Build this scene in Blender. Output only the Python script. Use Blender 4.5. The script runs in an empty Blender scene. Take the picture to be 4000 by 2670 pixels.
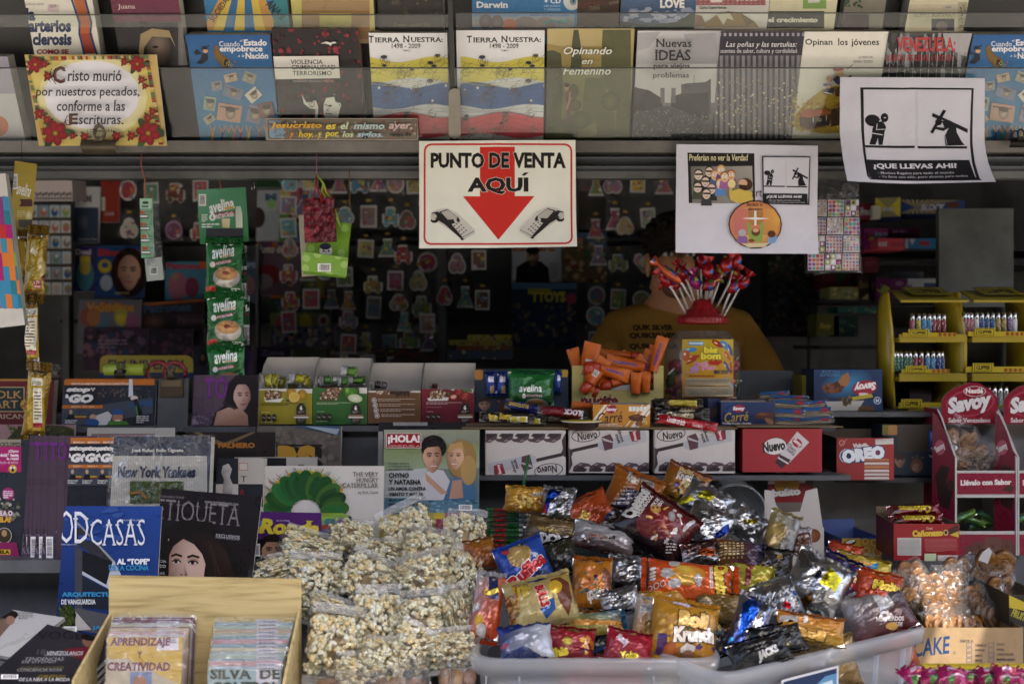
import bpy,math,random
from mathutils import Vector as V3,noise
from mathutils.geometry import tessellate_polygon
S=bpy.context.scene
R=math.radians
# camera,sky,sun,exposure
CY,CZ,F=-2.2,1.55,3971.0
cd=bpy.data.cameras.new('camera');cam=bpy.data.objects.new('camera',cd);S.collection.objects.link(cam)
cam.location=(0,CY,CZ);cam.rotation_euler=(R(90),0,0)
cd.sensor_width=36;cd.lens=36*F/4000;cd.clip_start=.05;cd.clip_end=500
cd.dof.use_dof=True;cd.dof.focus_distance=1.9;cd.dof.aperture_fstop=3.4
S.camera=cam
SUN_EL,SUN_AZ=56,27           # sun behind the photographer,over the right shoulder
w=bpy.data.worlds.new('World');S.world=w;w.use_nodes=True
wn=w.node_tree;sk=wn.nodes.new('ShaderNodeTexSky');sk.sky_type='NISHITA';sk.sun_disc=False
sk.sun_elevation=R(SUN_EL);sk.sun_rotation=R(180-SUN_AZ);sk.dust_density=4;sk.air_density=.75;sk.ozone_density=.6
bgn=wn.nodes['Background'];bgn.inputs[1].default_value=.15
wn.links.new(sk.outputs[0],bgn.inputs[0])
sd=V3((math.sin(R(SUN_AZ))*math.cos(R(SUN_EL)),-math.cos(R(SUN_AZ))*math.cos(R(SUN_EL)),math.sin(R(SUN_EL))))
sl=bpy.data.lights.new('sun','SUN');sl.energy=3;sl.angle=R(.5);sl.color=(1,.93,.82)
so=bpy.data.objects.new('sun',sl);S.collection.objects.link(so);so.rotation_euler=sd.to_track_quat('Z','Y').to_euler()
so.location=(2,-3,6)
S.view_settings.view_transform='Standard';S.view_settings.look='None'
S.cycles.transparent_max_bounces=32;S.cycles.max_bounces=10
S.view_settings.exposure=2.28;S.view_settings.gamma=1
rnd=random.Random(7)
# pixel reading helpers (photo px -> points at a given depth)
K,RX,RY=1/2.24,0,0
def reg(x,y,k=1/2.24):
 global K,RX,RY
 K,RX,RY=k,x,y
VK=4000/2349
def big(): reg(0,0,VK)
def sp(x,y): return RX+x*K,RY+y*K
def P(x,y,Y):
 a,b=sp(x,y);d=(Y-CY)/F
 return V3(((a-2000)*d,Y,CZ-(b-1335)*d))
_cc={};GAIN=1
def C(h):
 if not isinstance(h,str): return h
 if (h,GAIN) not in _cc:
  g=h if len(h)==6 else ''.join(q*2 for q in h)
  v=[int(g[i:i+2],16)/255 for i in (0,2,4)];y_=.3*v[0]+.59*v[1]+.11*v[2];v=[y_+(q-y_)*.9 for q in v]
  _cc[h,GAIN]=tuple(min(.82,GAIN*(q/12.92 if q<=.04045 else ((q+.055)/1.055)**2.4)) for q in v)
 return _cc[h,GAIN]
# materials
MT={}
def newmat(name):
 m=bpy.data.materials.new(name);m.use_nodes=True;MT[name]=m
 nt=m.node_tree;return m,nt,nt.nodes['Principled BSDF']
def pm(name,rough,metal=0,spec=.5,dirt=.12,bump=None,ds=9,rv=.0,coat=0):
 m,nt,b=newmat(name);N=nt.nodes.new;L=nt.links.new
 at=N('ShaderNodeAttribute');at.attribute_name='Col'
 tc=N('ShaderNodeTexCoord')
 nz=N('ShaderNodeTexNoise');nz.inputs['Scale'].default_value=ds;nz.inputs['Detail'].default_value=6
 nz.inputs['Roughness'].default_value=.65
 L(tc.outputs['Object'],nz.inputs['Vector'])
 mr=N('ShaderNodeMapRange');L(nz.outputs[0],mr.inputs[0])
 mr.inputs[1].default_value=.3;mr.inputs[2].default_value=.7
 mr.inputs[3].default_value=1-dirt;mr.inputs[4].default_value=1.0
 mx=N('ShaderNodeVectorMath');mx.operation='MULTIPLY'
 L(at.outputs['Color'],mx.inputs[0]);L(mr.outputs[0],mx.inputs[1]);L(mx.outputs[0],b.inputs['Base Color'])
 b.inputs['Roughness'].default_value=rough;b.inputs['Metallic'].default_value=metal
 b.inputs['Specular IOR Level'].default_value=spec;b.inputs['Coat Weight'].default_value=coat
 if rv:
  r2=N('ShaderNodeMapRange');L(nz.outputs[0],r2.inputs[0]);r2.inputs[1].default_value=.3;r2.inputs[2].default_value=.7
  r2.inputs[3].default_value=rough-rv;r2.inputs[4].default_value=rough+rv;L(r2.outputs[0],b.inputs['Roughness'])
 if bump:
  n2=N('ShaderNodeTexNoise');n2.inputs['Scale'].default_value=bump[0];n2.inputs['Detail'].default_value=3
  n2.inputs['Distortion'].default_value=.6
  L(tc.outputs['Object'],n2.inputs['Vector'])
  bp=N('ShaderNodeBump');bp.inputs['Strength'].default_value=bump[1];bp.inputs['Distance'].default_value=bump[2]
  L(n2.outputs[0],bp.inputs['Height']);L(bp.outputs[0],b.inputs['Normal'])
 return m
pm('paper',.62,spec=.3,dirt=.1)
pm('pages',.8,spec=.15,dirt=.3,ds=120)
pm('gloss',.3,spec=.24,dirt=.1,bump=(7,.12,.01),rv=.06)
pm('card',.48,spec=.35,dirt=.14,bump=(30,.1,.004),rv=.08)
pm('brown_card',.8,spec=.2,dirt=.3,ds=14,bump=(90,.25,.002))
pm('print_foil',.26,metal=.25,spec=.5,dirt=.1,bump=(22,.3,.012))
pm('silver_foil',.3,metal=1,dirt=.1,bump=(24,.35,.014))
pm('paint',.45,spec=.4,dirt=.5,ds=7,bump=(160,.12,.001),rv=.1)
pm('worn_metal',.42,metal=.55,dirt=.5,ds=7,bump=(120,.1,.001),rv=.1)
pm('chrome',.15,metal=1,dirt=.1)
pm('plastic',.32,spec=.5,dirt=.12)
pm('cloth',.9,spec=.1,dirt=.2,ds=20,bump=(500,.3,.001))
pm('skin',.5,spec=.35,dirt=.15,ds=25)
pm('hair',.7,spec=.2,dirt=.4,ds=120,bump=(160,.9,.01))
pm('food',.6,spec=.3,dirt=.3,ds=70,bump=(200,.4,.003))
pm('baked',.35,spec=.5,dirt=.5,ds=45,bump=(120,.5,.004))
pm('concrete',.85,spec=.2,dirt=.35,ds=3)
def clear(name,tint,haze,gl_rough,fres,hazecol=(.8,.8,.8),bump=None,tl=False):
 m,nt,b=newmat(name);nt.nodes.remove(b);N=nt.nodes.new;L=nt.links.new
 out=nt.nodes['Material Output']
 tr=N('ShaderNodeBsdfTransparent');tr.inputs[0].default_value=(*tint,1)
 df=N('ShaderNodeBsdfTranslucent' if tl==2 else 'ShaderNodeBsdfDiffuse');df.inputs[0].default_value=(*hazecol,1)
 gl=N('ShaderNodeBsdfGlossy');gl.inputs['Roughness'].default_value=gl_rough
 m1=N('ShaderNodeMixShader');m1.inputs[0].default_value=haze;L(tr.outputs[0],m1.inputs[1]);L(df.outputs[0],m1.inputs[2])
 if tl==1:
  ts=N('ShaderNodeBsdfTranslucent');ts.inputs[0].default_value=(*hazecol,1)
  m3=N('ShaderNodeMixShader');m3.inputs[0].default_value=.5;L(df.outputs[0],m3.inputs[1]);L(ts.outputs[0],m3.inputs[2])
  L(m3.outputs[0],m1.inputs[2])
 fr=N('ShaderNodeLayerWeight');fr.inputs[0].default_value=.5
 pw=N('ShaderNodeMath');pw.operation='POWER';L(fr.outputs['Facing'],pw.inputs[0]);pw.inputs[1].default_value=3.5
 ma=N('ShaderNodeMath');ma.operation='MULTIPLY_ADD';L(pw.outputs[0],ma.inputs[0]);ma.inputs[1].default_value=.6;ma.inputs[2].default_value=fres
 m2=N('ShaderNodeMixShader');L(ma.outputs[0],m2.inputs[0]);L(m1.outputs[0],m2.inputs[1]);L(gl.outputs[0],m2.inputs[2])
 if bump:
  tc=N('ShaderNodeTexCoord');n2=N('ShaderNodeTexNoise');n2.inputs['Scale'].default_value=bump[0];n2.inputs['Detail'].default_value=3
  n2.inputs['Distortion'].default_value=1.2
  L(tc.outputs['Object'],n2.inputs['Vector'])
  bp=N('ShaderNodeBump');bp.inputs['Strength'].default_value=bump[1];bp.inputs['Distance'].default_value=bump[2]
  L(n2.outputs[0],bp.inputs['Height']);L(bp.outputs[0],gl.inputs['Normal']);L(bp.outputs[0],fr.inputs['Normal'])
 L(m2.outputs[0],out.inputs[0])
clear('acrylic',(.94,.96,.94),.006,.04,.026)
clear('bag_film',(.98,.98,.97),.012,.08,.045,bump=(20,1,.03))
clear('seal_film',(.97,.97,.96),.3,.15,.08)
clear('cellophane',(.98,.98,.98),.03,.09,.055,bump=(26,1,.03))
clear('jar_plastic',(.9,.91,.9),.05,.06,.06)
clear('tub_plastic',(.88,.9,.92),.4,.2,.03,(.72,.75,.8),tl=1)
def woodcard():
 m,nt,b=newmat('wood_print');N=nt.nodes.new;L=nt.links.new
 tc=N('ShaderNodeTexCoord');mp=N('ShaderNodeMapping');mp.inputs['Scale'].default_value=(3,30,42);L(tc.outputs['Object'],mp.inputs[0])
 n1=N('ShaderNodeTexNoise');n1.inputs['Scale'].default_value=1.6;n1.inputs['Detail'].default_value=7;n1.inputs['Distortion'].default_value=1.4
 L(mp.outputs[0],n1.inputs['Vector'])
 cr=N('ShaderNodeValToRGB');L(n1.outputs[0],cr.inputs[0])
 for p_,c_ in ((.3,'8f7c4e'),(.46,'b39e68'),(.6,'bda974'),(.75,'a08c58')):
  e=cr.color_ramp.elements.new(p_);e.color=(*C(c_),1)
 cr.color_ramp.elements.remove(cr.color_ramp.elements[0]);cr.color_ramp.elements.remove(cr.color_ramp.elements[-1])
 L(cr.outputs[0],b.inputs['Base Color']);b.inputs['Roughness'].default_value=.5;b.inputs['Specular IOR Level'].default_value=.3
woodcard()
# mesh builder
PEND=[]
class MB:
 def __init__(s): s.v=[];s.f=[];s.c=[];s.m=[];s.n=[];s.sm=[];s.ms=[]
 def mi(s,m):
  if m not in s.ms: s.ms.append(m)
  return s.ms.index(m)
 def add(s,idx,col,mat,sm=False,nrm=None):
  s.f.append(idx);s.c.append(col);s.m.append(s.mi(mat));s.sm.append(sm);s.n.append(nrm)
 def poly(s,pts,col,mat,nrm=None):
  k=len(s.v);s.v.extend(pts);s.add(tuple(range(k,k+len(pts))),col,mat,nrm is not None,nrm)
 def grid(s,rows,col,mat,cu=False,sm=True,cap=False):       # rows of points;cu closes each row
  k=len(s.v);n=len(rows[0])
  for r in rows: s.v.extend(r)
  for j in range(len(rows)-1):
   for i in range(n if cu else n-1):
    i2=(i+1) % n
    c=col(j,i) if callable(col) else col
    s.add((k+j*n+i,k+j*n+i2,k+(j+1)*n+i2,k+(j+1)*n+i),c,mat,sm)
  if cap:
   c=col(0,0) if callable(col) else col
   s.add(tuple(k+i for i in range(n))[::-1],c,mat);s.add(tuple(k+(len(rows)-1)*n+i for i in range(n)),c,mat)
 def hexa(s,p,col,mat,skip=()):      # 8 points: bottom ring (4,ccw from above) then top ring
  for q,nm in (((0,3,2,1),'bottom'),((4,5,6,7),'top'),((0,1,5,4),'front'),((1,2,6,5),'right'),((2,3,7,6),'back'),((3,0,4,7),'left')):
   if nm in skip: continue
   c=col.get(nm,col['*']) if isinstance(col,dict) else col
   s.poly([p[i] for i in q],C(c),mat)
 def box(s,x0,x1,y0,y1,z0,z1,col,mat,skip=()):
  s.hexa([V3(q) for q in ((x0,y0,z0),(x1,y0,z0),(x1,y1,z0),(x0,y1,z0),(x0,y0,z1),(x1,y0,z1),(x1,y1,z1),(x0,y1,z1))],col,mat,skip)
 def obox(s,o,U,V,N,a0,a1,b0,b1,c0,c1,col,mat,skip=()):   # oriented box: U right,V up,N toward viewer
  f=lambda a,b,c: o+U*a+V*b+N*c
  s.hexa([f(a0,b0,c1),f(a1,b0,c1),f(a1,b0,c0),f(a0,b0,c0),f(a0,b1,c1),f(a1,b1,c1),f(a1,b1,c0),f(a0,b1,c0)],col,mat,skip)
 def tube(s,pts,r,col,mat,n=8,cap=True):
  rows=[];pts=[V3(p) for p in pts]
  for i,p in enumerate(pts):
   d=(pts[min(i+1,len(pts)-1)]-pts[max(i-1,0)]).normalized()
   a=d.cross(V3((0,0,1)) if abs(d.z)<.9 else V3((1,0,0))).normalized();b=d.cross(a)
   rr=r[i] if isinstance(r,(list,tuple)) else r
   rows.append([p+(a*math.cos(t*2*math.pi/n)+b*math.sin(t*2*math.pi/n))*rr for t in range(n)])
  s.grid(rows,C(col),mat,True,True,cap)
 def lathe(s,c,prof,col,mat,n=20,cap=False,ax=V3((0,0,1)),sx=1):
  a=ax.cross(V3((0,1,0)) if abs(ax.y)<.9 else V3((1,0,0))).normalized();b=ax.cross(a)
  rows=[[c+ax*z+(a*math.cos(t*2*math.pi/n)*sx+b*math.sin(t*2*math.pi/n))*r for t in range(n)] for r,z in prof]
  s.grid(rows,(lambda j,i: C(col[j])) if isinstance(col,list) else C(col),mat,True,True,cap)
 def blob(s,c,rx,ry,rz,col,mat,n=10,m=6,amp=0,sd=0):
  rows=[]
  for j in range(m+1):
   th=math.pi*j/m;r_=[]
   for i in range(n):
    ph=2*math.pi*i/n;d=V3((math.sin(th)*math.cos(ph),math.sin(th)*math.sin(ph),math.cos(th)))
    k=1+amp*noise.noise(d*1.7+V3((sd,sd*.7,3)))
    r_.append(c+V3((d.x*rx*k,d.y*ry*k,d.z*rz*k)))
   rows.append(r_)
  s.grid(rows[::-1],C(col),mat,True,True)
 def build(s,name,parent=None,loc=V3((0,0,0))):
  me=bpy.data.meshes.new(name);me.from_pydata([p-loc for p in s.v],[],s.f)
  ca=me.color_attributes.new('Col','FLOAT_COLOR','CORNER')
  buf=[]
  for f,c in zip(s.f,s.c):
   if isinstance(c,list): [buf.extend((*q,1)) for q in c]
   else: buf.extend((*C(c),1)*len(f))
  ca.data.foreach_set('color',buf)
  for m in s.ms: me.materials.append(MT[m])
  me.polygons.foreach_set('material_index',s.m);me.polygons.foreach_set('use_smooth',s.sm)
  if any(n is not None for n in s.n):
   me.update();ln=[]
   for p,n in zip(me.polygons,s.n):
    ln.extend([tuple(q) for q in n] if n is not None else ([(0,0,0)]*p.loop_total if p.use_smooth else [tuple(p.normal)]*p.loop_total))
   me.normals_split_custom_set(ln)
  o=bpy.data.objects.new(name,me);S.collection.objects.link(o)
  if parent: o.parent=parent
  else: o.location=loc
  return o
def part(name,parent,label=None):                      # a mesh part whose builder is linked at the end
 mb=MB();PEND.append((mb,name,parent,label));return mb
def flush():
 for mb,name,parent,label in PEND:
  if not mb.f: continue
  r=parent;base=V3(r.location)
  while r.parent: r=r.parent;base+=r.location
  o=mb.build(name,parent,base)
  if label: o['label']=label
  if getattr(mb,'stuff',0): o['kind']='stuff'
  if getattr(mb,'hook',None): mb.hook(o)
 PEND.clear()
def tag(o,label,cat,group=None):
 o['label']=label;o['category']=cat
 if group: o['group']=group
 return o
def thing(name,label,cat,loc,group=None):
 o=bpy.data.objects.new(name,None);o.empty_display_size=.03;S.collection.objects.link(o);o.location=loc
 return tag(o,label,cat,group)
def struct(name,mb):
 o=mb.build(name);o['kind']='structure';return o
def dup(root,loc,rot,label=None):
 r=root.copy();S.collection.objects.link(r);r.location=loc;r.rotation_euler=rot
 if label: r['label']=label
 for ch in root.children:
  c=ch.copy();S.collection.objects.link(c);c.parent=r
  for g in ch.children:
   d=g.copy();S.collection.objects.link(d);d.parent=c
 return r
# lettering
_g={}
def glyph(txt,b,i,s):
 k=(txt,b,i,s)
 if k in _g: return _g[k]
 cu=bpy.data.curves.new('t','FONT');cu.body=txt;cu.size=1;cu.offset=b;cu.resolution_u=2;cu.fill_mode='FRONT'
 ob=bpy.data.objects.new('t',cu);me=ob.to_mesh()
 vs=[(v.co.x,v.co.y) for v in me.vertices];fs=[tuple(p.vertices) for p in me.polygons]
 if s:
  cap=max(y for x,y in vs) if vs else 1
  tops=sorted({.0,round(.729,3),.547})
  ed={}
  for f in fs:
   for a,c in zip(f,f[1:]+f[:1]):
    e=(min(a,c),max(a,c));ed[e]=ed.get(e,0)+1
  bd=[e for e,n in ed.items() if n==1]
  for base,dr in ((0,1),(.729,-1),(.547,-1)):
   y=base+dr*.035;xs=[]
   for a,c in bd:
    (x1,y1),(x2,y2)=vs[a],vs[c]
    if (y1>y)!=(y2>y): xs.append(x1+(x2-x1)*(y-y1)/(y2-y1))
   xs.sort()
   for q in range(0,len(xs)-1,2):
    wd=xs[q+1]-xs[q]
    if .03<wd<.2:
     n=len(vs);e=.055
     vs+=[(xs[q]-e,base),(xs[q+1]+e,base),(xs[q+1]+e,base+dr*.04),(xs[q]-e,base+dr*.04)]
     fs.append((n,n+1,n+2,n+3) if dr>0 else (n+3,n+2,n+1,n))
 if i: vs=[(x+y*i,y) for x,y in vs]
 ob.to_mesh_clear();bpy.data.objects.remove(ob);bpy.data.curves.remove(cu)
 if not vs: vs=[(0,0),(1,1)]
 bb=(min(v[0] for v in vs),min(v[1] for v in vs),max(v[0] for v in vs),max(v[1] for v in vs))
 _g[k]=(vs,fs,bb);return _g[k]
# printed panel
def clip(poly,ax,lim,sg):
 out=[];n=len(poly)
 for i in range(n):
  a,b=poly[i],poly[(i+1) % n]
  da,db=(a[ax]-lim)*sg,(b[ax]-lim)*sg
  if da>=0: out.append(a)
  if (da>=0)!=(db>=0) and da!=db:
   t=da/(da-db);out.append(tuple(p+(q-p)*t for p,q in zip(a,b)))
 return out
class Pan:
 def __init__(s,mb,o,U,V,W,H,mat,shape=None,n=(14,14)):
  s.mb,s.o,s.U,s.V,s.W,s.H,s.mat,s.shape,s.n=mb,o,U,V,W,H,mat,shape,n
  s.N=U.cross(V).normalized();s.k=0;s.win=None
 def window(s,x0,y0,x1,y1): s.win=(x0,y0,x1,y1);return s
 def uv(s,x,y):
  if s.win:
   x0,y0,x1,y1=s.win;return ((x-x0)/(x1-x0)*s.W,(y1-y)/(y1-y0)*s.H)
  d=P(x,y,CY+1)-V3((0,CY,CZ));c=V3((0,CY,CZ))
  t=(s.o-c).dot(s.N)/d.dot(s.N);p=c+d*t-s.o
  return (p.dot(s.U),p.dot(s.V))
 def emit(s,poly,mat):                 # poly: list of (a,b,r,g,b) convex
  for ax,lim,sg in ((0,0,1),(0,s.W,-1),(1,0,1),(1,s.H,-1)):
   poly=clip(poly,ax,lim,sg)
   if len(poly)<3: return
  e=s.k*4e-5
  if not s.shape:
   s.mb.poly([s.o+s.U*q[0]+s.V*q[1]+s.N*e for q in poly],[q[2:5] for q in poly],mat);return
  nx,ny=s.n;cw,ch=s.W/nx,s.H/ny;L=s.lattice()
  i0=max(0,int(min(q[0] for q in poly)/cw));i1=min(nx-1,int(max(q[0] for q in poly)/cw))
  for i in range(i0,i1+1):
   pa=clip(clip(poly,0,i*cw,1),0,(i+1)*cw,-1)
   if len(pa)<3: continue
   j0=max(0,int(min(q[1] for q in pa)/ch));j1=min(ny-1,int(max(q[1] for q in pa)/ch))
   for j in range(j0,j1+1):
    pb=clip(clip(pa,1,j*ch,1),1,(j+1)*ch,-1)
    if len(pb)<3: continue
    pb=[((q[0]/cw-i)-(q[1]/ch-j),*q) for q in pb]
    for sg in (1,-1):                       # the two triangles of the cell
     pc=clip(pb,0,0,sg)
     if len(pc)<3: continue
     A,D,B=L[i][j],L[i+1][j+1],L[i+1][j] if sg>0 else L[i][j+1]
     pts,ns=[],[]
     for q in pc:
      x,y=q[1]/cw-i,q[2]/ch-j
      wa,wb,wd=(1-x,x-y,y) if sg>0 else (1-y,y-x,x)
      n=A[1]*wa+B[1]*wb+D[1]*wd;pts.append(A[0]*wa+B[0]*wb+D[0]*wd+n*e);ns.append(n)
     s.mb.poly(pts,[q[3:6] for q in pc],mat,ns)
 def lattice(s):
  if getattr(s,'L',None) is None:
   s.L=[[s.surf(s.W*i/s.n[0],s.H*j/s.n[1]) for j in range(s.n[1]+1)] for i in range(s.n[0]+1)]
  return s.L
 def surf(s,a,b):
  d=.001;f=s.shape
  def at(a,b):
   x,y,z=f(a/s.W*2-1,b/s.H*2-1);return s.o+s.U*(s.W*(x+1)/2)+s.V*(s.H*(y+1)/2)+s.N*z
  p=at(a,b);n=(at(a+d,b)-at(a-d,b)).cross(at(a,b+d)-at(a,b-d)).normalized()
  return p,n
 def p(s,pts,col,mat=None):           # filled polygon,any outline
  s.k+=1;col=C(col) if not isinstance(col,list) else col
  q=[s.uv(*t) for t in pts]
  ar=sum(a[0]*b[1]-b[0]*a[1] for a,b in zip(q,q[1:]+q[:1]))
  if ar<0:
   q=q[::-1]
   if isinstance(col,list): col=col[::-1]
  cc=[C(x) for x in col] if isinstance(col,list) else [col]*len(q)
  v=[(a,b,*c) for (a,b),c in zip(q,cc)]
  if len(q)<=4 or all(((q[i-1][0]-q[i-2][0])*(q[i][1]-q[i-1][1])-(q[i-1][1]-q[i-2][1])*(q[i][0]-q[i-1][0]))>=-1e-12 for i in range(len(q))): s.emit(v,mat or s.mat)
  else:
   for t in tessellate_polygon([[V3((a,b,0)) for a,b in q]]):
    t=[v[i] for i in t]
    if (t[1][0]-t[0][0])*(t[2][1]-t[0][1])-(t[1][1]-t[0][1])*(t[2][0]-t[0][0])<0: t=t[::-1]
    s.emit(t,mat or s.mat)
  return s
 def fill(s,col,mat=None):
  s.k+=1;c=[C(x) for x in (col if isinstance(col,(list,tuple)) and not isinstance(col[0],float) else [col]*4)]
  s.emit([(0,0,*c[0]),(s.W,0,*c[1]),(s.W,s.H,*c[2]),(0,s.H,*c[3])],mat or s.mat);return s   # BL BR TR TL
 def r(s,x0,y0,x1,y1,col,mat=None,rot=0):
  pts=[(x0,y0),(x1,y0),(x1,y1),(x0,y1)]
  if rot: pts=rotp(pts,(x0+x1)/2,(y0+y1)/2,rot)
  return s.p(pts,[col]*4 if not isinstance(col,list) else col,mat)
 def rr(s,x0,y0,x1,y1,rad,col,mat=None,rot=0):
  pts=[]
  for cx,cy,a0 in ((x1-rad,y0+rad,-90),(x1-rad,y1-rad,0),(x0+rad,y1-rad,90),(x0+rad,y0+rad,180)):
   pts+=[(cx+rad*math.cos(R(a0+t)),cy+rad*math.sin(R(a0+t))) for t in (0,30,60,90)]
  return s.p(rotp(pts,(x0+x1)/2,(y0+y1)/2,rot),col,mat)
 def e(s,cx,cy,rx,ry,col,edge=None,rot=0,n=18,a0=0,a1=360,mat=None):
  pts=rotp([(cx+rx*math.cos(R(a0+(a1-a0)*t/n)),cy+ry*math.sin(R(a0+(a1-a0)*t/n))) for t in range(n+(a1-a0<360))],cx,cy,rot)
  if edge is None: return s.p(pts,col,mat)
  s.k+=1;c0,c1=C(col),C(edge);m=s.uv(cx,cy)
  q=[s.uv(*t) for t in pts]
  for a,b in zip(q,q[1:]+q[:1]):
   t=[(*m,*c0),(*b,*c1),(*a,*c1)]
   if (t[1][0]-t[0][0])*(t[2][1]-t[0][1])-(t[1][1]-t[0][1])*(t[2][0]-t[0][0])<0: t=t[::-1]
   s.emit(t,mat or s.mat)
  return s
 def ring(s,cx,cy,rx,ry,wd,col,inner,rot=0,n=22):
  s.e(cx,cy,rx,ry,col,rot=rot,n=n);return s.e(cx,cy,rx-wd,ry-wd,inner,rot=rot,n=n)
 def l(s,pts,wd,col,mat=None):       # stroke
  s.k+=1;c=C(col)
  for (x0,y0),(x1,y1) in zip(pts,pts[1:]):
   d=math.hypot(x1-x0,y1-y0) or 1;nx,ny=-(y1-y0)/d*wd/2,(x1-x0)/d*wd/2;ex,ey=(x1-x0)/d*wd*.3,(y1-y0)/d*wd*.3
   q=[s.uv(*t) for t in ((x0-ex+nx,y0-ey+ny),(x1+ex+nx,y1+ey+ny),(x1+ex-nx,y1+ey-ny),(x0-ex-nx,y0-ey-ny))]
   ar=sum(a[0]*b[1]-b[0]*a[1] for a,b in zip(q,q[1:]+q[:1]))
   s.emit([(*t,*c) for t in (q if ar>0 else q[::-1])],mat or s.mat)
  return s
 def t(s,txt,x0,y0,x1,y1,col,b=.0,i=0,sf=0,o=None,ow=.05,rot=0,mat=None,arc=0):   # lettering fitted to a box
  b=b if b<=.05 else .05+(b-.05)*.3;ow *= .62
  vs,fs,bb=glyph(txt,b,i,sf)
  cx,cy=(x0+x1)/2,(y0+y1)/2;c=C(col)
  def mp(v):
   fx=(v[0]-bb[0])/(bb[2]-bb[0]);fy=(v[1]-bb[1])/(bb[3]-bb[1])
   x,y=x0+fx*(x1-x0),y1-fy*(y1-y0)
   if arc: y+=arc*(2*fx-1)**2
   return x,y
  if o:
   s.k+=1;oc=C(o);vo,fo,_=glyph(txt,b+ow,i,sf);q=[s.uv(*z) for z in rotp([mp(v) for v in vo],cx,cy,rot)];s._tri(q,fo,oc,mat)
  s.k+=1;q=[s.uv(*z) for z in rotp([mp(v) for v in vs],cx,cy,rot)];s._tri(q,fs,c,mat)
  return s
 def _tri(s,q,fs,c,mat):
  for f in fs:
   z=[(*q[i],*c) for i in f]
   if (z[1][0]-z[0][0])*(z[2][1]-z[0][1])-(z[1][1]-z[0][1])*(z[2][0]-z[0][0])<0: z=z[::-1]
   s.emit(z,mat or s.mat)
 def spk(s,n,x0,y0,x1,y1,cols,r0,r1,sd=1,asp=1):          # irregular printed flecks
  g=random.Random(sd)
  for _ in range(n):
   x,y,r_=g.uniform(x0,x1),g.uniform(y0,y1),g.uniform(r0,r1);a=g.uniform(0,6)
   s.p([(x+r_*g.uniform(.5,1.2)*math.cos(a+t),y+r_*asp*g.uniform(.5,1.2)*math.sin(a+t)) for t in (0,1.2,2.5,3.8,5)],g.choice(cols))
  return s
 def lines(s,x0,y0,x1,y1,n,col,th=.35,sd=0):           # rows of fine print too small to read
  g=random.Random(sd+int(x0));st=(y1-y0)/n
  for j in range(n):
   x=x0;xe=x1 if j<n-1 else x0+(x1-x0)*.6
   while x<xe:
    w_=min(st*g.uniform(.8,2.6),xe-x);s.r(x,y0+j*st,x+w_,y0+j*st+st*th,col);x+=w_+st*.35
  return s
 def bars(s,x0,y0,x1,y1,ver=True,pad=.12,bg='f0f0ec'):             # bar code
  s.r(x0,y0,x1,y1,bg);g=random.Random(int(x0*7+y0));t=pad
  while t<1-pad:
   w_=g.uniform(.012,.035)
   if ver: s.r(x0+(x1-x0)*t,y0+(y1-y0)*.12,x0+(x1-x0)*(t+w_),y0+(y1-y0)*.85,'181818')
   else: s.r(x0+(x1-x0)*.12,y0+(y1-y0)*t,x0+(x1-x0)*.85,y0+(y1-y0)*(t+w_),'181818')
   t+=w_+g.uniform(.015,.04)
  return s
 def face(s,x,y,w_,h,skin='c09070',hair='2a1c16',dark='8a5c44',turn=0,lips='9a4848',rot=0,beard=None,brow=None):
  T=lambda dx,dy: rotp([(x+dx*w_,y+dy*h)],x,y,rot)[0]
  mix=lambda a,b,t: tuple(p+(q-p)*t for p,q in zip(C(a),C(b)))
  def E(dx,dy,rx,ry,c,c2=None,rr=0): s.e(*T(dx,dy),rx*w_,ry*h,c,c2,rot=rot+rr)
  out=[(math.sin(a)*(.5-.10*max(0,-math.cos(a))**2-.06*(math.cos(a)<-.4)),-math.cos(a)*.53) for a in (i*math.pi/14 for i in range(28))]
  cs=[mix(dark,skin,.62-.55*math.sin(a)*(1 if turn>=0 else -1)-.2*max(0,-math.cos(a))) for a in (i*math.pi/14 for i in range(28))]
  s.k+=1;c0=s.uv(*T(-.06*(1 if turn>=0 else -1),-.02));q=[s.uv(*T(*p_)) for p_ in out];cl=mix(skin,'ffffff',.06)
  for i in range(28):
   j=(i+1) % 28;t=[(*c0,*cl),(*q[j],*cs[j]),(*q[i],*cs[i])]
   if (t[1][0]-t[0][0])*(t[2][1]-t[0][1])-(t[1][1]-t[0][1])*(t[2][0]-t[0][0])<0: t=t[::-1]
   s.emit(t,s.mat)
  if beard: s.p([T(-.42,.05),T(-.36,.36),T(-.12,.53),T(.12,.53),T(.36,.36),T(.42,.05),T(.24,.2),T(0,.17),T(-.24,.2)],beard)
  dk=mix(dark,'100808',.35)
  for sx in (-1,1):
   ex=sx*.2+turn*.14;k=1-.25*(sx*turn>0)*abs(turn)*2
   E(ex,-.075,.14*k,.07,mix(dark,skin,.2),mix(dark,skin,.75));E(ex,-.05,.09*k,.026,'b8aca4');E(ex+turn*.03,-.052,.045,.03,'1c100c')
   s.l([T(ex-.11*k,-.05),T(ex-.03,-.083),T(ex+.05*k,-.08),T(ex+.12*k,-.05)],w_*.034,'140c0a')
   s.l([T(ex-.13*k,-.135),T(ex-.02,-.168),T(ex+.13*k,-.145)],w_*.055,brow or hair)
  s.p([T(turn*.16-.01,-.06),T(turn*.16+.05,.08),T(turn*.16+.1,.15),T(turn*.16-.01,.16)],[C(skin),mix(dark,skin,.3),C(dark),mix(dark,skin,.6)])
  E(turn*.16-.05,.155,.03,.015,dk,dark);E(turn*.16+.06,.155,.03,.015,dk,dark)
  E(turn*.14,.37,.13,.03,mix(dark,skin,.2),mix(dark,skin,.8))
  lx=turn*.14
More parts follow.
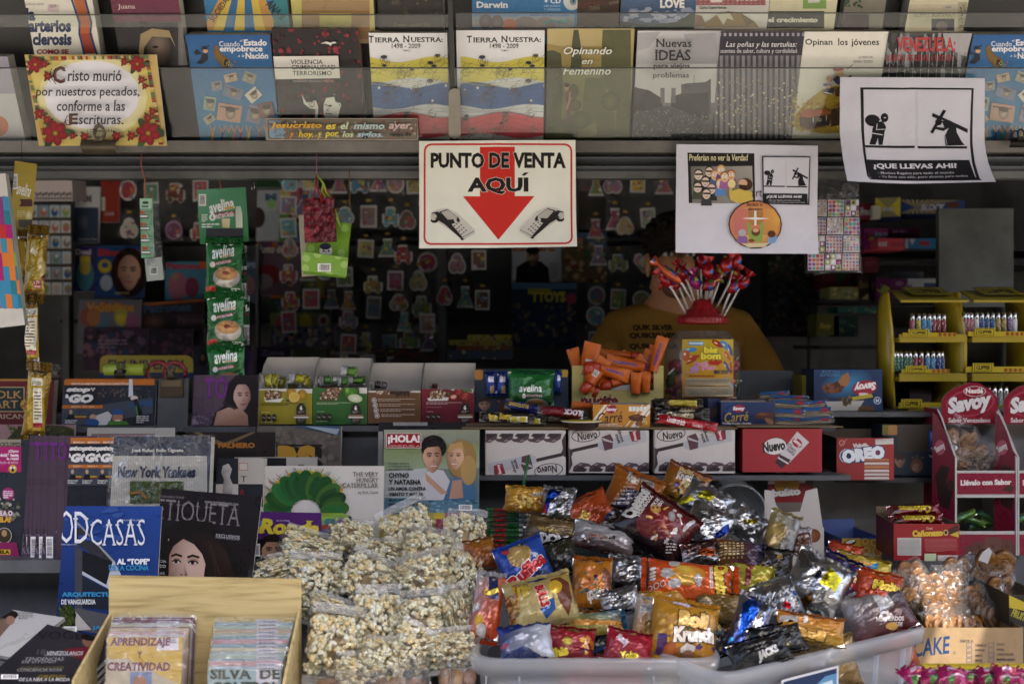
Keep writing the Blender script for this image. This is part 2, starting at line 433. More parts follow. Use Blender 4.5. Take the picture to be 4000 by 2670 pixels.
  s.p([T(lx-.18,.275),T(lx-.06,.25),T(lx,.26),T(lx+.06,.25),T(lx+.18,.275),T(lx+.07,.325),T(lx-.07,.325)],[lips,lips,mix(lips,dark,.5),lips,lips,mix(lips,'ffffff',.15),mix(lips,'ffffff',.15)])
  s.l([T(lx-.17,.276),T(lx,.283),T(lx+.17,.276)],w_*.022,'3c1818')
  return s
def rotp(pts,cx,cy,a):
 if not a: return pts
 c,n=math.cos(R(a)),math.sin(R(a))
 return [(cx+(x-cx)*c-(y-cy)*n,cy+(x-cx)*n+(y-cy)*c) for x,y in pts]
# placing frames
class Fr: pass
def fr(x0,x1,yt,yb,Y,lean=0,yaw=0,roll=0):
 """upright rectangle standing on photo row yb at depth Y,reaching row yt;lean>0 tips the top away"""
 f=Fr();o=P(x0,yb,Y);e=P(x1,yb,Y);f.W=(e-o).x
 _,py=sp(0,yt);h=1335-py;c,s_=math.cos(R(lean)),math.sin(R(lean))
 f.H=(h*(Y-CY)-(o.z-CZ)*F)/(F*c-h*s_)
 U,V=V3((1,0,0)),V3((0,s_,c))
 return orient(f,o+U*f.W/2,U,V,yaw,roll,low=True)
def fc(cx,cy,w_,h,Y,lean=0,yaw=0,roll=0):
 """rectangle given by its centre,size in photo px and roll (clockwise)"""
 f=Fr();c=P(cx,cy,Y);d=(Y-CY)/F;f.W=w_*K*d;f.H=h*K*d
 U,V=V3((1,0,0)),V3((0,math.sin(R(lean)),math.cos(R(lean))))
 return orient(f,c,U,V,yaw,roll)
def orient(f,c,U,V,yaw,roll,low=False):
 from mathutils import Matrix
 m=Matrix.Rotation(R(yaw),3,'Z');U,V=m@U,m@V
 if roll:
  a=R(-roll);U,V=U*math.cos(a)+V*math.sin(a),V*math.cos(a)-U*math.sin(a)
 f.U,f.V,f.N=U,V,U.cross(V).normalized()
 f.o=c-U*f.W/2-(V*0 if low else V*f.H/2);return f
def base(f,T=0): return f.o+f.U*f.W/2-f.N*T/2
def book(name,label,cat,f,T,mat='gloss',edge='c8c0b0',spine='888',group=None,back=None,hard=0):
 root=thing(name,label,cat,base(f,T),group)
 mb=part('cover',root)
 g=lambda a0,a1,b0,b1,c0,c1,col,mt,m=mb,sk=(): m.obox(f.o,f.U,f.V,f.N,a0,a1,b0,b1,c0,c1,C(col),mt,sk)
 t=.0022 if hard else .0008
 g(0,f.W,0,f.H,-t,0,spine,mat);g(0,f.W,0,f.H,-T,-T+t,back or spine,mat);g(0,t,0,f.H,-T+t,-t,spine,mat)
 pg=part('pages',root);i=.003 if hard else .0004
 g(t,f.W-i,i,f.H-i,-T+t,-t,edge,'pages',pg)
 return Pan(mb,f.o,f.U,f.V,f.W,f.H,mat)
def sheet(name,label,cat,f,mat='paper',T=.0012,shape=None,n=(14,14),back='d8d8d4',group=None):
 """a single printed sheet,card or plate"""
 root=thing(name,label,cat,f.o+f.U*f.W/2+f.V*f.H,group)
 mb=part('sheet' if T<.0016 else 'plate',root)
 pn=Pan(mb,f.o,f.U,f.V,f.W,f.H,mat,shape,n)
 if shape:
  q=Pan(mb,f.o-f.N*T,f.U,f.V,f.W,f.H,mat,shape,n);k=len(mb.f);q.fill(back)
  for i in range(k,len(mb.f)):
   mb.f[i]=mb.f[i][::-1];mb.n[i]=[-x for x in mb.n[i][::-1]];mb.c[i]=mb.c[i][::-1]
 else: mb.obox(f.o,f.U,f.V,f.N,0,f.W,0,f.H,-T,0,C(back),mat)
 pn.root=root;return pn
def carton(name,label,cat,f,T,side,mat='card',inside='a89878',open_top=False,lid=None,group=None,top=None,wall=.0012,back_h=None,side_h=None):
 """printed box: front face is f,T deep behind it;open_top leaves the inside visible"""
 root=thing(name,label,cat,base(f,T),group);mb=part('carton',root)
 g=lambda a0,a1,b0,b1,c0,c1,col,sk=(): mb.obox(f.o,f.U,f.V,f.N,a0,a1,b0,b1,c0,c1,col,mat,sk)
 W,H,s_,w_=f.W,f.H,C(side),wall
 if not open_top:
  g(0,W,0,H,-T,0,{'*': s_,'top': C(top or side)})
 else:
  bh=back_h or H;sh=side_h or H;i_=C(inside)
  g(0,W,0,H,-w_,0,{'*': s_,'back': i_,'top': i_})
  g(0,W,0,bh,-T,-T+w_,{'*': s_,'front': i_,'top': i_})
  g(0,w_,0,sh,-T+w_,-w_,{'*': i_,'left': s_});g(W-w_,W,0,sh,-T+w_,-w_,{'*': i_,'right': s_})
  g(w_,W-w_,0,w_,-T+w_,-w_,i_)
 pn=Pan(mb,f.o,f.U,f.V,W,H,mat);pn.root=root;pn.f=f;pn.T=T
 pn.side=lambda r=False: Pan(mb,f.o+(f.U*W if r else -f.N*T),f.N*(-1 if r else 1),f.V,T,H,mat)
 pn.top=lambda: Pan(mb,f.o+f.V*H,f.U,-f.N,W,T,mat)
 return pn
# ground and kiosk
mb=MB();mb.poly([V3(q) for q in ((-80,-80,0),(80,-80,0),(80,80,0),(-80,80,0))],C('a09a90'),'concrete');struct('ground',mb)
ob=thing('added_facade','plain brown facade across the street, behind the photographer','building',(0,-11,0))  # put in out of view, to cut sky reflections on the covers
m=part('facade',ob);m.box(-16,16,-14,-11,0,6,'5c4f42','concrete')
for i in range(10):
 for j in range(2): m=part('window',ob);m.box(-15+i*3.1,-13.4+i*3.1,-11.004,-10.96,1+j*2.6,2.6+j*2.6,'1c2024','gloss')
kiosk=thing('newsstand_kiosk','grey metal newsstand kiosk with open shutter, display steps and dark inside','kiosk',(0,.6,0))
GR,DK,DK2='54565a','7a7a7a','242426'
m=part('rear_wall',kiosk);m.box(-2.1,2.1,1.62,1.66,0,2.7,DK,'paint')
for sx in (-1,1):
 m=part('side_wall',kiosk);m.box(2.1*sx-.02,2.1*sx+.02,.0,1.62,0,2.7,DK,'paint')
m=part('roof',kiosk);m.box(-2.2,2.2,-.02,1.7,2.7,2.74,DK,'paint');m.box(-2.1,2.1,.12,.14,2.02,2.7,DK2,'paint')
m=part('floor',kiosk);m.box(-2.08,2.08,.3,1.62,.08,.12,DK,'paint')
m=part('added_sunshade',kiosk)  # unseen panels added to block the sun, slit left for the sun patch
for x0,x1,y0,y1 in ((-2.4,1.195,-1.86,-.0),(1.28,2.6,-1.86,-.0),(1.195,1.28,-1.19,-.0),(1.195,1.28,-1.86,-1.52)):
 m.box(x0,x1,y0,y1,2.6,2.62,'4a4c50','paint')
def zrow(y,Y): return P(0,y,Y).z
big()
m=part('rail',kiosk);m.box(-1.5,1.5,-.045,.03,zrow(349,-.045),zrow(323,-.045),'9a948a','worn_metal')
m=part('shutter',kiosk);z1,z0=zrow(349,-.03),zrow(391,-.03);prof=[]
for i in range(25):
 t=i/24;prof.append((-.028+.012*math.sin(t*math.pi*4+.6),z1+(z0-z1)*t))
m.grid([[V3((-1.5,y,z)),V3((1.5,y,z))] for y,z in prof][::-1],C('5c5f63'),'paint')
m.box(-1.5,1.5,-.005,.1,z0,z1,'5c5f63','paint',skip=())
m=part('shutter_lip',kiosk);m.box(-1.5,1.5,-.03,-.008,zrow(409,-.03),zrow(391,-.03)-.001,'7d7c78','worn_metal')
zA,zB,zC,zD,zE=zrow(976,0),zrow(1090,-.1),zrow(1286,-.22),.985,.88
m=part('display_step',kiosk)
m.box(-1.6,.70,.0,.34,zA-.012,zA,GR,'paint')
m.box(-1.6,.66,.03,.04,zC,zA-.012,GR,'paint')
m.box(-1.6,-.26,-.225,.03,zC-.014,zC,GR,'paint');m.box(-1.6,-.26,-.233,-.225,zC-.02,zC+.004,'66696d','paint')
m.box(-.26,.70,-.10,.03,zB-.01,zB,GR,'paint')
m.box(-1.6,1.6,-.10,-.09,zD,zC-.014,GR,'paint');m.box(-.26,1.6,-.09,.03,zC-.02,zC-.003,GR,'paint')
m=part('display_step',kiosk)
zA2,zB2=zrow(945,.02),zrow(1096,-.02)
m.box(.70,1.7,.02,.40,zA2-.01,zA2,GR,'paint');m.box(.66,1.7,.16,.17,zC,zA2-.01,DK,'paint')
m.box(.70,1.7,-.02,.16,zB2-.01,zB2,'3a3c3f','paint')
m=part('counter',kiosk)
m.box(-1.6,1.6,-.52,-.10,zD-.02,zD,GR,'paint');m.box(-1.6,1.6,-1.0,-.50,zE-.02,zE,GR,'paint')
m.box(-1.6,1.6,-.51,-.50,zE,zD-.02,GR,'paint');m.box(-1.6,1.6,-.98,-.95,0,zE-.02,GR,'paint');m.box(-1.6,1.6,.30,.32,.12,zA-.012,DK,'paint')
for x0,x1,y0,y1 in ((143,158,250,900),(1003,1023,560,900),(1859,1877,600,900),(586,592,560,800)):
 m=part('post',kiosk);a,b=P(x0,y1,1.35),P(x1,y0,1.35);m.box(a.x,b.x,1.35,1.39,a.z,b.z,'8a8c8e','paint')
for z,x0,x1 in ((1.30,-1.9,1.02),(1.63,-1.6,.9),(1.92,-1.3,1.0)):
 m=part('rear_shelf',kiosk);m.box(x0,x1,1.40,1.6,z-.012,z,'303236','paint')
for y,Y in ((537,1.0),(566,1.0),(684,1.0),(792,1.0)):
 m=part('rear_shelf',kiosk);a=P(1880,y+62*(y==537),Y);m.box(a.x,1.9,Y,Y+.3,a.z-.012,a.z,'4a4c50','paint')
m=part('cabinet_panel',kiosk);a,b=P(2154,945,.45),P(2325,478,.45);m.box(a.x,b.x,.45,.47,zA2,b.z,'5d615d','paint');m.box(a.x+.36,b.x+.4,.5,.52,zA2,b.z-.08,'4c504c','paint')
# the tilted book rack above the opening
LN=-26
rack=part('book_rack',kiosk)
f=fr(-500,2850,62,326,.085,LN);rack.obox(f.o,f.U,f.V,f.N,0,f.W,-.02,f.H*2.3,-.02,0,'2e2c2a','paint')
rack.obox(f.o,f.U,f.V,f.N,0,f.W,-.03,-.02,-.02,.07,'3a3835','paint')
def strip(x0,x1,yt,yb,Y):
 f=fr(x0,x1,yt,yb,Y,LN);m=part('acrylic_strip',kiosk)
 m.obox(f.o,f.U,f.V,f.N,0,f.W,0,f.H,-.003,0,'fff','acrylic')
 m.obox(f.o,f.U,f.V,f.N,0,f.W,f.H+.0004,f.H+.0024,-.004,.001,'2b2e2e','plastic')
strip(-200,1036,158,323,-.03);strip(1046,2600,158,323,-.03)
strip(-200,1036,36,63,-.10);strip(1046,2600,32,63,-.10)
f=fr(1036,1046,-60,322,-.028,LN);m=part('rack_divider',kiosk);m.obox(f.o,f.U,f.V,f.N,0,f.W,0,f.H,-.02,.002,'3a3a38','worn_metal')
f=fr(1029,1058,203,319,-.04,LN);m=part('clip_plate',kiosk)
q=Pan(m,f.o,f.U,f.V,f.W,f.H,'worn_metal');q.rr(1029,203,1058,319,13,'8d867a')
m.obox(f.o,f.U,f.V,f.N,.006,f.W-.006,.012,f.H-.012,-.006,-.0003,'8d867a','worn_metal')
# front row of books
def rb(label,x0,x1,yt,yb=321,T=.035,bg='fff',Y=0,spine='777',roll=0,**k):
 big();f=fr(x0,x1,yt,yb,Y,LN,roll=roll);p=book('book',label,'book',f,T,spine=spine,group='books in the tilted rack',**k);p.fill(bg);return p
def estado(label,x0,x1,dx,dy):
 b=rb(label,x0,x1,80+dy,325,T=.04,bg=['3f8fc4','3f8fc4','1d5a9c','1d5a9c'])
 reg(dx,0)
 big_=lambda: None
 b.t('Cuando',1918,362,2098,408,'f4f4f0',sf=1);b.t('el',2100,345,2122,368,'f4f4f0',i=.3)
 b.t('Estado',2130,345,2335,402,'f4f4f0',b=.03,sf=1);b.t('empobrece',1922,400,2298,468,'f4f4f0',b=.03,sf=1)
 b.t('a la',2082,475,2138,500,'f4f4f0',i=.3);b.t('Nación',2145,462,2350,516,'f4f4f0',b=.03,sf=1)
 for i in range(9):                         # horn of plenty
  t=i/8;b.e(1895-55*t+110*t*t+20*t,415+130*t,20+26*t,16+34*t,'b48f3c','6b4c18',rot=-30);b.l([(1870-40*t+120*t*t,400+140*t),(1905-40*t+140*t*t,395+150*t)],3,'4e3610')
 b.e(1985,560,26,46,'3a2a14',rot=-12);b.spk(14,1975,530,2090,600,['c85a3a','d8c8a0','6a9a70','c08a50'],6,12,3)
 b.p([(1770,470),(1815,470),(1820,520),(1770,560),(1720,555),(1760,510)],'1a1a24');b.e(1800,445,22,20,'d8a070');b.r(1770,405,1810,430,'15151c');b.r(1758,428,1826,434,'15151c')
 b.p([(1770,470),(1720,430),(1690,470),(1715,465),(1710,485),(1740,478)],'1a1a24');b.p([(1810,415),(1832,388),(1830,410)],'1a1a24')
 for cx,cy,w_,h,c,r_ in ((2020,680,110,70,'c8a880',-12),(2185,680,110,90,'9a9c84',20),(1900,750,90,80,'8f96a8',-8),(2040,810,170,100,'7d84a0',18),(2220,830,120,100,'d8d0c0',-40),(1838,905,105,120,'98b0a0',8),(2010,985,210,150,'c89a86',8),(2230,1000,130,150,'8e88a0',15),(1835,1040,90,70,'b8b09a',-35),(2330,960,130,130,'8a5a58',-10)):
  b.r(cx-w_/2,cy-h/2,cx+w_/2,cy+h/2,c,rot=r_);b.r(cx-w_*.4,cy-h*.35,cx+w_*.4,cy-h*.25,'6a5a58',rot=r_)
  b.e(cx+w_*.05,cy+h*.02,h*.3,h*.36,'d8c4ae','7c6458',rot=r_);b.e(cx+w_*.05,cy-h*.2,h*.3,h*.16,'4a3c38',rot=r_);b.l([(cx-h*.1,cy),(cx+h*.1,cy+2)],4,'4a3c38')
 b.p([(1700,1240),(1900,1225),(2100,1210),(2420,1235),(2420,1300),(1700,1300)],'8a5a28')
 for x,c in ((1860,'d8a030'),(1945,'2a4a8a'),(2000,'3a8a4a'),(2050,'c86a60'),(2105,'7a3a6a'),(2175,'d8b848'),(2270,'b84838'),(2330,'3a8a4a')):
  b.l([(x,1215),(x+8,1160)],20,c);b.l([(x,1150),(x-18,1095)],8,'d8a070');b.l([(x+10,1150),(x+26,1100)],8,'d8a070');b.e(x+6,1140,11,13,'c88a58');b.l([(x,1210),(x-16,1245)],9,c)
 b.r(1618,300,1640,1260,'2a66a4');return b
estado('blue paperback with horn and banknote pictures, right of the framed verse sign',460,643,0,0)
big();x_shift=(2218-447)*VK
estado('blue paperback with banknote pictures at the right end, behind the big black and white poster',2186,2362,x_shift,0)
b=rb('black and red splattered hardback with white title box and angry face',648,838,66,321,T=.05,bg='241c1e',spine='5c1a22',hard=1);reg(1000,0)
b.spk(150,140,260,940,1040,['7c1c26','8a2230','4c161c','98283a'],8,34,5);b.spk(60,250,700,900,1040,['241c1e','362024'],14,44,6)
b.p([(155,488),(724,483),(742,678),(176,688)],'e8e2d8')
for s_,x0,x1,y in (('VIOLENCIA',310,590,516),('CRIMINALIDAD',318,700,563),('TERRORISMO',326,668,614)): b.t(s_,x0,y,x1,y+40,'1c1c1e',b=.012)
b.t('FUNDACIÓN VENEZUELA POSITIVA',328,690,682,712,'b4b0ac')
b.p([(570,375),(620,358),(655,368),(690,358),(712,370),(670,380),(662,398),(645,385),(610,376)],'e4e0d8')
b.p([(600,900),(620,850),(690,815),(745,850),(765,900),(735,960),(715,1060),(630,1060),(600,1000),(596,950)],'e0dcd4')
b.p([(620,850),(660,820),(740,825),(775,900),(745,960),(735,900),(700,880),(690,840)],'181416');b.l([(610,905),(650,925)],8,'181416');b.e(655,918,18,9,'181416');b.l([(615,985),(670,990)],9,'181416');b.l([(640,940),(625,960),(645,965)],5,'181416');b.e(735,915,15,25,'e0dcd4');b.l([(735,900),(740,925)],5,'181416')
b.p([(408,820),(450,890),(530,870),(552,930),(545,1040),(520,1040),(530,950),(480,940),(425,900)],'e0dcd4');b.ring(495,905,26,26,6,'181416','e0dcd4');b.l([(495,880),(495,930)],5,'181416')
def tierra(label,x0,x1,yt,dx,tomo):
 b=rb(label,x0,x1,yt,320,T=.035,bg='f2f2f0',spine='e0e0da');reg(1000+dx,0)
 b.t('T',985,314,1030,375,'17181c',b=.02,sf=1);b.t('IERRA',1040,328,1258,373,'17181c',b=.02,sf=1);b.t('N',1285,314,1345,372,'17181c',b=.02,sf=1);b.t('UESTRA:',1352,326,1638,370,'17181c',b=.02,sf=1)
 b.t('1498 - 2009',1185,380,1440,424,'17181c',b=.01,sf=1);b.t(tomo,1282,436,1352,452,'17181c',b=.01)
 g=random.Random(3)
 def band(yl,yh,c,c2):
  n=16;top=[(930+i*56,yl+26*math.sin(i*.55+yl)) for i in range(n)];bot=[(930+i*56,yh+22*math.sin(i*.5+2+yl)) for i in range(n)]
  b.p(top+bot[::-1],c)
  for k in range(3): b.l([(x,y+(yh-yl)*(.25+.25*k)+8*math.sin(x*.02+k)) for x,y in top],7,c2)
  for k in range(24):
   x=g.uniform(950,1680);y=g.uniform(yl-20,yh-30);r_=g.uniform(18,34);b_c=g.choice(['5a4a28','3a3a48','2c2c34']) if c!='d8c83c' else '8a7430'
   b.l([(x+r_*math.cos(a*.7),y+1.25*r_*math.sin(a*.7)) for a in range(8)],3,b_c);b.l([(x-r_*.4,y-4),(x+r_*.3,y-6)],3,b_c);b.l([(x-r_,y+r_*1.3),(x-r_*1.8,y+r_*2.2)],3,b_c)
   if k % 4==0: b.e(x,y-r_*.8,r_*.9,r_*.5,b_c,n=10)
 band(520,700,'e0d04c','d2be38');band(745,930,'2c5fa8','244f92');band(1000,1180,'d8404c','c83644')
 for y in (716,728,948,962,978): b.l([(930+i*56,y+14*math.sin(i*.5+y)) for i in range(16)],3,'8a96b0' if y>800 else 'b8ac70')
 for x,y,r_ in ((968,775,10),(1082,760,18),(1362,768,10),(1548,872,16),(1604,922,12),(1665,740,18),(1676,922,10)):
  b.p([(x+(r_ if k % 2==0 else r_*.42)*math.sin(k*math.pi/5),y-(r_ if k % 2==0 else r_*.42)*math.cos(k*math.pi/5)) for k in range(10)],'f2f2f0')
tierra('white paperback with yellow, blue and red flag bands, left of the rack divider',860,1032,76,0,'TOMO II')
tierra('white paperback with yellow, blue and red flag bands, right of the rack divider',1052,1246,70,(862-3)/2.24-.0,'TOMO I')
b=rb('olive paperback with topiary garden painting and white italic title',1252,1443,66,317,T=.035,bg=['6e6c42','6e6c42','b8a468','c4b074']);reg(2000,0)
b.p([(295,380),(480,420),(740,400),(1040,450),(1040,700),(295,700)],'a08a48');b.p([(295,620),(1040,600),(1040,1240),(275,1240)],'7d7a48')
for pts,c in (([(295,450),(360,440),(430,470),(445,720),(430,1060),(280,1100)],'4c5230'),([(540,262),(580,262),(600,380),(612,640),(510,640),(525,380)],'4a5030'),([(785,400),(795,262),(1040,262),(1040,1240),(900,1240),(920,900),(780,700)],'5a5c34'),([(640,690),(700,680),(800,685),(825,720),(800,1080),(600,1100)],'5e6238'),([(745,990),(800,975),(900,985),(905,1200),(740,1190)],'585c36')): b.p(pts,c)
for x,y,rx,ry,c in ((860,890,80,88,'6e7040'),(545,920,60,55,'5c6038'),(600,1050,90,80,'62663c'),(420,1160,160,120,'666a40'),(540,800,45,65,'565a36')): b.e(x,y,rx,ry,c,'484c2c')
b.spk(220,290,560,1020,1200,['6c7042','54582f','4a4e2c','74784a'],4,9,8)
b.p([(460,800),(512,795),(505,900),(512,1060),(470,1060),(478,920)],'6a4a48');b.e(478,755,20,28,'b48a68');b.e(478,738,24,18,'3a2c24');b.l([(505,800),(500,880),(474,950)],14,'b48a68')
for s_,x0,y0,x1,y1 in (('Opinando',450,405,872,490),('en',608,518,704,556),('Femenino',444,580,862,648)): b.t(s_,x0+4,y0+4,x1+4,y1+4,'4c4a30',i=.28,b=.015);b.t(s_,x0,y0,x1,y1,'eceadc',i=.28,b=.015)
b=rb('grey photo paperback with avenue crowd and two towers',1450,1638,71,317,T=.035,bg=['444446','3e3e40','b4b2b4','d8d6d6']);reg(2000,0)
b.p([(1040,290),(1300,280),(1200,420),(1040,460)],'b0aeb0');b.p([(1500,300),(1790,290),(1790,560),(1600,540)],'a4a2a6');b.p([(1030,560),(1790,560),(1790,900),(1030,900)],'c4c2c2')
b.p([(1480,740),(1530,730),(1690,720),(1740,690),(1740,1000),(1480,900)],'505054');b.p([(1020,740),(1100,770),(1200,790),(1310,860),(1320,960),(1020,1060)],'2e2e32');b.p([(1390,850),(1480,820),(1720,810),(1720,1100),(1390,940)],'303034')
b.r(1298,770,1335,900,'6c6a70');b.r(1394,770,1432,900,'6c6a70');b.p([(1020,1010),(1330,930),(1390,930),(1720,1060),(1720,1240),(1000,1240)],'505052')
b.spk(420,1000,960,1710,1230,['262628','88888a','3a3a3c','9c9c9c','1e1e20'],3,9,12);b.l([(1582,640),(1582,800)],5,'5a5a5e')
for s_,x0,y0,x1,y1 in (('Nuevas',1248,328,1560,402),('IDEAS',1240,422,1552,518),('para viejos',1230,542,1545,600),('problemas',1225,620,1538,680)): b.t(s_,x0,y0,x1,y1,'222226',b=.02,sf=1)
b=rb('shrink wrapped grey striped paperback with golden city lights',1632,1816,72,318,T=.04,bg=['2e2c30','2e2c30','4a4850','4a4850']);big()
for i in range(17): b.r(1626+i*12.6,128,1633+i*12.6,330,'8c8690' if i % 2==0 else '7c7680')
b.r(1620,76,1850,83,'a8a0ac');b.r(1620,83,1850,127,'34323c')
for i in range(18): b.r(1630+i*12,72,1636+i*12,83,'34323c')
b.spk(260,1625,175,1830,312,['c8a868','e8d8b0','8a7040','5a4a38','fff0d0','2c2a2c','3a3630'],.7,2.6,4);b.spk(60,1630,215,1830,290,['e8c880','f4e8c8'],.8,2.8,9)
b.t('Las peñas y las tertulias:',1662,93,1824,109,'e8e6ea',i=.28);b.t('puentes de saber, cultura y cordialidad',1648,109,1824,122,'d8d6da',sf=0)
b=rb('cream paperback with cartoon treasure chests and gold heap',1806,2000,73,318,T=.03,bg='e6e2d4');reg(3000,0)
b.t('Opinan',325,340,568,410,'17171c',sf=1,b=.015);b.t('los',610,338,698,398,'17171c',sf=1,b=.015);b.t('jóvenes',728,342,972,415,'17171c',sf=1,b=.015)
b.t('JUVENTUD...',792,492,930,518,'2a2a2a',i=.2);b.t('DIVINO TESORO',748,528,916,552,'2a2a2a',i=.2);b.l([(740,568),(695,608)],5,'222')
b.p([(180,1090),(250,990),(330,900),(400,840),(480,780),(640,740),(900,900),(900,1150),(500,1170),(300,1140)],'c8a428');b.spk(230,200,860,800,1150,['e0c040','a87c18','d8b030','f0d860'],8,16,7)
b.p([(265,1010),(350,960),(520,950),(545,990),(530,1080),(345,1130),(265,1090)],'5c3418');b.p([(265,1010),(310,960),(500,945),(540,985),(345,1020)],'b85a28');b.r(352,1020,525,1090,'2a1c14');b.l([(385,1020),(385,1060)],8,'e8d8b0');b.l([(500,1000),(500,1045)],8,'e8d8b0');b.ring(442,1040,16,16,6,'e8d8b0','2a1c14')
b.p([(540,950),(640,920),(640,1080),(540,1100)],'4a2a14');b.p([(580,920),(640,850),(640,930)],'a85024');b.p([(570,780),(640,730),(640,830),(580,840)],'5c3418')
b.p([(470,790),(520,750),(570,770),(560,820),(480,820)],'3a3a48');b.l([(480,800),(550,815)],10,'e8e8e4');b.e(520,745,26,22,'d8a878');b.e(500,735,30,12,'2a4a8a');b.e(525,685,28,28,'9a6a40');b.p([(555,690),(600,640),(660,700),(640,740),(590,730)],'2a2c48');b.e(615,630,34,32,'d8a878');b.e(600,602,44,16,'b02028');b.p([(660,680),(715,645),(722,665),(670,690)],'6a4a20')
b=rb('shrink wrapped grey streaked paperback with red capital title',2000,2182,76,318,T=.035,bg='4a4a4c');big()
b.spk(90,2000,80,2220,180,['2e2e30','6a6a6c','8a8a8c','a0a0a2','3a3a3c'],3,12,5,3);b.p([(2160,72),(2230,72),(2215,130),(2170,110)],'a8a6a8')
b.t('VENEZUELA:',2056,85,2190,118,'c0383c',b=.03);b.t('ILUSIÓN, REALIDAD o FICCIÓN',2034,122,2186,142,'b03238',b=.03)
for x in range(2005,2215,9): b.l([(x,120),(x-4,180)],1.2,'b4b4b4' if x % 2 else '2a2a2a')
b=rb('pale worn paperback cut off at the left edge, with orange sticker',-60,60,130,330,T=.03,bg='c8c4c8');big()
b.e(-10,290,30,26,'c8704c');b.r(-60,110,40,215,'a8a0b4')
# back row of books
def r2(label,x0,x1,yt=-130,yb=100,T=.03,bg='fff',Y=-.06,**k): return rb(label,x0,x1,yt,yb,T,bg,Y,**k)
b=r2('white paperback with navy title and orange stripe, above the verse sign',80,232,yb=130,bg='dcd8c8',roll=1);reg(0,0)
for s_,x0,y0,x1,y1 in (('la',225,70,310,185),('arterios',250,175,622,285),('clerosis',285,290,628,400)): b.t(s_,x0,y0,x1,y1,'1c2c58',b=.05)
b.t('COMO SE',320,432,600,475,'9c2420',b=.05);b.p([(625,-60),(735,-60),(790,180),(800,320),(850,470),(745,470),(705,330),(695,180)],'b85c28');b.p([(700,300),(805,290),(850,470),(745,470)],'a83a24');b.l([(615,-40),(695,200),(695,300),(740,480)],18,'203a70');b.l([(735,-40),(800,200),(790,300),(850,480)],18,'203a70')
b.t('Dr. BAUTISTA DE AGOSTINI',190,30,382,48,'444');b.r(418,38,520,105,'d0b8b8',rot=5);b.t('7800',430,42,495,70,'555',i=.2,rot=-8)
b=r2('dark paperback with maroon band and half hidden face, right of the verse sign',278,430,yb=150,bg='2c2628');reg(0,0)
b.p([(960,-80),(1600,-80),(1620,195),(985,195)],'6c2440');b.t('Juana',1032,38,1186,90,'d8c4b8',sf=1);b.r(940,195,1520,700,'231f21');b.e(1385,420,110,170,'8a7464','3a302c');b.p([(1215,450),(1230,300),(1330,250),(1480,270),(1540,420),(1490,330),(1330,320),(1260,420),(1250,560)],'a08a5c');b.e(1360,412,26,12,'1c1614');b.r(1560,195,1700,800,'6c6a68');b.t('TESTIMONIOS DE MUJER',1420,400,1770,440,'8c8a88',rot=-90)
b=r2('paperback with yellow and blue sun rays on its cover',480,668,bg='2a7ab0');big()
for i,c in enumerate(('c8903c','d8b83c','2a6aa0','d8b83c','2a6aa0','d8b83c','c8903c')): b.p([(562,-120),(505+i*24-40,70),(505+(i+1)*24-40+4,70)],c)
b.t('SOCIEDAD',470,12,540,26,'1c2c3c',rot=-55,b=.02);b.t('ANA II',605,18,655,34,'1c2c3c',rot=50,b=.02);b.r(628,-100,680,70,'2a8088');b.t('ANA II',608,14,660,30,'1c2c3c',rot=52,b=.02)
b=r2('beige paperback with pale yellow edges and square',676,862,bg='a8875a');big();b.r(660,-140,692,90,'c8bc60');b.r(848,-140,880,90,'c8bc60');b.r(692,25,848,90,'96703e');b.r(733,31,806,70,'b8aa44')
b=r2('dark brown paperback with an old portrait, left of the divider',872,1020,bg='2a2622');big();b.spk(70,890,-60,1010,36,['4a4036','6a5c4c','38302a'],3,9,3);b.t('El sendero visionario hacia',905,52,988,60,'7c6c4c',sf=1)
b=r2('blue paperback with white title, compact disc and lizard',1084,1322,bg='2f74ac');reg(2000,0);b.t('+ CD',282,-10,426,32,'e8ecec',sf=1,b=.02);b.t('LEE JUEGA',280,46,425,66,'9ac4e0',b=.02);b.t('Y APRENDE',280,76,425,94,'9ac4e0',b=.02);b.e(525,12,76,80,'c8ccc4');b.e(535,12,30,34,'6a8a98');b.e(538,12,12,13,'2a4a5c')
b.r(-400,112,545,148,'5a80b0');b.t('Grandes personajes para niños',160,124,500,146,'2c4878',sf=1,i=.2);b.r(-400,148,545,240,'8a8c94');b.e(120,230,110,85,'7a6a68');b.e(290,230,90,80,'84706c');b.l([(280,210),(330,185),(420,195),(490,175)],26,'4a8c94');b.e(460,185,34,16,'5aa0a0');b.e(-20,215,60,50,'b85c30')
reg(1000,0);b.t('Darwin',1925,15,2208,72,'e8ecec',sf=1,b=.03)
for x,y in ((2010,190),(2110,200)): b.e(x,y,56,66,'6a5c60','54484c')
b=r2('dark brown paperback with red brown lettering',1322,1416,bg='3e2816');reg(2000,0);b.t('PLANNING',575,12,800,58,'6e2a18',sf=1,rot=-10);b.t('STRANGE',670,52,768,92,'8a7c68',rot=-10);b.t('RICHARD',850,10,950,36,'8a7c68',rot=-10)
b=r2('sky blue paperback with clouds and large white word',1420,1590,bg=['2c3a48','26343e','5a80b8','5a80b8']);reg(2000,0);b.spk(50,960,80,1580,190,['8a96b4','a4aac0','7886a8','98a0bc'],20,60,2,.5);b.p([(935,180),(1050,205),(1200,222),(1450,190),(1590,100),(1590,260),(935,260)],'28382e');b.t('LOVE',1290,-10,1508,72,'ecece8',sf=1,b=.05)
b=r2('white paperback with pink dotted top and brown hill',1590,1755,bg='d0ccc4');reg(2000,0);b.r(1590,-200,2220,48,'9c5a5c')
for i in range(16):
 for j in range(3): b.e(1610+i*40,-20+j*26,8,8,'b47c7a',n=8)
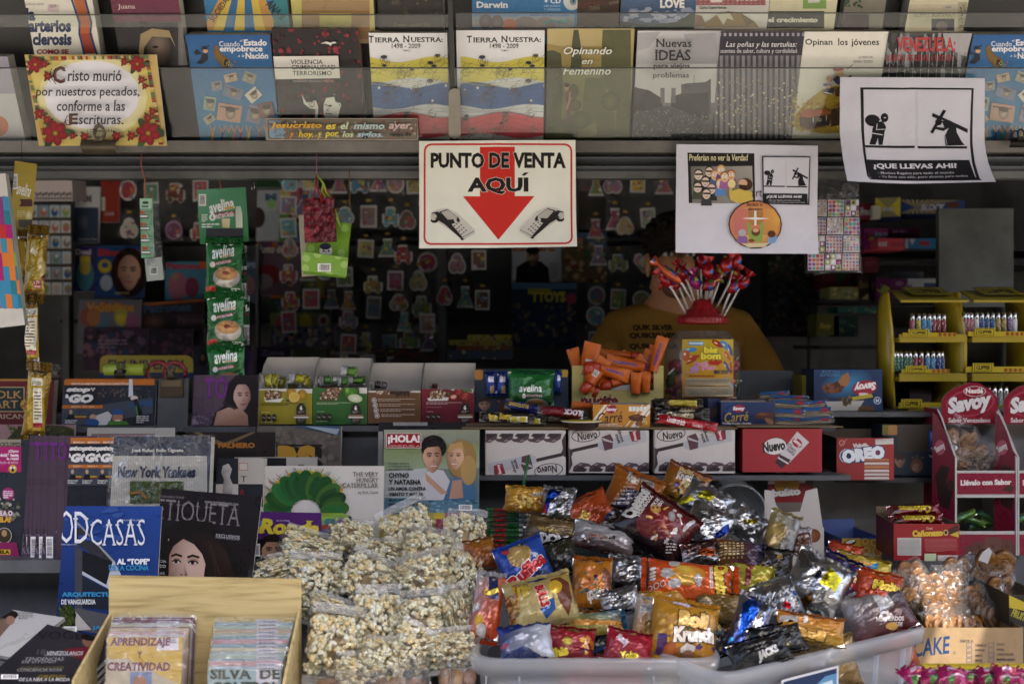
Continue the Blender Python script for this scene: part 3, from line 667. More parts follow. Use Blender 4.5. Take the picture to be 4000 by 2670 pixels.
b.r(1736,-60,1838,22,'d8c8c4');b.t('perdidos',1965,-30,2150,14,'e8e0dc',i=.2,b=.03);b.t('Carlos Castro Rincón',1640,56,1876,80,'2a2a2a',b=.02);b.p([(1580,120),(1660,140),(1700,230),(1580,240)],'7a5c38');b.p([(1690,200),(1790,130),(1890,100),(2010,120),(2120,190),(2160,240),(1690,240)],'8a6e38');b.p([(1790,130),(1900,105),(1940,180),(1880,160),(1850,220)],'c8c0ac');b.p([(2010,125),(2120,190),(2050,230)],'6a5028')
b=r2('cream and green paperback with black title band',1756,1908,bg='d4cca8');reg(3000,0);b.r(305,-200,510,78,'7aa04c');b.r(350,-60,450,26,'c0c4bc',rot=-3);b.r(-60,100,492,250,'1c1c1a');b.t('el crecimiento',0,152,436,198,'d8d4c0',b=.05)
b=r2('grey and maroon paperback with green fern drawing',1925,2018,bg='7c7668');reg(3000,0);b.spk(40,660,-60,820,70,['2c4a24','38582c','24401e'],8,22,5);b.r(600,126,880,260,'3a1820')
b=r2('old cream paperback with decorated border, at the right',2066,2198,yt=-6,yb=130,bg='c8c0a0',T=.04);reg(3000,0);b.r(1235,40,1740,260,'b8b094');b.r(1660,20,1745,300,'a49c7c');b.t('SOPHY BURNHAM',1280,108,1640,152,'6c6448',sf=1,i=.1);b.t('The New York Times',1310,50,1520,74,'d8c488',sf=1,i=.15);b.r(1430,166,1630,270,'2c3038');b.e(1520,230,50,45,'6a5a58');b.r(1525,48,1640,100,'b4ac98',rot=-3);b.t('-1800',1540,54,1600,74,'555',i=.2)
b.spk(30,1670,40,1735,260,['8a8060','6c6448'],6,14,3)
# paper signs
def curl(a,b=.0,c=.004,sd=0):
 return lambda u,v: (u,v,a*max(0,-v)**2*(.4+.6*max(0,u))+b*max(0,-u)**2*max(0,-v)+c*noise.noise(V3((u*1.3,v*1.3,sd)))+.0016*noise.noise(V3((u*3.6+v,v*2.8,sd+4)))+.0022*max(0,.12-abs(u+.02*v))*8)
big()
s=sheet('sign','cream paper sign with red border, large red arrow and two card readers','sign',fc(1141.5,446,359,247,-.06,roll=-.4),shape=curl(.03,0,.003),n=(12,8));s.fill('f1e8d6')
s.rr(972,329,1313,563,17,'d22a26');s.rr(976.5,333.5,1308.5,558.5,13,'f1e8d6')
s.p([(1101,337),(1181,337),(1181,450),(1226,450),(1143.5,551),(1062,450),(1101,450)],'d8281c')
for t_,x0,x1 in (('PUNTO',988,1111),('DE',1122,1168),('VENTA',1177,1298)): s.t(t_,x0,350,x1,386,'1c1512',b=.045,o='f1e8d6',ow=.03)
s.t('AQUI',1072,407,1212,446,'1c1512',b=.045,o='f1e8d6',ow=.03);s.p([(1196,403),(1203,396),(1213,396),(1204,403)],'1c1512')
def reader(mx):
 q=lambda *pts: [((x if not mx else 1141.5*2-x-1),y-mx*2) for x,y in pts]
 s.p(q((990,487),(1004,480),(1026,477),(1048,487),(1089,527),(1090,536),(1066,551),(1058,547),(1030,527),(996,505),(988,496)),'d2ccc0')
 s.p(q((989,489),(1004,485),(1020,496),(1062,545),(1058,549),(1020,515),(1000,503)),'241e1a');s.e(*q((997,506))[0],9,6,'241e1a');s.e(*q((995,498))[0],7,8,'c4bcae');s.e(*q((1001,501))[0],2,2,'4c463e')
 s.p(q((1007,486),(1026,480),(1052,499),(1056,507),(1036,515),(1022,500)),'241e1a');s.p(q((1012,487),(1027,482),(1049,498),(1048,503),(1027,504)),'b8b2a4')
 for i in range(4):
  for j in range(3): s.e(*q((1043+i*5.5+j*6.3-j*1.5,518-j*4+i*6.5))[0],2.2,1.8,'2c2622');s.e(*q((1043+i*5.5+j*6.3-j*1.5,517.5-j*4+i*6.5))[0],1,.8,'c8c0b4')
 s.e(*q((1045,507))[0],3,5,'c8c2b6',rot=-30);s.l(q((1060,547),(1088,531)),1.5,'6c655c');s.e(*q((1061,550))[0],4,2.5,'241e1a')
reader(0);reader(1)
def pict(s,T,k):
 """two-panel pictogram in a black frame;T maps its own coordinates,k is the scale"""
 E=lambda x,y,rx,ry,c,r_=0: s.e(*T(x,y),rx*k,ry*k,c,rot=r_)
 Q=lambda pts,c: s.p([T(*p_) for p_ in pts],c)
 Q([(806,766),(1800,772),(1778,1590),(1790,1606),(850,1590),(825,1560)],'17141a');Q([(835,785),(1780,788),(1752,1578),(860,1580),(845,1560)],'d6d4de')
 s.l([T(1290,800),(T(1290,1275))],4*k,'b8b6c2');s.l([T(1303,800),(T(1303,1275))],4*k,'b8b6c2')
 Q([(835,1275),(1280,1278),(1275,1300),(845,1296)],'17141a');Q([(1300,1280),(1737,1284),(1730,1305),(1308,1302)],'17141a')
 E(915,1055,68,52,'17141a',8);s.l([T(975,1060),T(1000,1080)],10*k,'d6d4de')                # man with a sack on his back
 E(1020,1030,34,40,'17141a');E(1024,1030,10,5,'d6d4de');Q([(950,1070),(1005,1060),(1035,1110),(1020,1160),(1010,1220),(1000,1270),(965,1272),(960,1215),(935,1270),(880,1268),(905,1200),(915,1120)],'17141a')
 s.l([T(955,1085),T(950,1135),T(1020,1130)],6*k,'d6d4de');s.l([T(905,1165),T(1000,1180)],8*k,'d6d4de');s.l([T(960,1215),T(945,1262)],5*k,'d6d4de')
 Q([(1440,990),(1748,1130),(1745,1165),(1430,1020)],'17141a');Q([(1530,962),(1558,970),(1440,1172),(1416,1160)],'17141a')           # man bent under a cross
 s.l([T(1465,1045),T(1600,1075)],8*k,'d6d4de');E(1490,1070,30,30,'17141a');Q([(1515,1060),(1590,1055),(1640,1090),(1650,1160),(1690,1240),(1715,1275),(1545,1280),(1540,1195),(1580,1120),(1530,1150),(1450,1130),(1450,1110),(1530,1120)],'17141a');s.l([T(1520,1075),T(1535,1120)],5*k,'d6d4de');s.l([T(1545,1192),T(1560,1275)],3*k,'d6d4de')
 Q([(835,1408),(1737,1412),(1745,1585),(862,1582),(845,1560)],'17141a')
 def tx(t_,x0,y0,x1,y1,c,b): (a,e_),(g,h)=T(x0,y0),T(x1,y1);s.t(t_,a,e_,g,h,c,b=b)
 tx('¿QUE LLEVAS AHI?',895,1440,1622,1498,'e0dee6',.04);tx('- Muchos Regalos para todo el mundo',930,1516,1586,1544,'c8c6d0',.01);tx('- Yo llevo uno sólo, pero alcanza para todos',935,1552,1686,1578,'c0beca',.01)
reg(3000,0)
s=sheet('poster','large white poster with black framed sack carrier and cross carrier, curled at its foot','poster',fc(1262,1150,1268,940,-.11,roll=.4),shape=curl(.05,.03,.002),n=(14,10));s.fill('d6d4de')
pict(s,lambda x,y: (x,y),1)
big()
s=sheet('poster','white sheet with cartoon crowd, small black frame and round picture, above the lollipops','poster',fc(1713,457,325,249,-.07,roll=.6),shape=curl(.012,0,.003),n=(12,8));s.fill('d4d2dc')
s.p([(1577,350),(1730,352),(1732,466),(1580,466)],'1d1a1c');s.t('Preferían no ver la Verdad',1581,354,1715,369,'e8e0a8',i=.1,b=.01);s.p([(1584,382),(1725,381),(1728,465),(1588,466)],['6e6a60','a8a498','98948a','7a766c'])
for x,y,c,hr,gl,cl in ((1602,401,'e0c8b0','222',1,'4a4e3c'),(1627,394,'e0c8b0','1c1c1c',1,'333'),(1640,402,'e8b890','a8703c',0,'4c6a9a'),(1654,391,'e8c090','c89850',0,'7a4a7a'),(1677,402,'e8b080','b05030',0,'985080'),(1618,417,'dcc4b0','1c1c1c',1,'2c2c30'),(1600,430,'dcc4b0','222',1,'4a4e3c'),(1632,433,'e0c8b4','8a4a70',1,'2c3028'),(1652,422,'ecc498','c8a030',0,'5a88c8'),(1662,406,'e8b890','8a5a30',0,'a860a0'),(1620,445,'dcc4b0','222',1,'3a3a3c')):
 s.p([(x-10,y+8),(x+10,y+8),(x+13,y+27),(x-13,y+27)],cl);s.e(x,y-3,10,10,hr);s.e(x,y+1,9,11,c)
 if gl: s.r(x-8,y-3,x+9,y+1,'16161a')
 else: s.e(x-3,y-1,3,3,'fff');s.e(x+4,y-1,3,3,'fff');s.e(x-2,y-1,1,1,'111');s.e(x+5,y-1,1,1,'111')
 s.l([(x-3,y+7),(x+3,y+6)],1,'5a3028')
s.p([(1672,440),(1705,430),(1724,442),(1726,465),(1690,466),(1675,458)],'d8b84c');s.e(1710,424,15,14,'4a2c18');s.e(1703,421,10,9,'e0b088');s.p([(1694,424),(1712,426),(1708,436),(1696,434)],'3c2414');s.e(1678,422,9,10,'ecd88c');s.l([(1676,432),(1676,448)],6,'d8b84c')
s.t('art',1724,437,1747,452,'222')
x0,y0,k=1747,359,111/994
pict(s,lambda x,y: (x0+(x-806)*k,y0+(y-766)*k*1.19),k)
s.e(1731,516,61,56,'1c1618');s.e(1731,516,58.5,53.5,'f0d060','d07848');s.p([(1675,505),(1690,480),(1772,480),(1788,505),(1780,540),(1682,540)],['d88a50','d06a70','e0a040','e0b040','d89030','c86a70'])
s.t('Bendecir lo',1712,465,1748,474,'1c1618',b=.02);s.t('alimentos',1715,476,1748,484,'1c1618',b=.02)
s.p([(1715,486),(1750,486),(1748,500),(1717,500)],'b47a38');s.p([(1715,505),(1750,505),(1748,516),(1717,516)],'b47a38');s.p([(1700,502),(1730,499),(1765,502),(1730,505)],'fff8e0');s.r(1729,484,1734,518,'fff8e0')
s.p([(1712,512),(1720,510),(1722,530),(1742,530),(1744,510),(1752,512),(1748,540),(1745,556),(1720,556),(1716,540)],'8aa848');s.e(1732,533,10,10,'6a3c20');s.e(1732,529,7,5,'d8a880');s.p([(1690,545),(1700,538),(1712,545),(1714,560),(1688,556)],'8a60a0');s.e(1701,535,9,8,'b0b0b4');s.p([(1760,548),(1772,542),(1782,545),(1776,558),(1758,562)],'7aa0d0');s.e(1768,538,9,8,'5a3420');s.p([(1700,560),(1762,558),(1752,568),(1715,569)],'d8c898');s.e(1722,553,7,4,'7a4a28')
big();reg(0,0)
s=sheet('verse_card','cream card with red flowers and mosaic border, gothic verse lettering','sign',fr(340,1460,480,1275,-.048,-20),T=.003)
s.fill('cdae66');s.p([(195,500),(1300,483),(1440,1262),(390,1290)],'b89c54');s.p([(240,540),(1270,520),(1390,1262),(420,1280)],'d8c468');s.e(810,850,480,370,'e8e6ec','e0d898');s.e(805,830,420,300,'e6e4ea')
g=random.Random(4)
for i in range(46):
 t=(i+.5)/46;c=g.choice(['8e2028','c8a83c','5a7a50','d8c080','a85030','d0b070'])
 w_=11
 s.p([(200+1100*t-w_,498-15*t),(200+1100*t+w_,498-15*t),(205+1100*t+w_,530-15*t),(205+1100*t-w_,530-15*t)],c)
 if i<34:
  t=(i+.5)/34;y=530+740*t;c=g.choice(['8e2028','c8a83c','5a7a50','d8c080','a85030'])
  s.p([(206+190*t,y-9),(238+185*t,y-9),(240+185*t,y+9),(208+190*t,y+9)],c);c=g.choice(['8e2028','c8a83c','5a7a50','d8c080','a85030']);s.p([(1272+122*t,y-14),(1304+130*t,y-14),(1306+130*t,y+5),(1274+122*t,y+5)],c)
def flower(x,y,r_):
 for k in range(7): s.e(x+r_*.95*math.cos(k*2.1),y+r_*.8*math.sin(k*2.1),r_*.5,r_*.26,g.choice(['2e4a28','3c5c30','24401f']),rot=math.degrees(k*2.1))
 for k in range(6): a=k*60+15;s.e(x+r_*.48*math.cos(R(a)),y+r_*.48*math.sin(R(a)),r_*.5,r_*.34,'a81c24','7c1218',rot=a)
 s.e(x,y,r_*.22,r_*.22,'c8a030','5a3a10')
for x,y,r_ in ((318,565,75),(1210,560,75),(430,665,40),(400,560,34),(1098,542,32),(1250,695,34),(1280,750,28),(500,1160,115),(1310,1160,112),(365,990,50),(430,1040,38),(1310,1025,42),(1350,970,34),(760,1190,42),(1040,1185,45),(660,1180,30),(1170,1180,40)): flower(x,y,r_)
def goth(t_,x0,y0,x1,y1):
 s.t(t_,x0,y0,x1,y1,'2c2a2e',b=.012,i=.08,sf=1)
goth('ristó murió'.replace('tó','to'),612,610,1085,705);goth('por nuestros pecados,',340,750,1245,858);goth('conforme a las',522,870,1115,965);goth('scrituras.',712,1000,1105,1080)
for ch,x,y,w_,h in (('C',485,575,118,150),('E',618,985,90,95)): s.t(ch,x,y,x+w_,y+h,'3c2420',b=.03,sf=1);s.t(ch,x+14,y+12,x+w_-10,y+h-14,'6a4434',b=.0);s.l([(x-5,y+20),(x-22,y+60),(x-10,y+100),(x+30,y+h+4)],7,'3c2420');s.l([(x,y+h*.6),(x-30,y+h*.75),(x-16,y+h*.9)],5,'3c2420')
s.t('1 Corintios 15:3',790,1122,1003,1148,'2c2a2e',b=.03)
reg(1000,0)
s=sheet('verse_plate','narrow metallic plate with italic yellow verse lettering on the rack edge','sign',fr(88,1420,1036,1228,-.05,-22),T=.003,back='8a8074');s.fill('8e8478')
s.rr(86,1036,1420,1226,24,'9c9080');s.rr(104,1046,1410,1216,14,'141414');s.rr(109,1050,1406,1212,12,'7c7060');s.p([(110,1056),(230,1056),(250,1206),(120,1206)],'7fa0b4');s.spk(260,112,1056,1400,1206,['9c5048','8a8a78','b0a488','6c7a78','7c4a40','5c5648','a89c84'],4,16,3)
for t_,x0,y0,x1,y1,c in (('Jesucristo',130,1062,585,1128,'e0a830'),('es',620,1080,708,1125,'e0c83c'),('el',745,1062,825,1124,'ccd4a8'),('mismo',855,1066,1130,1124,'b8ccc8'),('ayer,',1165,1075,1378,1140,'d0b4ac'),('y',300,1150,345,1205,'e0922c'),('hoy,',375,1140,518,1205,'e0c03c'),('y',545,1150,585,1205,'e0c83c'),('por',612,1146,732,1205,'dccc48'),('los',758,1140,862,1192,'ccd4a8'),('siglos.',888,1142,1122,1205,'b0c8d0')): s.t(t_,x0,y0,x1,y1,c,b=.03,i=.25,sf=1,o='20201e',ow=.035)
s.t('Hebreos 13:8',1180,1154,1360,1182,'16161a',b=.03)
def clip_thing(label,x,y,w_,h,Y,name='bulldog_clip',col='8a7c66',sleeve=None):
 f=fc(x,y,w_,h,Y);root=thing(name,label,'clip',f.o+f.U*f.W/2,'metal paper clips');m=part('jaw',root);W,H=f.W,f.H
 rows=[]
 for t in range(9):
  a=-1+t/4;rows.append([f.o+f.U*(W*q)+f.V*(H*.22+H*.26*a)+f.N*(.006+H*.25*(1-a*a)) for q in (-.02*a,.25,.5,.75,1+.02*a)])
 m.grid(rows,C(col),'worn_metal');m.grid([r[::-1] for r in rows],C(col),'worn_metal')
 for d in (.47,.40):
  m=part('handle',root);c=f.o+f.U*W*d*1.03+f.V*H*.72+f.N*(.012 if d>.42 else -.004);k=.26
  pts=[c+f.U*(H*k*.7*math.sin(a))+f.V*(H*k*math.cos(a)) for a in [i*.35-2.9 for i in range(18)]];m.tube(pts,H*.05,col,'worn_metal',6)
  m.obox(c,f.U,f.V,f.N,-H*.16,H*.16,-H*.5,-H*.15,-.001,.001,C(col),'worn_metal')
 return root
reg(0,0);clip_thing('large brass binder clip gripping the rail below the verse card',890,1222,305,245,-.065)
reg(3000,0);clip_thing('dark binder clip at the right end of the rail, beside the black and white poster',2190,1215,200,150,-.06,col='3a342c')
# things hanging in the opening
def pillow(T,sd,amp=.004,end=.10,sk=0):
 """shape of a filled sachet: fat in the middle,flat crinkled ends"""
 def f(u,v):
  a=max(0,1-abs(u)**2.4);b=max(0,1-abs(v)**2.6)
  z=T*(a*b)**.55
  w_=noise.noise(V3((u*1.6+sd*3.1,v*1.6,sd*1.7)))*1.3+.7*abs(noise.noise(V3((u*3.1,v*3.3+sd,sd*2.3))))+.35*noise.noise(V3((u*7,v*6,sd*1.1+9)))
  z+=amp*w_*(a*.9+.1)*(.4+.6*b)+amp*.9*abs(v)**5*math.sin(u*9+sd*2+2*noise.noise(V3((u*2,sd,v))))*(a*.9+.1)
  x=u*(1-end*(1-abs(v)**3)*.55+.015*math.sin(v*7+sd));y=v*(1-.05*(1-u*u))+.015*noise.noise(V3((u*2,sd,1)))+sk*u*u
  return x,y,z
 return f
def ribbed(mb,f,b0,b1,col,mat,T=.0015,n=28,sd=0,jag=True):
 """crimped end seal between heights b0 and b1 of frame f"""
 W=f.W;rows=[]
 for j in range(7):
  t=j/6;rows.append([f.o+f.U*(W*i/n)+f.V*(b0+(b1-b0)*t+(.0012*(i % 2) if jag and j in (0,) and b0<0 else .0012*(i % 2)*(j==6 and b1>f.H*.5)))+f.N*(T*(j % 2)+.003*math.sin(i*.55+sd)+.002*math.sin(i*1.3+sd*2)) for i in range(n+1)])
 mb.grid(rows,C(col),mat,sm=False);mb.grid([[p_-f.N*.0006 for p_ in r[::-1]] for r in rows],C('b8b8b8'),'silver_foil',sm=False)
def bag(name,label,cat,f,T,sd,bg,mat='print_foil',amp=.005,n=(14,14),seal=None,group=None,root=None,pname='wrapper',sm=.07,backc='c4c4c4',backm='silver_foil',sk=0,ends=(1,1)):
 root=root or thing(name,label,cat,f.o+f.U*f.W/2,group)
 mb=part(pname,root);g=Fr();h=f.H*sm
 g.U,g.V,g.N,g.W,g.H=f.U,f.V,f.N,f.W,f.H-2*h;g.o=f.o+f.V*h
 pn=Pan(mb,g.o,g.U,g.V,g.W,g.H,mat,pillow(T,sd,amp,sk=sk),n)
 q=Pan(mb,g.o,g.U,g.V,g.W,g.H,backm,lambda u,v: (lambda r: (r[0],r[1],-r[2]*.7))(pillow(T,sd+5,amp,sk=sk)(u,v)),(8,8));k=len(mb.f);q.fill(backc)
 for i in range(k,len(mb.f)): mb.f[i]=mb.f[i][::-1];mb.n[i]=[-x for x in mb.n[i][::-1]];mb.c[i]=mb.c[i][::-1]
 for e_,on in zip((0,1),ends):
  if not on: continue
  s_=part('seal',root)
  if e_==0: ribbed(s_,g,-h,0,seal or bg if not isinstance(bg,list) else seal or bg[0],mat,sd=sd)
  else: ribbed(s_,g,g.H,g.H+h,seal or bg if not isinstance(bg,list) else seal or bg[-1],mat,sd=sd+1)
 pn.fill(bg);pn.root=root;return pn
def string(parent,pts,r_=.0012,col='b0583c'):
 m=part('string',parent);m.tube(pts,r_,col,'cloth',5)
big()
root=thing('sachet_strip','yellow header card with chain of twisted yellow sachets at the far left','sachets',P(60,560,-.12));Y=-.12
f=fc(53,455,46,165,Y,yaw=32,roll=4);m=part('header_card',root);pn=Pan(m,f.o,f.U,f.V,f.W,f.H,'card',lambda u,v: (u,v,.004*math.sin(v*2)),(3,8));pn.fill('a8912a');m.obox(f.o,f.U,f.V,f.N,0,f.W,0,f.H,-.004,-.0036,C('8a7a2a'),'card');reg(0,600)
pn.bars(106,180,152,312,ver=False);pn.t('avelina',150,262,272,372,'e8e4d0',i=.2,rot=14,b=.02);pn.p([(170,398),(278,398),(288,440),(280,462),(170,462),(186,428)],'4a1c1c');pn.e(252,540,30,44,'d8d0a8','b8a868');pn.r(165,575,310,640,'4a4438')
pn.lines(150,500,222,560,4,'d8d0a0');big();string(root,[P(49,322,-.05),P(50,352,-.08),P(52,395,Y-.004)],col='3a3a3a',r_=.0006)
for cx,cy,w_,h,rl,yw,sd,fl in ((60,600,40,145,1,50,2,0),(82,606,46,180,4,15,1,1),(74,762,44,175,-2,-28,3,0),(84,925,50,190,6,14,4,0)):
 big();pn=bag('','','',fc(cx,cy,w_,h,Y-.01*fl,yaw=yw,roll=rl),.010,sd,['7c5a10','7c5a10','8a6814','8a6814'],root=root,pname='sachet',amp=.006,n=(6,14),sm=.11,seal='6c5010')
 pn.p([(cx-w_*.4,cy-h*.33),(cx+w_*.4,cy-h*.33),(cx+w_*.4,cy+h*.34),(cx-w_*.4,cy+h*.34)],'a08418')
 if fl:
  reg(0,600);pn.t('avelina',275,815,350,885,'e8e0c8',i=.2,rot=35,b=.02);pn.e(375,1000,36,100,'d8cc94','a89048',rot=-8);pn.rr(300,1112,365,1190,12,'8a1c24');pn.p([(365,1085),(412,1040),(412,1110),(375,1120)],'6a1418');pn.t('170',305,1120,360,1150,'e8d8d0');pn.t('4500',305,1162,360,1182,'e8d8d0')
 else:
  pn.p([(cx-w_*.12,cy-h*.2),(cx+w_*.3,cy-h*.2),(cx+w_*.3,cy+h*.3),(cx-w_*.12,cy+h*.3)],'d8d0b8');pn.lines(cx-w_*.08,cy-h*.15,cx+w_*.26,cy+h*.22,9,'5a4a30');pn.p([(cx-w_*.12,cy+h*.24),(cx+w_*.3,cy+h*.24),(cx+w_*.3,cy+h*.3),(cx-w_*.12,cy+h*.3)],'9a1c28');pn.p([(cx-w_*.2,cy-h*.32),(cx+w_*.3,cy-h*.32),(cx+w_*.3,cy-h*.23),(cx-w_*.2,cy-h*.23)],'d0c8a8');pn.t('avelina',cx-w_*.16,cy-h*.31,cx+w_*.26,cy-h*.24,'3a3020',i=.2)
def green(label,root,cx,cy,w_,h,sd,roll=0,Y=.045):
 big();pn=bag('','','',fc(cx,cy,w_,h,Y,roll=roll),.011,sd,['12501f','12501f','186a2a','186a2a'],root=root,pname='sachet',amp=.0035,n=(9,12),sm=.1,seal='145a24')
 pn.t('avelina',cx-28,cy-56,cx+26,cy-24,'e8ece4',i=.25,rot=-8,b=.02);pn.l([(cx-2,cy-26),(cx+26,cy-32)],2.4,'c89a40');pn.p([(cx-20,cy-14),(cx+22,cy-22),(cx+22,cy-13),(cx-20,cy-5)],'7c1420');pn.t('INSTANTÁNEA',cx-17,cy-18,cx+21,cy-10,'e0d8d0',rot=-10,b=.02);pn.e(cx-25,cy-8,7,7,'dcdcd4')
 pn.e(cx+8,cy+22,32,25,'dcd8d0','908c84');pn.e(cx+8,cy+14,27,16,'c89a5c','a0703c');pn.e(cx+8,cy+12,8,5,'8a2a18');pn.l([(cx+4,cy+8),(cx+18,cy+14)],2,'4a2010')
 for i in range(3): pn.r(cx-40+i*8,cy+42,cx-34+i*8,cy+54,'b81c24')
 pn.lines(cx+18,cy+48,cx+38,cy+56,2,'d0d8cc');return pn
root=thing('sachet_strip','green header card with chain of green porridge sachets hanging left of centre','sachets',P(515,620,.05));big()
f=fc(509,494,112,125,.05,roll=-3.5);m=part('header_card',root);pn=Pan(m,f.o,f.U,f.V,f.W,f.H,'card',lambda u,v: (u,v,-.008*abs(u+.1)),(6,6));m.obox(f.o,f.U,f.V,f.N,0,f.W*.9,.008,f.H,-.012,-.011,C('2c6a40'),'card');pn.fill(['28743c','2c7a40','4a9068','5ea080']);reg(0,600)
pn.bars(1732,352,1798,455,ver=False);pn.t('avelina',1822,400,2042,505,'f0f2ec',i=.2,rot=-14,b=.03);pn.p([(1880,520),(2048,498),(2052,530),(1885,570)],'7c1424');pn.t('INSTANTÁNEA',1888,508,2045,560,'ece4e0',rot=-10,b=.03);pn.e(1858,555,30,32,'dce4dc');pn.t('6',1846,538,1868,572,'2c7a40',b=.04);pn.p([(1962,470),(2040,455),(2042,478),(1965,490)],'c8a040')
pn.p([(1940,570),(2010,565),(2005,648),(1945,648)],['d8c89c','e0d8b8','c8b888','b8a878']);pn.p([(2058,460),(2098,455),(2112,520),(2116,645),(2060,645),(2056,520)],['a8c4b0','a8c4b0','d8d8c8','e0dccc','d0ccb8','c8d0c0']);pn.lines(1760,530,1812,600,5,'d8e4d8',.5);pn.lines(1760,612,1920,655,2,'e0e8e0',.5);pn.r(1800,655,2120,740,'2c2c34');big();string(root,[P(504,395,-.03),P(503,415,.03),P(508,434,.049)])
for cx,cy,h,sd,rl in ((514,615,142,1,1),(517,737,140,2,0),(520,855,138,3,-2)): green('',root,cx,cy,86,h,sd,rl,.045)
for cx,cy,h,sd in ((560,640,150,4),(566,735,110,5)):
 big();pn=bag('','','',fc(cx,cy,26,h,.07,yaw=-50),.006,sd,'125022',root=root,pname='sachet',amp=.003,n=(5,9),sm=.1);pn.r(cx-6,cy-30,cx+8,cy-22,'c8ccc4');pn.r(cx-6,cy-16,cx+8,cy-12,'a01c24');pn.bars(cx-6,cy+10,cx+8,cy+46,ver=False)
root=thing('glue_strip','narrow pale green card of four small tubes in a clear pouch hanging at left','stationery pack',P(345,540,-.02));reg(0,600)
f=fc(1285,650,110,520,-.02,roll=-1.5);m=part('card',root);pn=Pan(m,f.o,f.U,f.V,f.W,f.H,'card');m.obox(f.o,f.U,f.V,f.N,0,f.W,0,f.H,-.002,0,C('7aa880'),'card');pn.fill('6ea878');pn.r(1215,395,1330,480,'9cc8a4');pn.rr(1248,418,1300,440,8,'22302a');pn.r(1240,456,1300,468,'2a2a20')
for i in range(4): y=500+i*105;pn.p([(1222+i*8,y),(1268+i*8,y),(1268+i*8,y+26),(1222+i*8,y+26)],'b84a1c');pn.lines(1275+i*8,y+4,1325+i*8,y+24,2,'23402c');pn.rr(1225+i*6,y+32,1305+i*6,y+68,12,'39413a');pn.rr(1222+i*6,y+40,1300+i*6,y+58,8,'c8d4c8')
f=fc(1350,1010,150,200,-.022,roll=-6);m=part('label',root);pn=Pan(m,f.o,f.U,f.V,f.W,f.H,'gloss');pn.fill('9ca49c');pn.lines(1285,920,1350,980,4,'3a403a');pn.bars(1310,990,1380,1060,ver=True,bg='c4ccc4')
f=fc(1330,740,170,740,-.016,roll=-6);m=part('pouch',root);pn=Pan(m,f.o,f.U,f.V,f.W,f.H,'cellophane',pillow(.008,6,.005),(8,24));pn.fill('fff');string(root,[P(1240,5,-.045),P(1232,100,-.04),P(1270,225,-.03),P(1275,380,-.021)])
reg(1000,600)
def gbag(label,quad,Y,col,T=.012,mat='gloss',yaw=0,roll=0,**k):
 cx,cy,w_,h=quad;f=fc(cx,cy,w_,h,Y,roll=roll,yaw=yaw);root=thing('gift_bag',label,'gift bag',f.o+f.U*f.W/2+f.V*f.H,'gift bags hanging on a cord');m=part('bag',root)
 m.obox(f.o,f.U,f.V,f.N,0,f.W,0,f.H,-T,-.0062,C(col),mat)
 pn=Pan(m,f.o,f.U,f.V,f.W,f.H,mat,lambda u,v: (u,v,-.0022+k.get('amp',.001)*(noise.noise(V3((u*3,v*4,2)))+.6*noise.noise(V3((u*7,v*9,5))))),(12,14));pn.fill(col);pn.root=root;return pn,root
pn,root=gbag('small crimson foil gift bag hanging in front of the green dotted one',(553,578,275,390),-.05,'5c0c18',mat='print_foil',roll=-2.5,amp=.005)
pn.spk(60,400,380,710,780,['7c1424','4a0812','8e1c2c'],8,34,2)
for a,b_ in ((520,500),(535,590)): m=part('handle',root);m.tube([P(528,190,-.04),P(a,300,-.048),P(b_-10,430,-.052)],.0013,'a01c28','cloth',5)
m=part('cord',root);m.tube([P(532,-40,-.04),P(528,100,-.04),P(530,190,-.04)],.0009,'b05a78','cloth',5)
pn,root=gbag('lime green dotted gift bag with folded base and bar code, behind the red one',(620,830,370,480),-.02,'6c9a28',roll=6)
for x,y in ((775,650),(480,830),(745,870),(640,700),(560,640)): pn.e(x,y,34,34,'8cb450')
pn.e(610,850,56,60,'d8d8d0');pn.e(605,810,50,30,'2a2c48');pn.e(590,850,9,9,'222');pn.e(635,850,9,9,'222');pn.p([(600,855),(622,855),(610,870)],'c86a28');pn.t('ion!',715,675,770,695,'8a4020',i=.3)
f=fc(602,965,395,170,-.045,lean=-18,roll=8);m=part('base_flap',root);q=Pan(m,f.o,f.U,f.V,f.W,f.H,'gloss');m.obox(f.o,f.U,f.V,f.N,0,f.W,0,f.H,-.003,0,C('6c9a28'),'gloss');q.fill('74a42e')
for x,y in ((440,915),(720,890),(775,970),(640,1060),(430,1000),(540,880)): q.e(x,y,34,32,'94bc58')
q.bars(540,960,655,1030);q.l([(450,860),(600,990),(800,915)],2,'5a8420')
for x in (575,610): m=part('handle',root);m.tube([P(535,190,-.03),P(590,260,-.03),P(x,330,-.025),P(x+60,420,-.02),P(735,640,-.024)],.0022,'9ab03c','cloth',5)
pn,root=gbag('cream gift bag edge peeping out behind the red and green gift bags',(450,800,130,540),.0,'b0a890',roll=-3)
m=part('handle',root);m.tube([P(530,190,-.02),P(470,350,-.01),P(450,540,-.002)],.001,'b0a890','cloth',5)
m=part('cord',kiosk);m.tube([P(818,140,-.03),P(815,250,-.03),P(825,340,-.03),P(815,420,-.03),P(828,480,-.03)],.0009,'7a5a30','cloth',5)
reg(0,600);root=thing('paper_clip','single wire paper clip hanging right of the green header card','clip',P(2215,295,.1));m=part('wire',root);m.tube([P(2205,330,.1),P(2200,250,.1),P(2215,240,.1),P(2228,255,.1),P(2226,335,.1),P(2212,348,.1),P(2204,335,.1)],.0009,'a8a8a8','chrome',5)
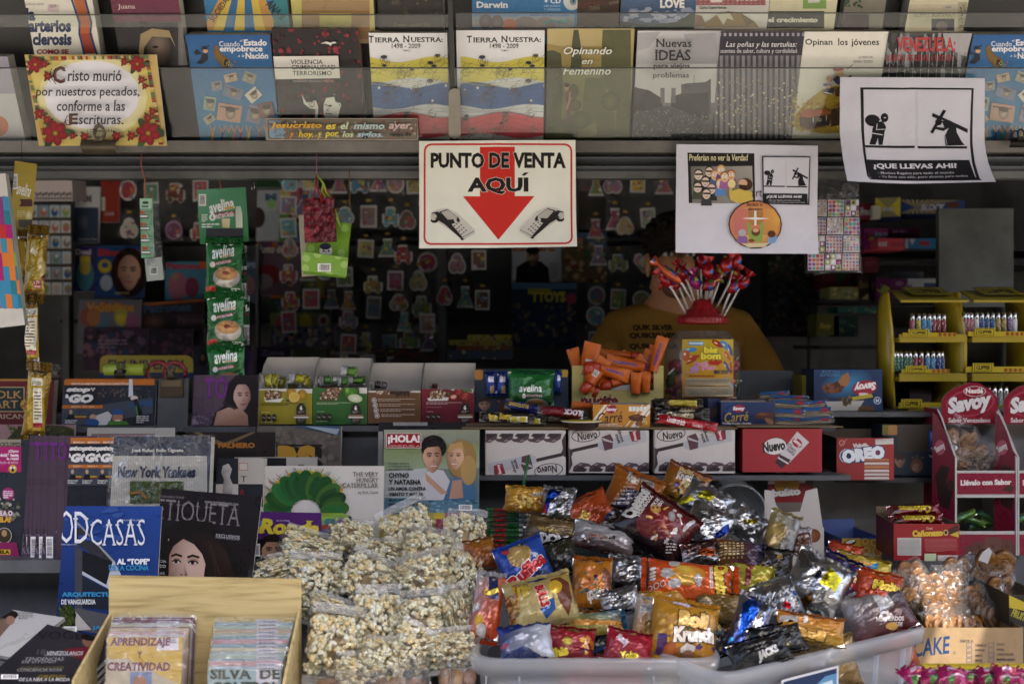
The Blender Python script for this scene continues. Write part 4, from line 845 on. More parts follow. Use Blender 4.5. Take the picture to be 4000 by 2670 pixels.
big();f=fc(-2,575,70,350,-.22,roll=-7,yaw=8);root=thing('gift_box','white gift bag with colourful checker squares cut by the left edge','gift bag',f.o);m=part('bag',root);m.obox(f.o,f.U,f.V,f.N,0,f.W,0,f.H,-.02,0,C('a8a49c'),'gloss');pn=Pan(m,f.o,f.U,f.V,f.W,f.H,'gloss');pn.fill('c8c2b8');g=random.Random(2);cs=['c8342c','d8c030','3a8ab0','8a3a78','6aa848','d87830','b02470','2a7a8a']
for i in range(7):
 for j in range(8): pn.p([(-50+i*14+j*3,450+j*32),(-36+i*14+j*3,452+j*32),(-33+i*14+j*3,484+j*32),(-47+i*14+j*3,482+j*32)],g.choice(cs))
reg(3000,600);root=thing('sticker_pack','clear hanging bag of small patterned square packs, right of the cartoon sheet','stickers',P(600,640,.02));f=fc(560,720,470,640,.02,roll=-1);m=part('squares',root);m.obox(f.o,f.U,f.V,f.N,0,f.W,0,f.H,-.012,-.001,C('1c1c1e'),'card');pn=Pan(m,f.o,f.U,f.V,f.W,f.H,'gloss');pn.fill('2a2a2a');g=random.Random(6)
for r_ in range(4):
 for c_ in range(3):
  x,y=338+c_*150-(r_-3)*12,404+r_*158;pn.r(x,y,x+140,y+146,'c0b8bc');k=(r_*3+c_) % 4
  if k==0: [pn.r(x+6+i*27,y+8+j*22,x+20+i*27,y+20+j*22,g.choice(['b03050','3a8ab0','8aa838','d8c8cc','d0a030'])) for i in range(5) for j in range(6)]
  elif k==1: [pn.e(x+18+i*34,y+20+j*36,15,15,g.choice(['a03050','8aa838','c86040','8a4a90','4a9a90'])) for i in range(4) for j in range(4)]
  elif k==2: [pn.r(x+2+i*46,y+2+j*48,x+46+i*46,y+48+j*48,['6a2a70','9aa83c','d0c8d4'][(i+j) % 3]) for i in range(3) for j in range(3)];[pn.e(x+24+i*46,y+24+j*48,12,14,g.choice(['c03060','e0d8e0','3a2050'])) for i in range(3) for j in range(3)]
  else: [pn.e(x+14+i*28,y+14+j*30,12,8,g.choice(['b03848','c87838','3a5aa0','9a4a88']),rot=30*j) for i in range(5) for j in range(5)]
f=fc(600,620,430,880,.01,roll=-2);m=part('pouch',root);pn=Pan(m,f.o,f.U,f.V,f.W,f.H,'cellophane',pillow(.012,4,.007),(12,24));pn.fill('fff')
GAIN=2.4
# goods along the dark rear wall
def mag(label,x0,x1,yt,yb,Y=1.38,bg='888',lean=6,T=.006,roll=0,group='magazines on the rear wall',**k):
 f=fr(x0,x1,yt,yb,Y,lean,roll=roll);p=book('magazine',label,'magazine',f,T,group=group,**k);p.fill(bg);return p
def sbox(label,x0,x1,yt,yb,Y,T,side,bg=None,roll=0,yaw=0,lean=0,name='carton_box',cat='box',group='boxes on the side shelves',**k):
 p=carton(name,label,cat,fr(x0,x1,yt,yb,Y,lean,yaw,roll),T,side,group=group,**k);p.fill(bg or side);return p
reg(0,600)
b=mag('pale magazine with short black letters and dark photo, top left of the rear wall',640,862,290,780,bg='b8b8ba');b.t('TOI',655,362,800,425,'1a1a1c',b=.06);b.r(640,470,862,780,'2a3446');b.e(730,600,60,80,'4c5464','28303e');b.t('Fuerte Tuy',690,740,850,762,'a0a4a8')
b=mag('brick red magazine beside the pale one, top left of the rear wall',862,1040,240,600,1.4,bg='7c2c22');b.r(870,380,920,500,'a0988c');b.t('Link',920,505,1000,540,'b0a8a0',i=.2);b.r(862,600,1040,770,'8a8a88')
b=mag('purple magazine with yellow dress, left of the woman cover',645,832,810,1205,1.36,bg='2a2450');b.t('Deai',655,832,800,885,'9a94a8',b=.04,sf=1);b.e(745,1060,80,140,'2c5a6a');b.r(700,895,790,960,'9a8c28');b.e(745,1000,50,60,'8c7c30')
b=mag('blue magazine with smiling dark haired woman and red title',828,1262,805,1262,1.34,bg='1c3664');b.t('Bisutería',855,832,1250,895,'8c2420',b=.05,sf=1);b.e(918,985,60,62,'b09a28','8a7418');b.e(918,975,30,26,'2c3a6a');b.e(930,1130,55,70,'788490');b.e(1130,1040,160,220,'1c1210');b.face(1130,1040,200,290,'a87c66','1c1210','6c4638',-.2,'a04c58');b.t('especial',1010,1205,1130,1235,'b8a060',i=.2)
b=mag('sky blue magazine with red title and pink dresses',1440,1810,945,1290,1.37,bg='3a7088');b.t('Patrones',1455,955,1800,1010,'9c2838',b=.05,sf=1);b.e(1560,1160,90,120,'8a5468');b.e(1530,1080,30,36,'8c6a58');b.e(1680,1170,60,90,'6c2c48');b.r(1740,940,1810,1000,'9c4a28')
b=mag('baby knitting magazine with multicoloured title, lower left of the rear wall',670,1225,1278,1740,1.3,bg='5a5a64');b.t('VeStiditos',755,1300,1175,1385,'a0762c',b=.06,o='8a2838',ow=.04);[b.e(x,1430+40*(i % 2),60,80,c) for i,(x,c) in enumerate(((760,'7a4438'),(900,'486478'),(1060,'8c8438'),(1160,'7c4868'),(820,'8a5a38')))];b.e(1060,1440,44,40,'a09428')
b=mag('dark magazine with blue slab title on orange band, lower left of the rear wall',1232,1790,1285,1740,1.31,bg='2a2228',roll=-3);b.p([(1225,1310),(1790,1270),(1790,1290),(1225,1335)],'8c4a20');b.t('Patrones',1245,1310,1670,1385,'2c4460',b=.05,sf=1,rot=-3);b.e(1350,1480,110,90,'5a4038','2a2020');b.r(1540,1410,1790,1740,'3a2c34');b.t('Patrones',1560,1430,1780,1480,'5a4a50',sf=1)
b=mag('white framed magazine behind the green sachets at left',2080,2260,930,1300,1.38,bg='3c4c64');b.t('EPS',2130,950,2240,1000,'7888a8',b=.05);b.e(2170,1150,60,90,'7a5a5c')
reg(1000,600)
b=mag('green craft magazine with magenta header and rag doll, behind the gift bags',200,660,300,765,1.38,bg='3c7028');b.r(200,300,660,440,'8c1c58');[b.t(c,x,320,x+82,415,k,b=.06,o='d8c8b0',ow=.05) for c,x,k in (('F',215,'b8a828'),('O',300,'a83038'),('A',390,'3a6aa0'),('M',470,'6a8ab0'),('I',560,'b05a28'))];b.e(350,520,70,85,'241a18');b.e(355,510,52,58,'8c7060');b.p([(290,620),(420,620),(440,765),(280,765)],'2c4a7a')
b=mag('white craft magazine with green badge, left of the rag doll cover',0,205,320,765,1.39,bg='8c9094');b.t('M',80,350,180,410,'2c4a6a',b=.1);b.e(135,440,40,40,'6c9a58');b.lines(60,510,190,740,9,'6a7a88');b.e(20,560,60,90,'3a2c2c')
b=mag('cross stitch magazine with checked purple and orange header',0,395,768,1240,1.36,bg='4a3a44');[b.r(i*48,775,i*48+46,825,['7a4a28','3c3058','5c2838'][i % 3]) for i in range(9)];b.t('Punto de Cruz',20,800,380,870,'a8988c',b=.03,i=.2);b.e(110,1060,110,90,'5c1c22');b.e(60,1120,90,70,'5c5458')
b=mag('craft booklet with yellow bordered small pictures, below the gift bags',240,600,930,1240,1.37,bg='6c6824');[b.r(255+i*150,950+j*150,385+i*150,1080+j*150,c) for i,j,c in ((0,0,'7a6460'),(1,0,'3a3438'),(0,1,'787078'),(1,1,'4c5a38'))]
b=mag('weaving magazine with dark green title band and beaded necklaces',115,650,1240,1800,1.32,bg='54583c');b.r(115,1262,650,1390,'1c3424');b.t('Telares',165,1285,560,1368,'1c2444',b=.06,sf=1,o='8c9c98',ow=.02);b.r(115,1240,650,1262,'8a4a28');b.p([(200,1400),(280,1600),(140,1600)],'8c3040');b.e(430,1480,60,80,'8c8428');b.e(590,1460,50,60,'8a8684');b.e(590,1460,26,30,'5c2420')
b=mag('dark green fairy tale magazine at the top, above the rag doll cover',0,440,130,300,1.4,bg='223c24');b.p([(170,200),(300,300),(240,300)],'3a6a88');b.p([(380,205),(480,205),(470,300),(370,300)],'8c8c90')
reg(2000,600)
b=mag('pale magazine with bearded man in black jumper and orange title',0,432,760,1125,1.36,bg='90959a');b.t('Esquire',0,815,380,868,'8c4a20',b=.05,sf=1);b.p([(30,1125),(40,990),(120,940),(250,940),(320,1000),(330,1125)],'121216');b.face(180,905,115,160,'8c6c5a','221814','4c342a',0,'6c4040',beard='3a2820');b.e(182,845,62,36,'1c1412');b.lines(330,960,410,1100,7,'4a4c50')
b=sbox('brown and blue picture game box on the rear shelf, right of the bearded man cover',436,830,690,1120,1.34,.05,'3a2c1c','4c3a24',group=None,name='game_box');b.p([(436,690),(830,690),(830,830),(436,760)],'2c4a6c');b.spk(80,436,740,830,1110,['6c5a30','2c3a24','7c6a50','3c2818','5a2018'],12,40,4);b.t('Gato',480,725,620,775,'9c4a28',b=.05,i=.2)
b=sbox('blue toy box with yellow block title, low on the rear shelf',0,565,1130,1700,1.3,.05,'1c2a44',group=None,name='toy_box');b.r(0,1130,565,1185,'3c5a78');b.r(140,1180,340,1230,'8c8424');b.e(520,1270,45,55,'8c3848');b.e(640,1270,80,60,'7a5a38');b.t('TTOYS',165,1205,470,1300,'a89828',b=.08,o='16243c',ow=.06);b.spk(70,0,1310,560,1690,['3c4048','5a5048','2a2428','6c5c48'],12,36,6)
b=sbox('dark grey board game box beside a yellow edge, above the game box',590,820,190,670,1.4,.05,'2a2826',group=None,name='game_box');b.r(590,190,760,330,'4c4a4c');b.t('toma',600,290,690,312,'7c2828',b=.03);b.r(570,200,590,690,'6c6420')
reg(0,1300)
b=mag('purple pink children magazine low on the rear wall, above the yellow newspaper board',720,1290,-40,330,1.28,bg='3c2c3c');b.spk(60,730,-30,1280,200,['5a4460','2c3a58','6c4a58','28242c'],16,44,3);b.lines(860,60,1110,150,3,'7a6a78')
b=mag('dark magazine low on the rear wall beside a small figure cover',1300,1680,-40,330,1.27,bg='28202c');b.spk(30,1310,0,1670,260,['40303c','34283c','5c2c44'],16,40,8)
b=mag('dark magazine with tiny woman figure, behind the lowest green sachet',1690,2200,110,400,1.1,bg='2a2a34');b.e(1775,230,34,60,'1c1010');b.face(1775,215,44,60,'6c4c40','1c1010','4c3028');b.r(2170,150,2240,360,'4a2c6a')
f=fr(870,1690,195,390,.6,4);root=thing('newspaper_board','yellow rounded newspaper board with dark lettering inside at left','sign',f.o);m=part('board',root);m.obox(f.o,f.U,f.V,f.N,.01,f.W-.01,0,f.H-.02,-.01,-.001,C('7c6818'),'plastic');pn=Pan(m,f.o,f.U,f.V,f.W,f.H,'plastic');pn.rr(870,195,1690,450,60,'8a7418');pn.t('EL UNIVERSAL',945,232,1640,320,'2a2a34',b=.03);pn.r(870,345,1690,395,'16284a')
reg(1000,1300)
b=mag('dark pastry magazine with white title, low behind the granola boxes',610,985,120,420,1.2,bg='3a2c24');b.t('Repostería',655,150,985,205,'7c7468',b=.05)
b=mag('dark red recipe magazine low behind the chocolate box',1000,1590,130,420,1.2,bg='3a241c');b.l([(1180,200),(1280,160),(1380,190),(1480,150)],12,'7c2c20');b.ring(1080,180,70,30,8,'6c5420','3a241c')
b=mag('dark violet magazine low behind the lemon box',0,300,120,420,1.2,bg='2c2038');b.t('Zone',40,145,250,200,'5a5068',b=.05)
b=mag('dark picture magazine with small clowns low behind the lemon box',130,690,-60,130,1.25,bg='3c3c48');b.spk(50,140,-50,680,110,['5c6070','7c3c34','6c6848','1c1c28','80706c'],14,36,5)
for i,(x0,x1,y0,y1,c) in enumerate(((1690,2240,60,110,'6c6420'),(1850,2240,15,60,'7a7024'),(1760,2260,112,150,'5a3018'),(1680,2250,150,230,'28303c'))):
 b=sbox(('olive flat box second in the pile behind the blue sweets box','yellow flat box on top of the pile behind the blue sweets box','brown flat box third in the pile behind the blue sweets box','dark blue box at the bottom of the pile behind the blue sweets box')[i],x0,x1,y0,y1,.95,.2,c,group='flat boxes piled inside');b.spk(14,x0,y0,x1,y1,['3c3420','5c2c20','28384c','7c7448'],8,22,i)
ST=[(0,600,1120,320,'8c2c34','c0b8b4',0),(0,600,1325,345,'4a7a60','b8b4b0',1),(0,600,1535,330,'5c2a22','9a948c',2),(0,600,1755,320,'8c4450','b0aca8',3),(0,600,1130,650,'9a948c','a8a49c',1),(0,600,1520,670,'5a3050','84607c',0),(0,600,1740,670,'8c3c40','a8a098',2)]
for x,y,c,k in ((725,260,'7a3a58',3),(905,255,'3a6a88',2),(1070,250,'8a5a70',3),(1220,260,'8c6878',0),(1385,265,'98905a',1),(780,540,'587c84',1),(985,550,'8a6a6c',0),(1180,540,'50808c',2),(1320,580,'7c4a50',1),(960,830,'8c8c50',0),(1150,820,'58704a',3),(1290,870,'8a2c34',2),(1500,950,'8c2c4c',0),(1760,960,'7a5a68',1),(1950,930,'6a4a38',0),(1025,1135,'8a7c28',2),(1220,1110,'7c3c58',3),(1420,1110,'8a8460',1),(810,1280,'8c6030',3),(1030,1345,'5a6c78',0),(1250,1300,'8a7464',1),(1450,1320,'58703c',2),(1650,1240,'8c2c44',1),(1830,1250,'4a7a80',3),(1980,1280,'5c3a28',0)): ST.append((1000,600,x,y,c,'a8a49e',k))
for x,y,c,k in ((880,265,'8c6478',1),(1100,260,'a88c20',0),(1330,275,'8c4a54',3),(900,570,'8c3c5c',3),(1190,560,'7a8470',3),(990,630,'9a8c68',1),(930,945,'6a7c4a',2),(1150,955,'9a6478',4)): ST.append((2000,600,x,y,c,'aaa6a0',k))
g=random.Random(77)
for yy in range(420,850,52):
 for xx in list(range(660,1000,46))+list(range(1375,1480,48)):
  x,y=(xx+g.uniform(-9,9))*VK,(yy+g.uniform(-9,9))*VK
  if all(abs(a+c_/2.24-x)>62 or abs(b_+d_/2.24-y)>66 for a,b_,c_,d_,*_ in ST) and not (700<xx<790 and yy>700): ST.append((1000,600,(x-1000)*2.24,(y-600)*2.24,g.choice(['8a6a6c','50808c','8c3c4c','98905a','58703c','6a5a78']),'a8a49e',g.randrange(4)))
USED=set();SH=('round','cluster shaped','car shaped','dress shaped','heart shaped','square card');CN={'8': 'warm','5': 'teal','9': 'pale','7': 'dusky','3': 'blue','4': 'sea green','6': 'olive','a': 'yellow'}
for n,(rx,ry,x,y,c,wc,k) in enumerate(ST):
 reg(rx,ry);g=random.Random(n*13+1);w_=g.uniform(88,108);h=g.uniform(105,132);Y=1.24+g.uniform(-.05,.05)
 side='left' if rx==0 or (rx==1000 and x<900) else 'middle' if rx==1000 else 'right'
 k=5 if n % 5 in (1,3) and k!=4 and k!=2 else k;hx,hy=sp(x,y);lab=f'{CN.get(c[0], "pale")} {SH[k]} sticker bag on the rear wall, hanging column {int(hx/88)-4}, row {int(hy/70)-8}'
 while lab in USED: lab=lab.replace('sticker bag','small sticker bag') if 'small' not in lab else lab+', behind'
 USED.add(lab);f=fc(x,y,w_*2,h*2,Y,yaw=g.uniform(-18,18),roll=g.uniform(-13,13));root=thing('sticker_bag',lab,'stickers',f.o+f.U*f.W/2+f.V*f.H,'sticker bags hanging on the rear wall')
 m=part('sticker',root);pn=Pan(m,f.o,f.U,f.V,f.W,f.H,'card')
 def shp(s_,col):
  if k==0: pn.e(x,y,w_*.85*s_,h*.72*s_,col)
  elif k==1: pn.e(x-w_*.3,y+h*.2,w_*.5*s_,h*.5*s_,col);pn.e(x+w_*.3,y+h*.2,w_*.5*s_,h*.5*s_,col);pn.e(x,y-h*.2,w_*.55*s_,h*.5*s_,col)
  elif k==2: pn.rr(x-w_*.85*s_,y-h*.1,x+w_*.85*s_,y+h*.6*s_,14,col);pn.rr(x-w_*.5*s_,y-h*.6*s_,x+w_*.4*s_,y+h*.2,14,col);pn.e(x-w_*.45,y+h*.6,w_*.26*s_,h*.22*s_,col);pn.e(x+w_*.45,y+h*.6,w_*.26*s_,h*.22*s_,col)
  elif k==3: pn.p([(x-w_*.4*s_,y-h*.7*s_),(x+w_*.4*s_,y-h*.7*s_),(x+w_*.3*s_,y-h*.1),(x+w_*.8*s_,y+h*.75*s_),(x-w_*.8*s_,y+h*.75*s_),(x-w_*.3*s_,y-h*.1)],col)
  elif k==5: pn.r(x-w_*.7*s_,y-h*.75*s_,x+w_*.7*s_,y+h*.75*s_,col,rot=n % 9-4)
  else: pn.p([(x,y+h*.8*s_),(x-w_*.9*s_,y-h*.1),(x-w_*.75*s_,y-h*.6*s_),(x-w_*.3,y-h*.7*s_),(x,y-h*.35*s_),(x+w_*.3,y-h*.7*s_),(x+w_*.75*s_,y-h*.6*s_),(x+w_*.9*s_,y-h*.1)],col)
 shp(1,wc);shp(.8,c)
 for _ in range(9): pn.e(x+g.uniform(-.45,.45)*w_,y+g.uniform(-.4,.5)*h,g.uniform(6,20),g.uniform(6,20),g.choice(['8c3848','a89830','4a7a50','3a6a90','a8a4a0',c,'6a4a70','a06038']))
 if k==4: pn.e(x,y-5,w_*.4,h*.35,'a8a888')
 m=part('pouch',root);q=Pan(m,f.o+f.N*.004,f.U,f.V,f.W,f.H*1.12,'bag_film',pillow(.01,n,.014),(6,8));q.fill('fff')
 q=Pan(part('staple',root),f.o+f.N*.012,f.U,f.V,f.W,f.H*1.1,'card');q.p([(x-24,y-h*1.12),(x+10,y-h*1.2),(x+26,y-h*1.02),(x-12,y-h*.98)],'8c6c20')
reg(0,600);g=random.Random(5)
f=fr(20,628,430,1250,1.3,3,roll=-2);root=thing('card_rack','sheet of small photo sachets in rows on the far left rear wall','stickers',f.o+f.U*f.W/2);m=part('backing',root);m.obox(f.o,f.U,f.V,f.N,0,f.W,0,f.H,-.01,0,C('24221f'),'card')
for r_ in range(6):
 for c_ in range(6):
  if c_<3 and g.random()<.1: continue
  pn=Pan(part('photo_card',root),f.o+f.N*.002,f.U,f.V,f.W,f.H,'gloss');x,y=45+c_*97+r_*4,450+r_*135;pn.r(x,y,x+90,y+112,g.choice(['8c98a4','98a0a4','a8a8a4','6c8094']));pn.e(x+45,y+60,30,40,g.choice(['6c6058','94584c','586c58','8c8c84','2a4a78','6c8438']));pn.e(x+50,y+40,16,18,g.choice(['a08c78','b0a898','7c7040']));pn.r(x+10,y+106,x+80,y+116,'5a4c18')
b=sbox('pinkish white box with dotted foot at the top left inside',285,640,235,415,.9,.1,'8c8280',group=None,lean=-8)
for i in range(14): b.e(300+i*26,350+8*(i % 2),11,18,'443e3e',rot=30);b.e(300+i*26,392,11,14,'4c4644',rot=30)
GAIN=2.8
# boxes on the side shelves (right)
reg(3000,600)
b=sbox('blue and yellow rayed chocolate box turned to the left on the top side shelf',945,1150,385,552,.98,.14,'1c2c5c','a88a1c',yaw=-22)
for i in range(9): b.p([(1050,480),(940+i*26,370),(953+i*26,370)],'1c2c64');b.p([(1050,480),(940+i*26,560),(953+i*26,560)],'1c2c64')
b.t('BLOCK',1000,470,1105,505,'a8a8ac',b=.07,i=.2,o='14204c',ow=.05)
b=sbox('long blue and yellow rayed chocolate box on the top side shelf',1150,1720,405,525,1.05,.14,'1c2c5c','20346c',top='5a564c')
for i in range(12): b.p([(1290,470),(1150+i*50,400),(1172+i*50,400)],'a0841c');b.p([(1290,470),(1150+i*50,530),(1172+i*50,530)],'a0841c')
b.t('BLOCK',1335,440,1550,500,'8c8c94',b=.07,i=.2,o='14204c',ow=.05);b.e(1620,450,60,26,'4c2c18')
b=sbox('crimson chewing gum box behind the rayed box, top side shelf',785,950,435,575,1.03,.12,'5c1420');b.t('Freeshi',805,470,945,540,'8c9098',b=.05,i=.2)
b=sbox('white folded card at the foot of the rayed box, top side shelf',915,985,455,572,.95,.02,'8c887c')
b=sbox('purple sweets box with yellow grin, second side shelf',840,1048,655,842,.98,.1,'5c1444');b.t('Juup',930,680,1045,735,'4a6aa0',b=.05);b.e(910,755,26,30,'a09c28');b.spk(14,850,700,1040,830,['8c2c3c','3a5a28','6c2860'],8,20,3)
b=sbox('coral pink chocolate box, second side shelf',955,1200,740,845,.94,.12,'9c3440',yaw=10);b.t('BLOCK',965,770,1045,810,'b0acac',b=.07,i=.2);b.r(1075,770,1190,810,'8c2c3c')
b=sbox('light blue biscuit box, second side shelf',1200,1495,742,830,1.0,.12,'1c5c88');b.p([(1235,745),(1290,745),(1262,800)],'b0b0ac');b.r(1320,765,1415,805,'7c2838');b.r(1200,745,1225,830,'8c8c90')
b=sbox('dim magenta box behind the purple one, second side shelf',1050,1330,650,738,1.12,.1,'4a1030');b.lines(1090,670,1300,700,1,'7c5070',.8)
b=sbox('dim red grey box at the left end, second side shelf',770,842,740,845,1.02,.1,'6c3038')
b=sbox('dark red carton standing alone, third side shelf',828,968,905,1042,.98,.1,'4c1218');b.lines(850,945,945,985,2,'6c3038',.7)
b=sbox('red and green box at the left, fourth side shelf',470,780,1050,1190,1.08,.1,'4c1418');b.p([(580,1050),(700,1050),(640,1145)],'1c4424')
b=sbox('pale yellow sweets tray at the left, fourth side shelf',540,790,1165,1272,.96,.1,'6c6c40');b.spk(20,545,1170,785,1265,['8c8c50','4c5c34','7c3c44','7a7a58'],10,24,2)
b=sbox('dark brown chocolate box with gold letters, fourth side shelf',790,945,1060,1275,1.0,.1,'241410');b.t('Ovolé',800,1110,880,1180,'6c5a38',i=.2,b=.03);b.e(925,1160,16,40,'6c5a40');b.p([(820,1270),(880,1215),(880,1275)],'8c8458')
b=sbox('purple wafer box with slanted lime letters, fourth side shelf',950,1080,1092,1288,.96,.1,'4a1444',yaw=-8);b.t('Samba',965,1140,1050,1230,'7c8c24',rot=-50,b=.04)
b=sbox('purple wafer box side with white logo, fourth side shelf',1082,1225,1096,1205,.98,.1,'4a1444');b.e(1150,1135,36,22,'6c4468');b.p([(1165,1205),(1225,1120),(1225,1205)],'5c5850')
b=sbox('white and blue medicine box with raised flap, fourth side shelf',1220,1495,1092,1198,.98,.12,'8a8e98');b.r(1365,1130,1480,1175,'2c3c64');b.r(1225,1145,1260,1180,'4c5c80');m=part('flap',b.root);f=b.f;m.obox(f.o+f.V*f.H,f.U,f.V,f.N,0,f.W,0,.03,-.12,-.118,C('6c707c'),'card')
b=sbox('teal flat box on the lowest side shelf',610,1105,1340,1392,1.02,.1,'1c4c48');b.spk(16,615,1345,1100,1390,['3a6c5c','6c6c30'],8,20,2)
b=sbox('olive pouch carton with pale letters at the lower end of the side shelves',425,575,1400,1590,1.0,.1,'4c4c1c');b.t('Susy',450,1480,560,1540,'8c7c28',b=.05,i=.2)
b=sbox('dark teal bag box beside the olive one, lower side shelves',620,790,1420,1600,1.05,.1,'14302c');b.spk(16,625,1430,780,1590,['285048','3c3c5c','4c5c40'],8,24,2)
b=sbox('dim brown carton beside a red label, lower side shelves',1080,1330,1440,1600,1.1,.1,'3c2418');b.r(1140,1490,1270,1550,'5c1c18')
b=sbox('dim patterned carton left of the post on the rear wall',0,370,880,1120,1.3,.1,'24241f',group=None);b.spk(60,0,880,370,1120,['383830','4a3a38','2c3c34','58584a'],12,30,3)
b=sbox('dim patterned carton low left of the post on the rear wall',0,370,1130,1600,1.28,.1,'201f20',group=None);b.spk(110,0,1140,370,1590,['34343c','3a2c2c','2c3c4c','4c4a3a','4a2428'],12,34,5)
# the clerk
GAIN=1
reg(2000,600)
def skinned(verts,edges,rad,sub=2):
 me=bpy.data.meshes.new('t');me.from_pydata(verts,edges,[]);ob=bpy.data.objects.new('t',me);S.collection.objects.link(ob)
 ob.modifiers.new('Skin','SKIN').use_smooth_shade=True;sb=ob.modifiers.new('Sub','SUBSURF');sb.levels=sb.render_levels=sub
 for i,r_ in enumerate(rad): me.skin_vertices[0].data[i].radius=r_ if isinstance(r_,tuple) else (r_,r_)
 me.skin_vertices[0].data[0].use_root=True
 bpy.context.view_layer.update();ev=ob.evaluated_get(bpy.context.evaluated_depsgraph_get());em=ev.to_mesh()
 vs=[v.co.copy() for v in em.vertices];fs=[tuple(p.vertices) for p in em.polygons];ev.to_mesh_clear();bpy.data.objects.remove(ob);bpy.data.meshes.remove(me);return vs,fs
def into(mb,vf,col,mat):
 k=len(mb.v);mb.v.extend(vf[0])
 for f in vf[1]: mb.add(tuple(k+i for i in f),C(col),mat,True)
cx=P(1465,0,.42).x;cy=.44;hz=P(0,900,.40).z
person=thing('person','man with short dark curly hair in mustard t-shirt behind the counter, face half hidden','person',(cx,cy,.12))
V=[(cx,cy,1.0),(cx,cy,1.22),(cx,cy-.01,1.45),(cx,cy,1.62),(cx-.01,cy-.015,1.70),(cx-.015,cy-.035,hz-.02),(cx-.015,cy-.03,hz+.03),(cx-.015,cy-.1,hz-.085),(cx,cy+.0,.85),(cx-.09,cy,.8),(cx+.09,cy,.8),(cx-.1,cy,.45),(cx+.1,cy,.45),(cx-.1,cy+.02,.16),(cx+.1,cy+.02,.16),(cx-.1,cy-.1,.15),(cx+.1,cy-.1,.15)]
E=[(0,1),(1,2),(2,3),(3,4),(4,5),(5,6),(5,7),(0,8),(8,9),(8,10),(9,11),(10,12),(11,13),(12,14),(13,15),(14,16)]
Q=[(.12,.085),(.12,.085),(.12,.08),.055,.05,(.061,.083),(.060,.086),.03,.12,.085,.085,.06,.06,.04,.04,.03,.03]
for s_ in (-1,1):
 k=len(V);V+=[(cx+s_*.145,cy,1.575),(cx+s_*.21,cy-.03,1.42),(cx+s_*.24,cy-.04,1.385),(cx+s_*.20,cy-.12,1.40),(cx+s_*.17,cy-.18,1.395),(cx+s_*.155,cy-.225,1.39)]
 E+=[(3,k),(k,k+1),(k+1,k+2),(k+2,k+3),(k+3,k+4),(k+4,k+5)];Q+=[.045,.043,.042,.034,.024,(.032,.018)]
 for j in range(4):
  V+=[(cx+s_*(.135+.016*j),cy-.265-.006*(j in (1,2)),1.39),(cx+s_*(.132+.016*j),cy-.295-.008*(j in (1,2)),1.384)];n=len(V);E+=[(k+5,n-2),(n-2,n-1)];Q+=[.009,.008]
 V+=[(cx+s_*.12,cy-.215,1.388),(cx+s_*.105,cy-.245,1.385)];n=len(V);E+=[(k+4,n-2),(n-2,n-1)];Q+=[.011,.009]
m=part('body',person);into(m,skinned(V,E,Q),'b07850','skin')
m=part('shirt',person)
V=[(cx,cy,.98),(cx,cy,1.2),(cx,cy-.01,1.45),(cx,cy-.005,1.60),(cx,cy-.008,1.665)];E=[(0,1),(1,2),(2,3),(3,4)];Q=[(.155,.115),(.16,.115),(.16,.112),(.12,.092),(.066,.066)]
for s_ in (-1,1): k=len(V);V+=[(cx+s_*.14,cy,1.572),(cx+s_*.195,cy-.012,1.49),(cx+s_*.232,cy-.025,1.405)];E+=[(3,k),(k,k+1),(k+1,k+2)];Q+=[.076,.072,.074]
into(m,skinned(V,E,Q),'9a6c26','cloth')
m=part('hair',person);hc=V3((cx-.015,cy-.02,hz+.03));g=random.Random(3)
m.blob(hc+V3((0,.02,.01)),.072,.094,.074,'221a16','hair',16,10,.1)
for _ in range(170):
 a=g.uniform(0,6.28);t=g.uniform(.05,1.75);d=V3((math.sin(t)*math.cos(a),math.sin(t)*math.sin(a),math.cos(t)))
 if d.y<-.35 and d.z<.5: continue
 m.blob(hc+V3((d.x*.074,d.y*.093+.012,d.z*.072+.008)),.012,.013,.012,'221a16','hair',6,4,.3,a)
for s_ in (-1,1):
 m=part('ear',person);m.blob(V3((cx-.015+s_*.066,cy-.02,hz-.02)),.009,.02,.032,'a87250','skin')
 m=part('eye',person);e_=V3((cx-.015+s_*.027,cy-.110,hz+.0));m.blob(e_,.014,.008,.007,'a8a098','skin');m.blob(e_+V3((0,-.004,0)),.0065,.006,.0065,'1c120c','plastic')
 m=part('eyebrow',person);m.tube([e_+V3((-.022*s_*s_,.0,.017)),e_+V3((0,-.006,.022)),e_+V3((.022,.0,.017))],.004,'1a120e','hair',6)
m=part('nose',person);m.tube([V3((cx-.015,cy-.113,hz+.005)),V3((cx-.015,cy-.128,hz-.02)),V3((cx-.015,cy-.138,hz-.042))],[.007,.010,.014],'8a5c40','skin',8)
m=part('mouth',person);m.blob(V3((cx-.015,cy-.122,hz-.072)),.024,.010,.007,'6c3c34','skin')
m=part('stubble',person);m.blob(V3((cx-.015,cy-.088,hz-.084)),.040,.034,.026,'6c4834','skin',12,8)
f=fc(1270,1650,470,330,.42-.128);pn=Pan(part('chest_print',person),f.o,f.U,f.V,f.W,f.H,'cloth',lambda u,v: (u,v,-.012*u*u),(8,2))
for t_,x0,x1,y in (('QUIK SILVER',1060,1410,1495),('QUIKSILVER',1030,1460,1565),('QUIKSILVER',1030,1460,1660)): pn.t(t_,x0,y,x1,y+56,'2c2010',b=.07)
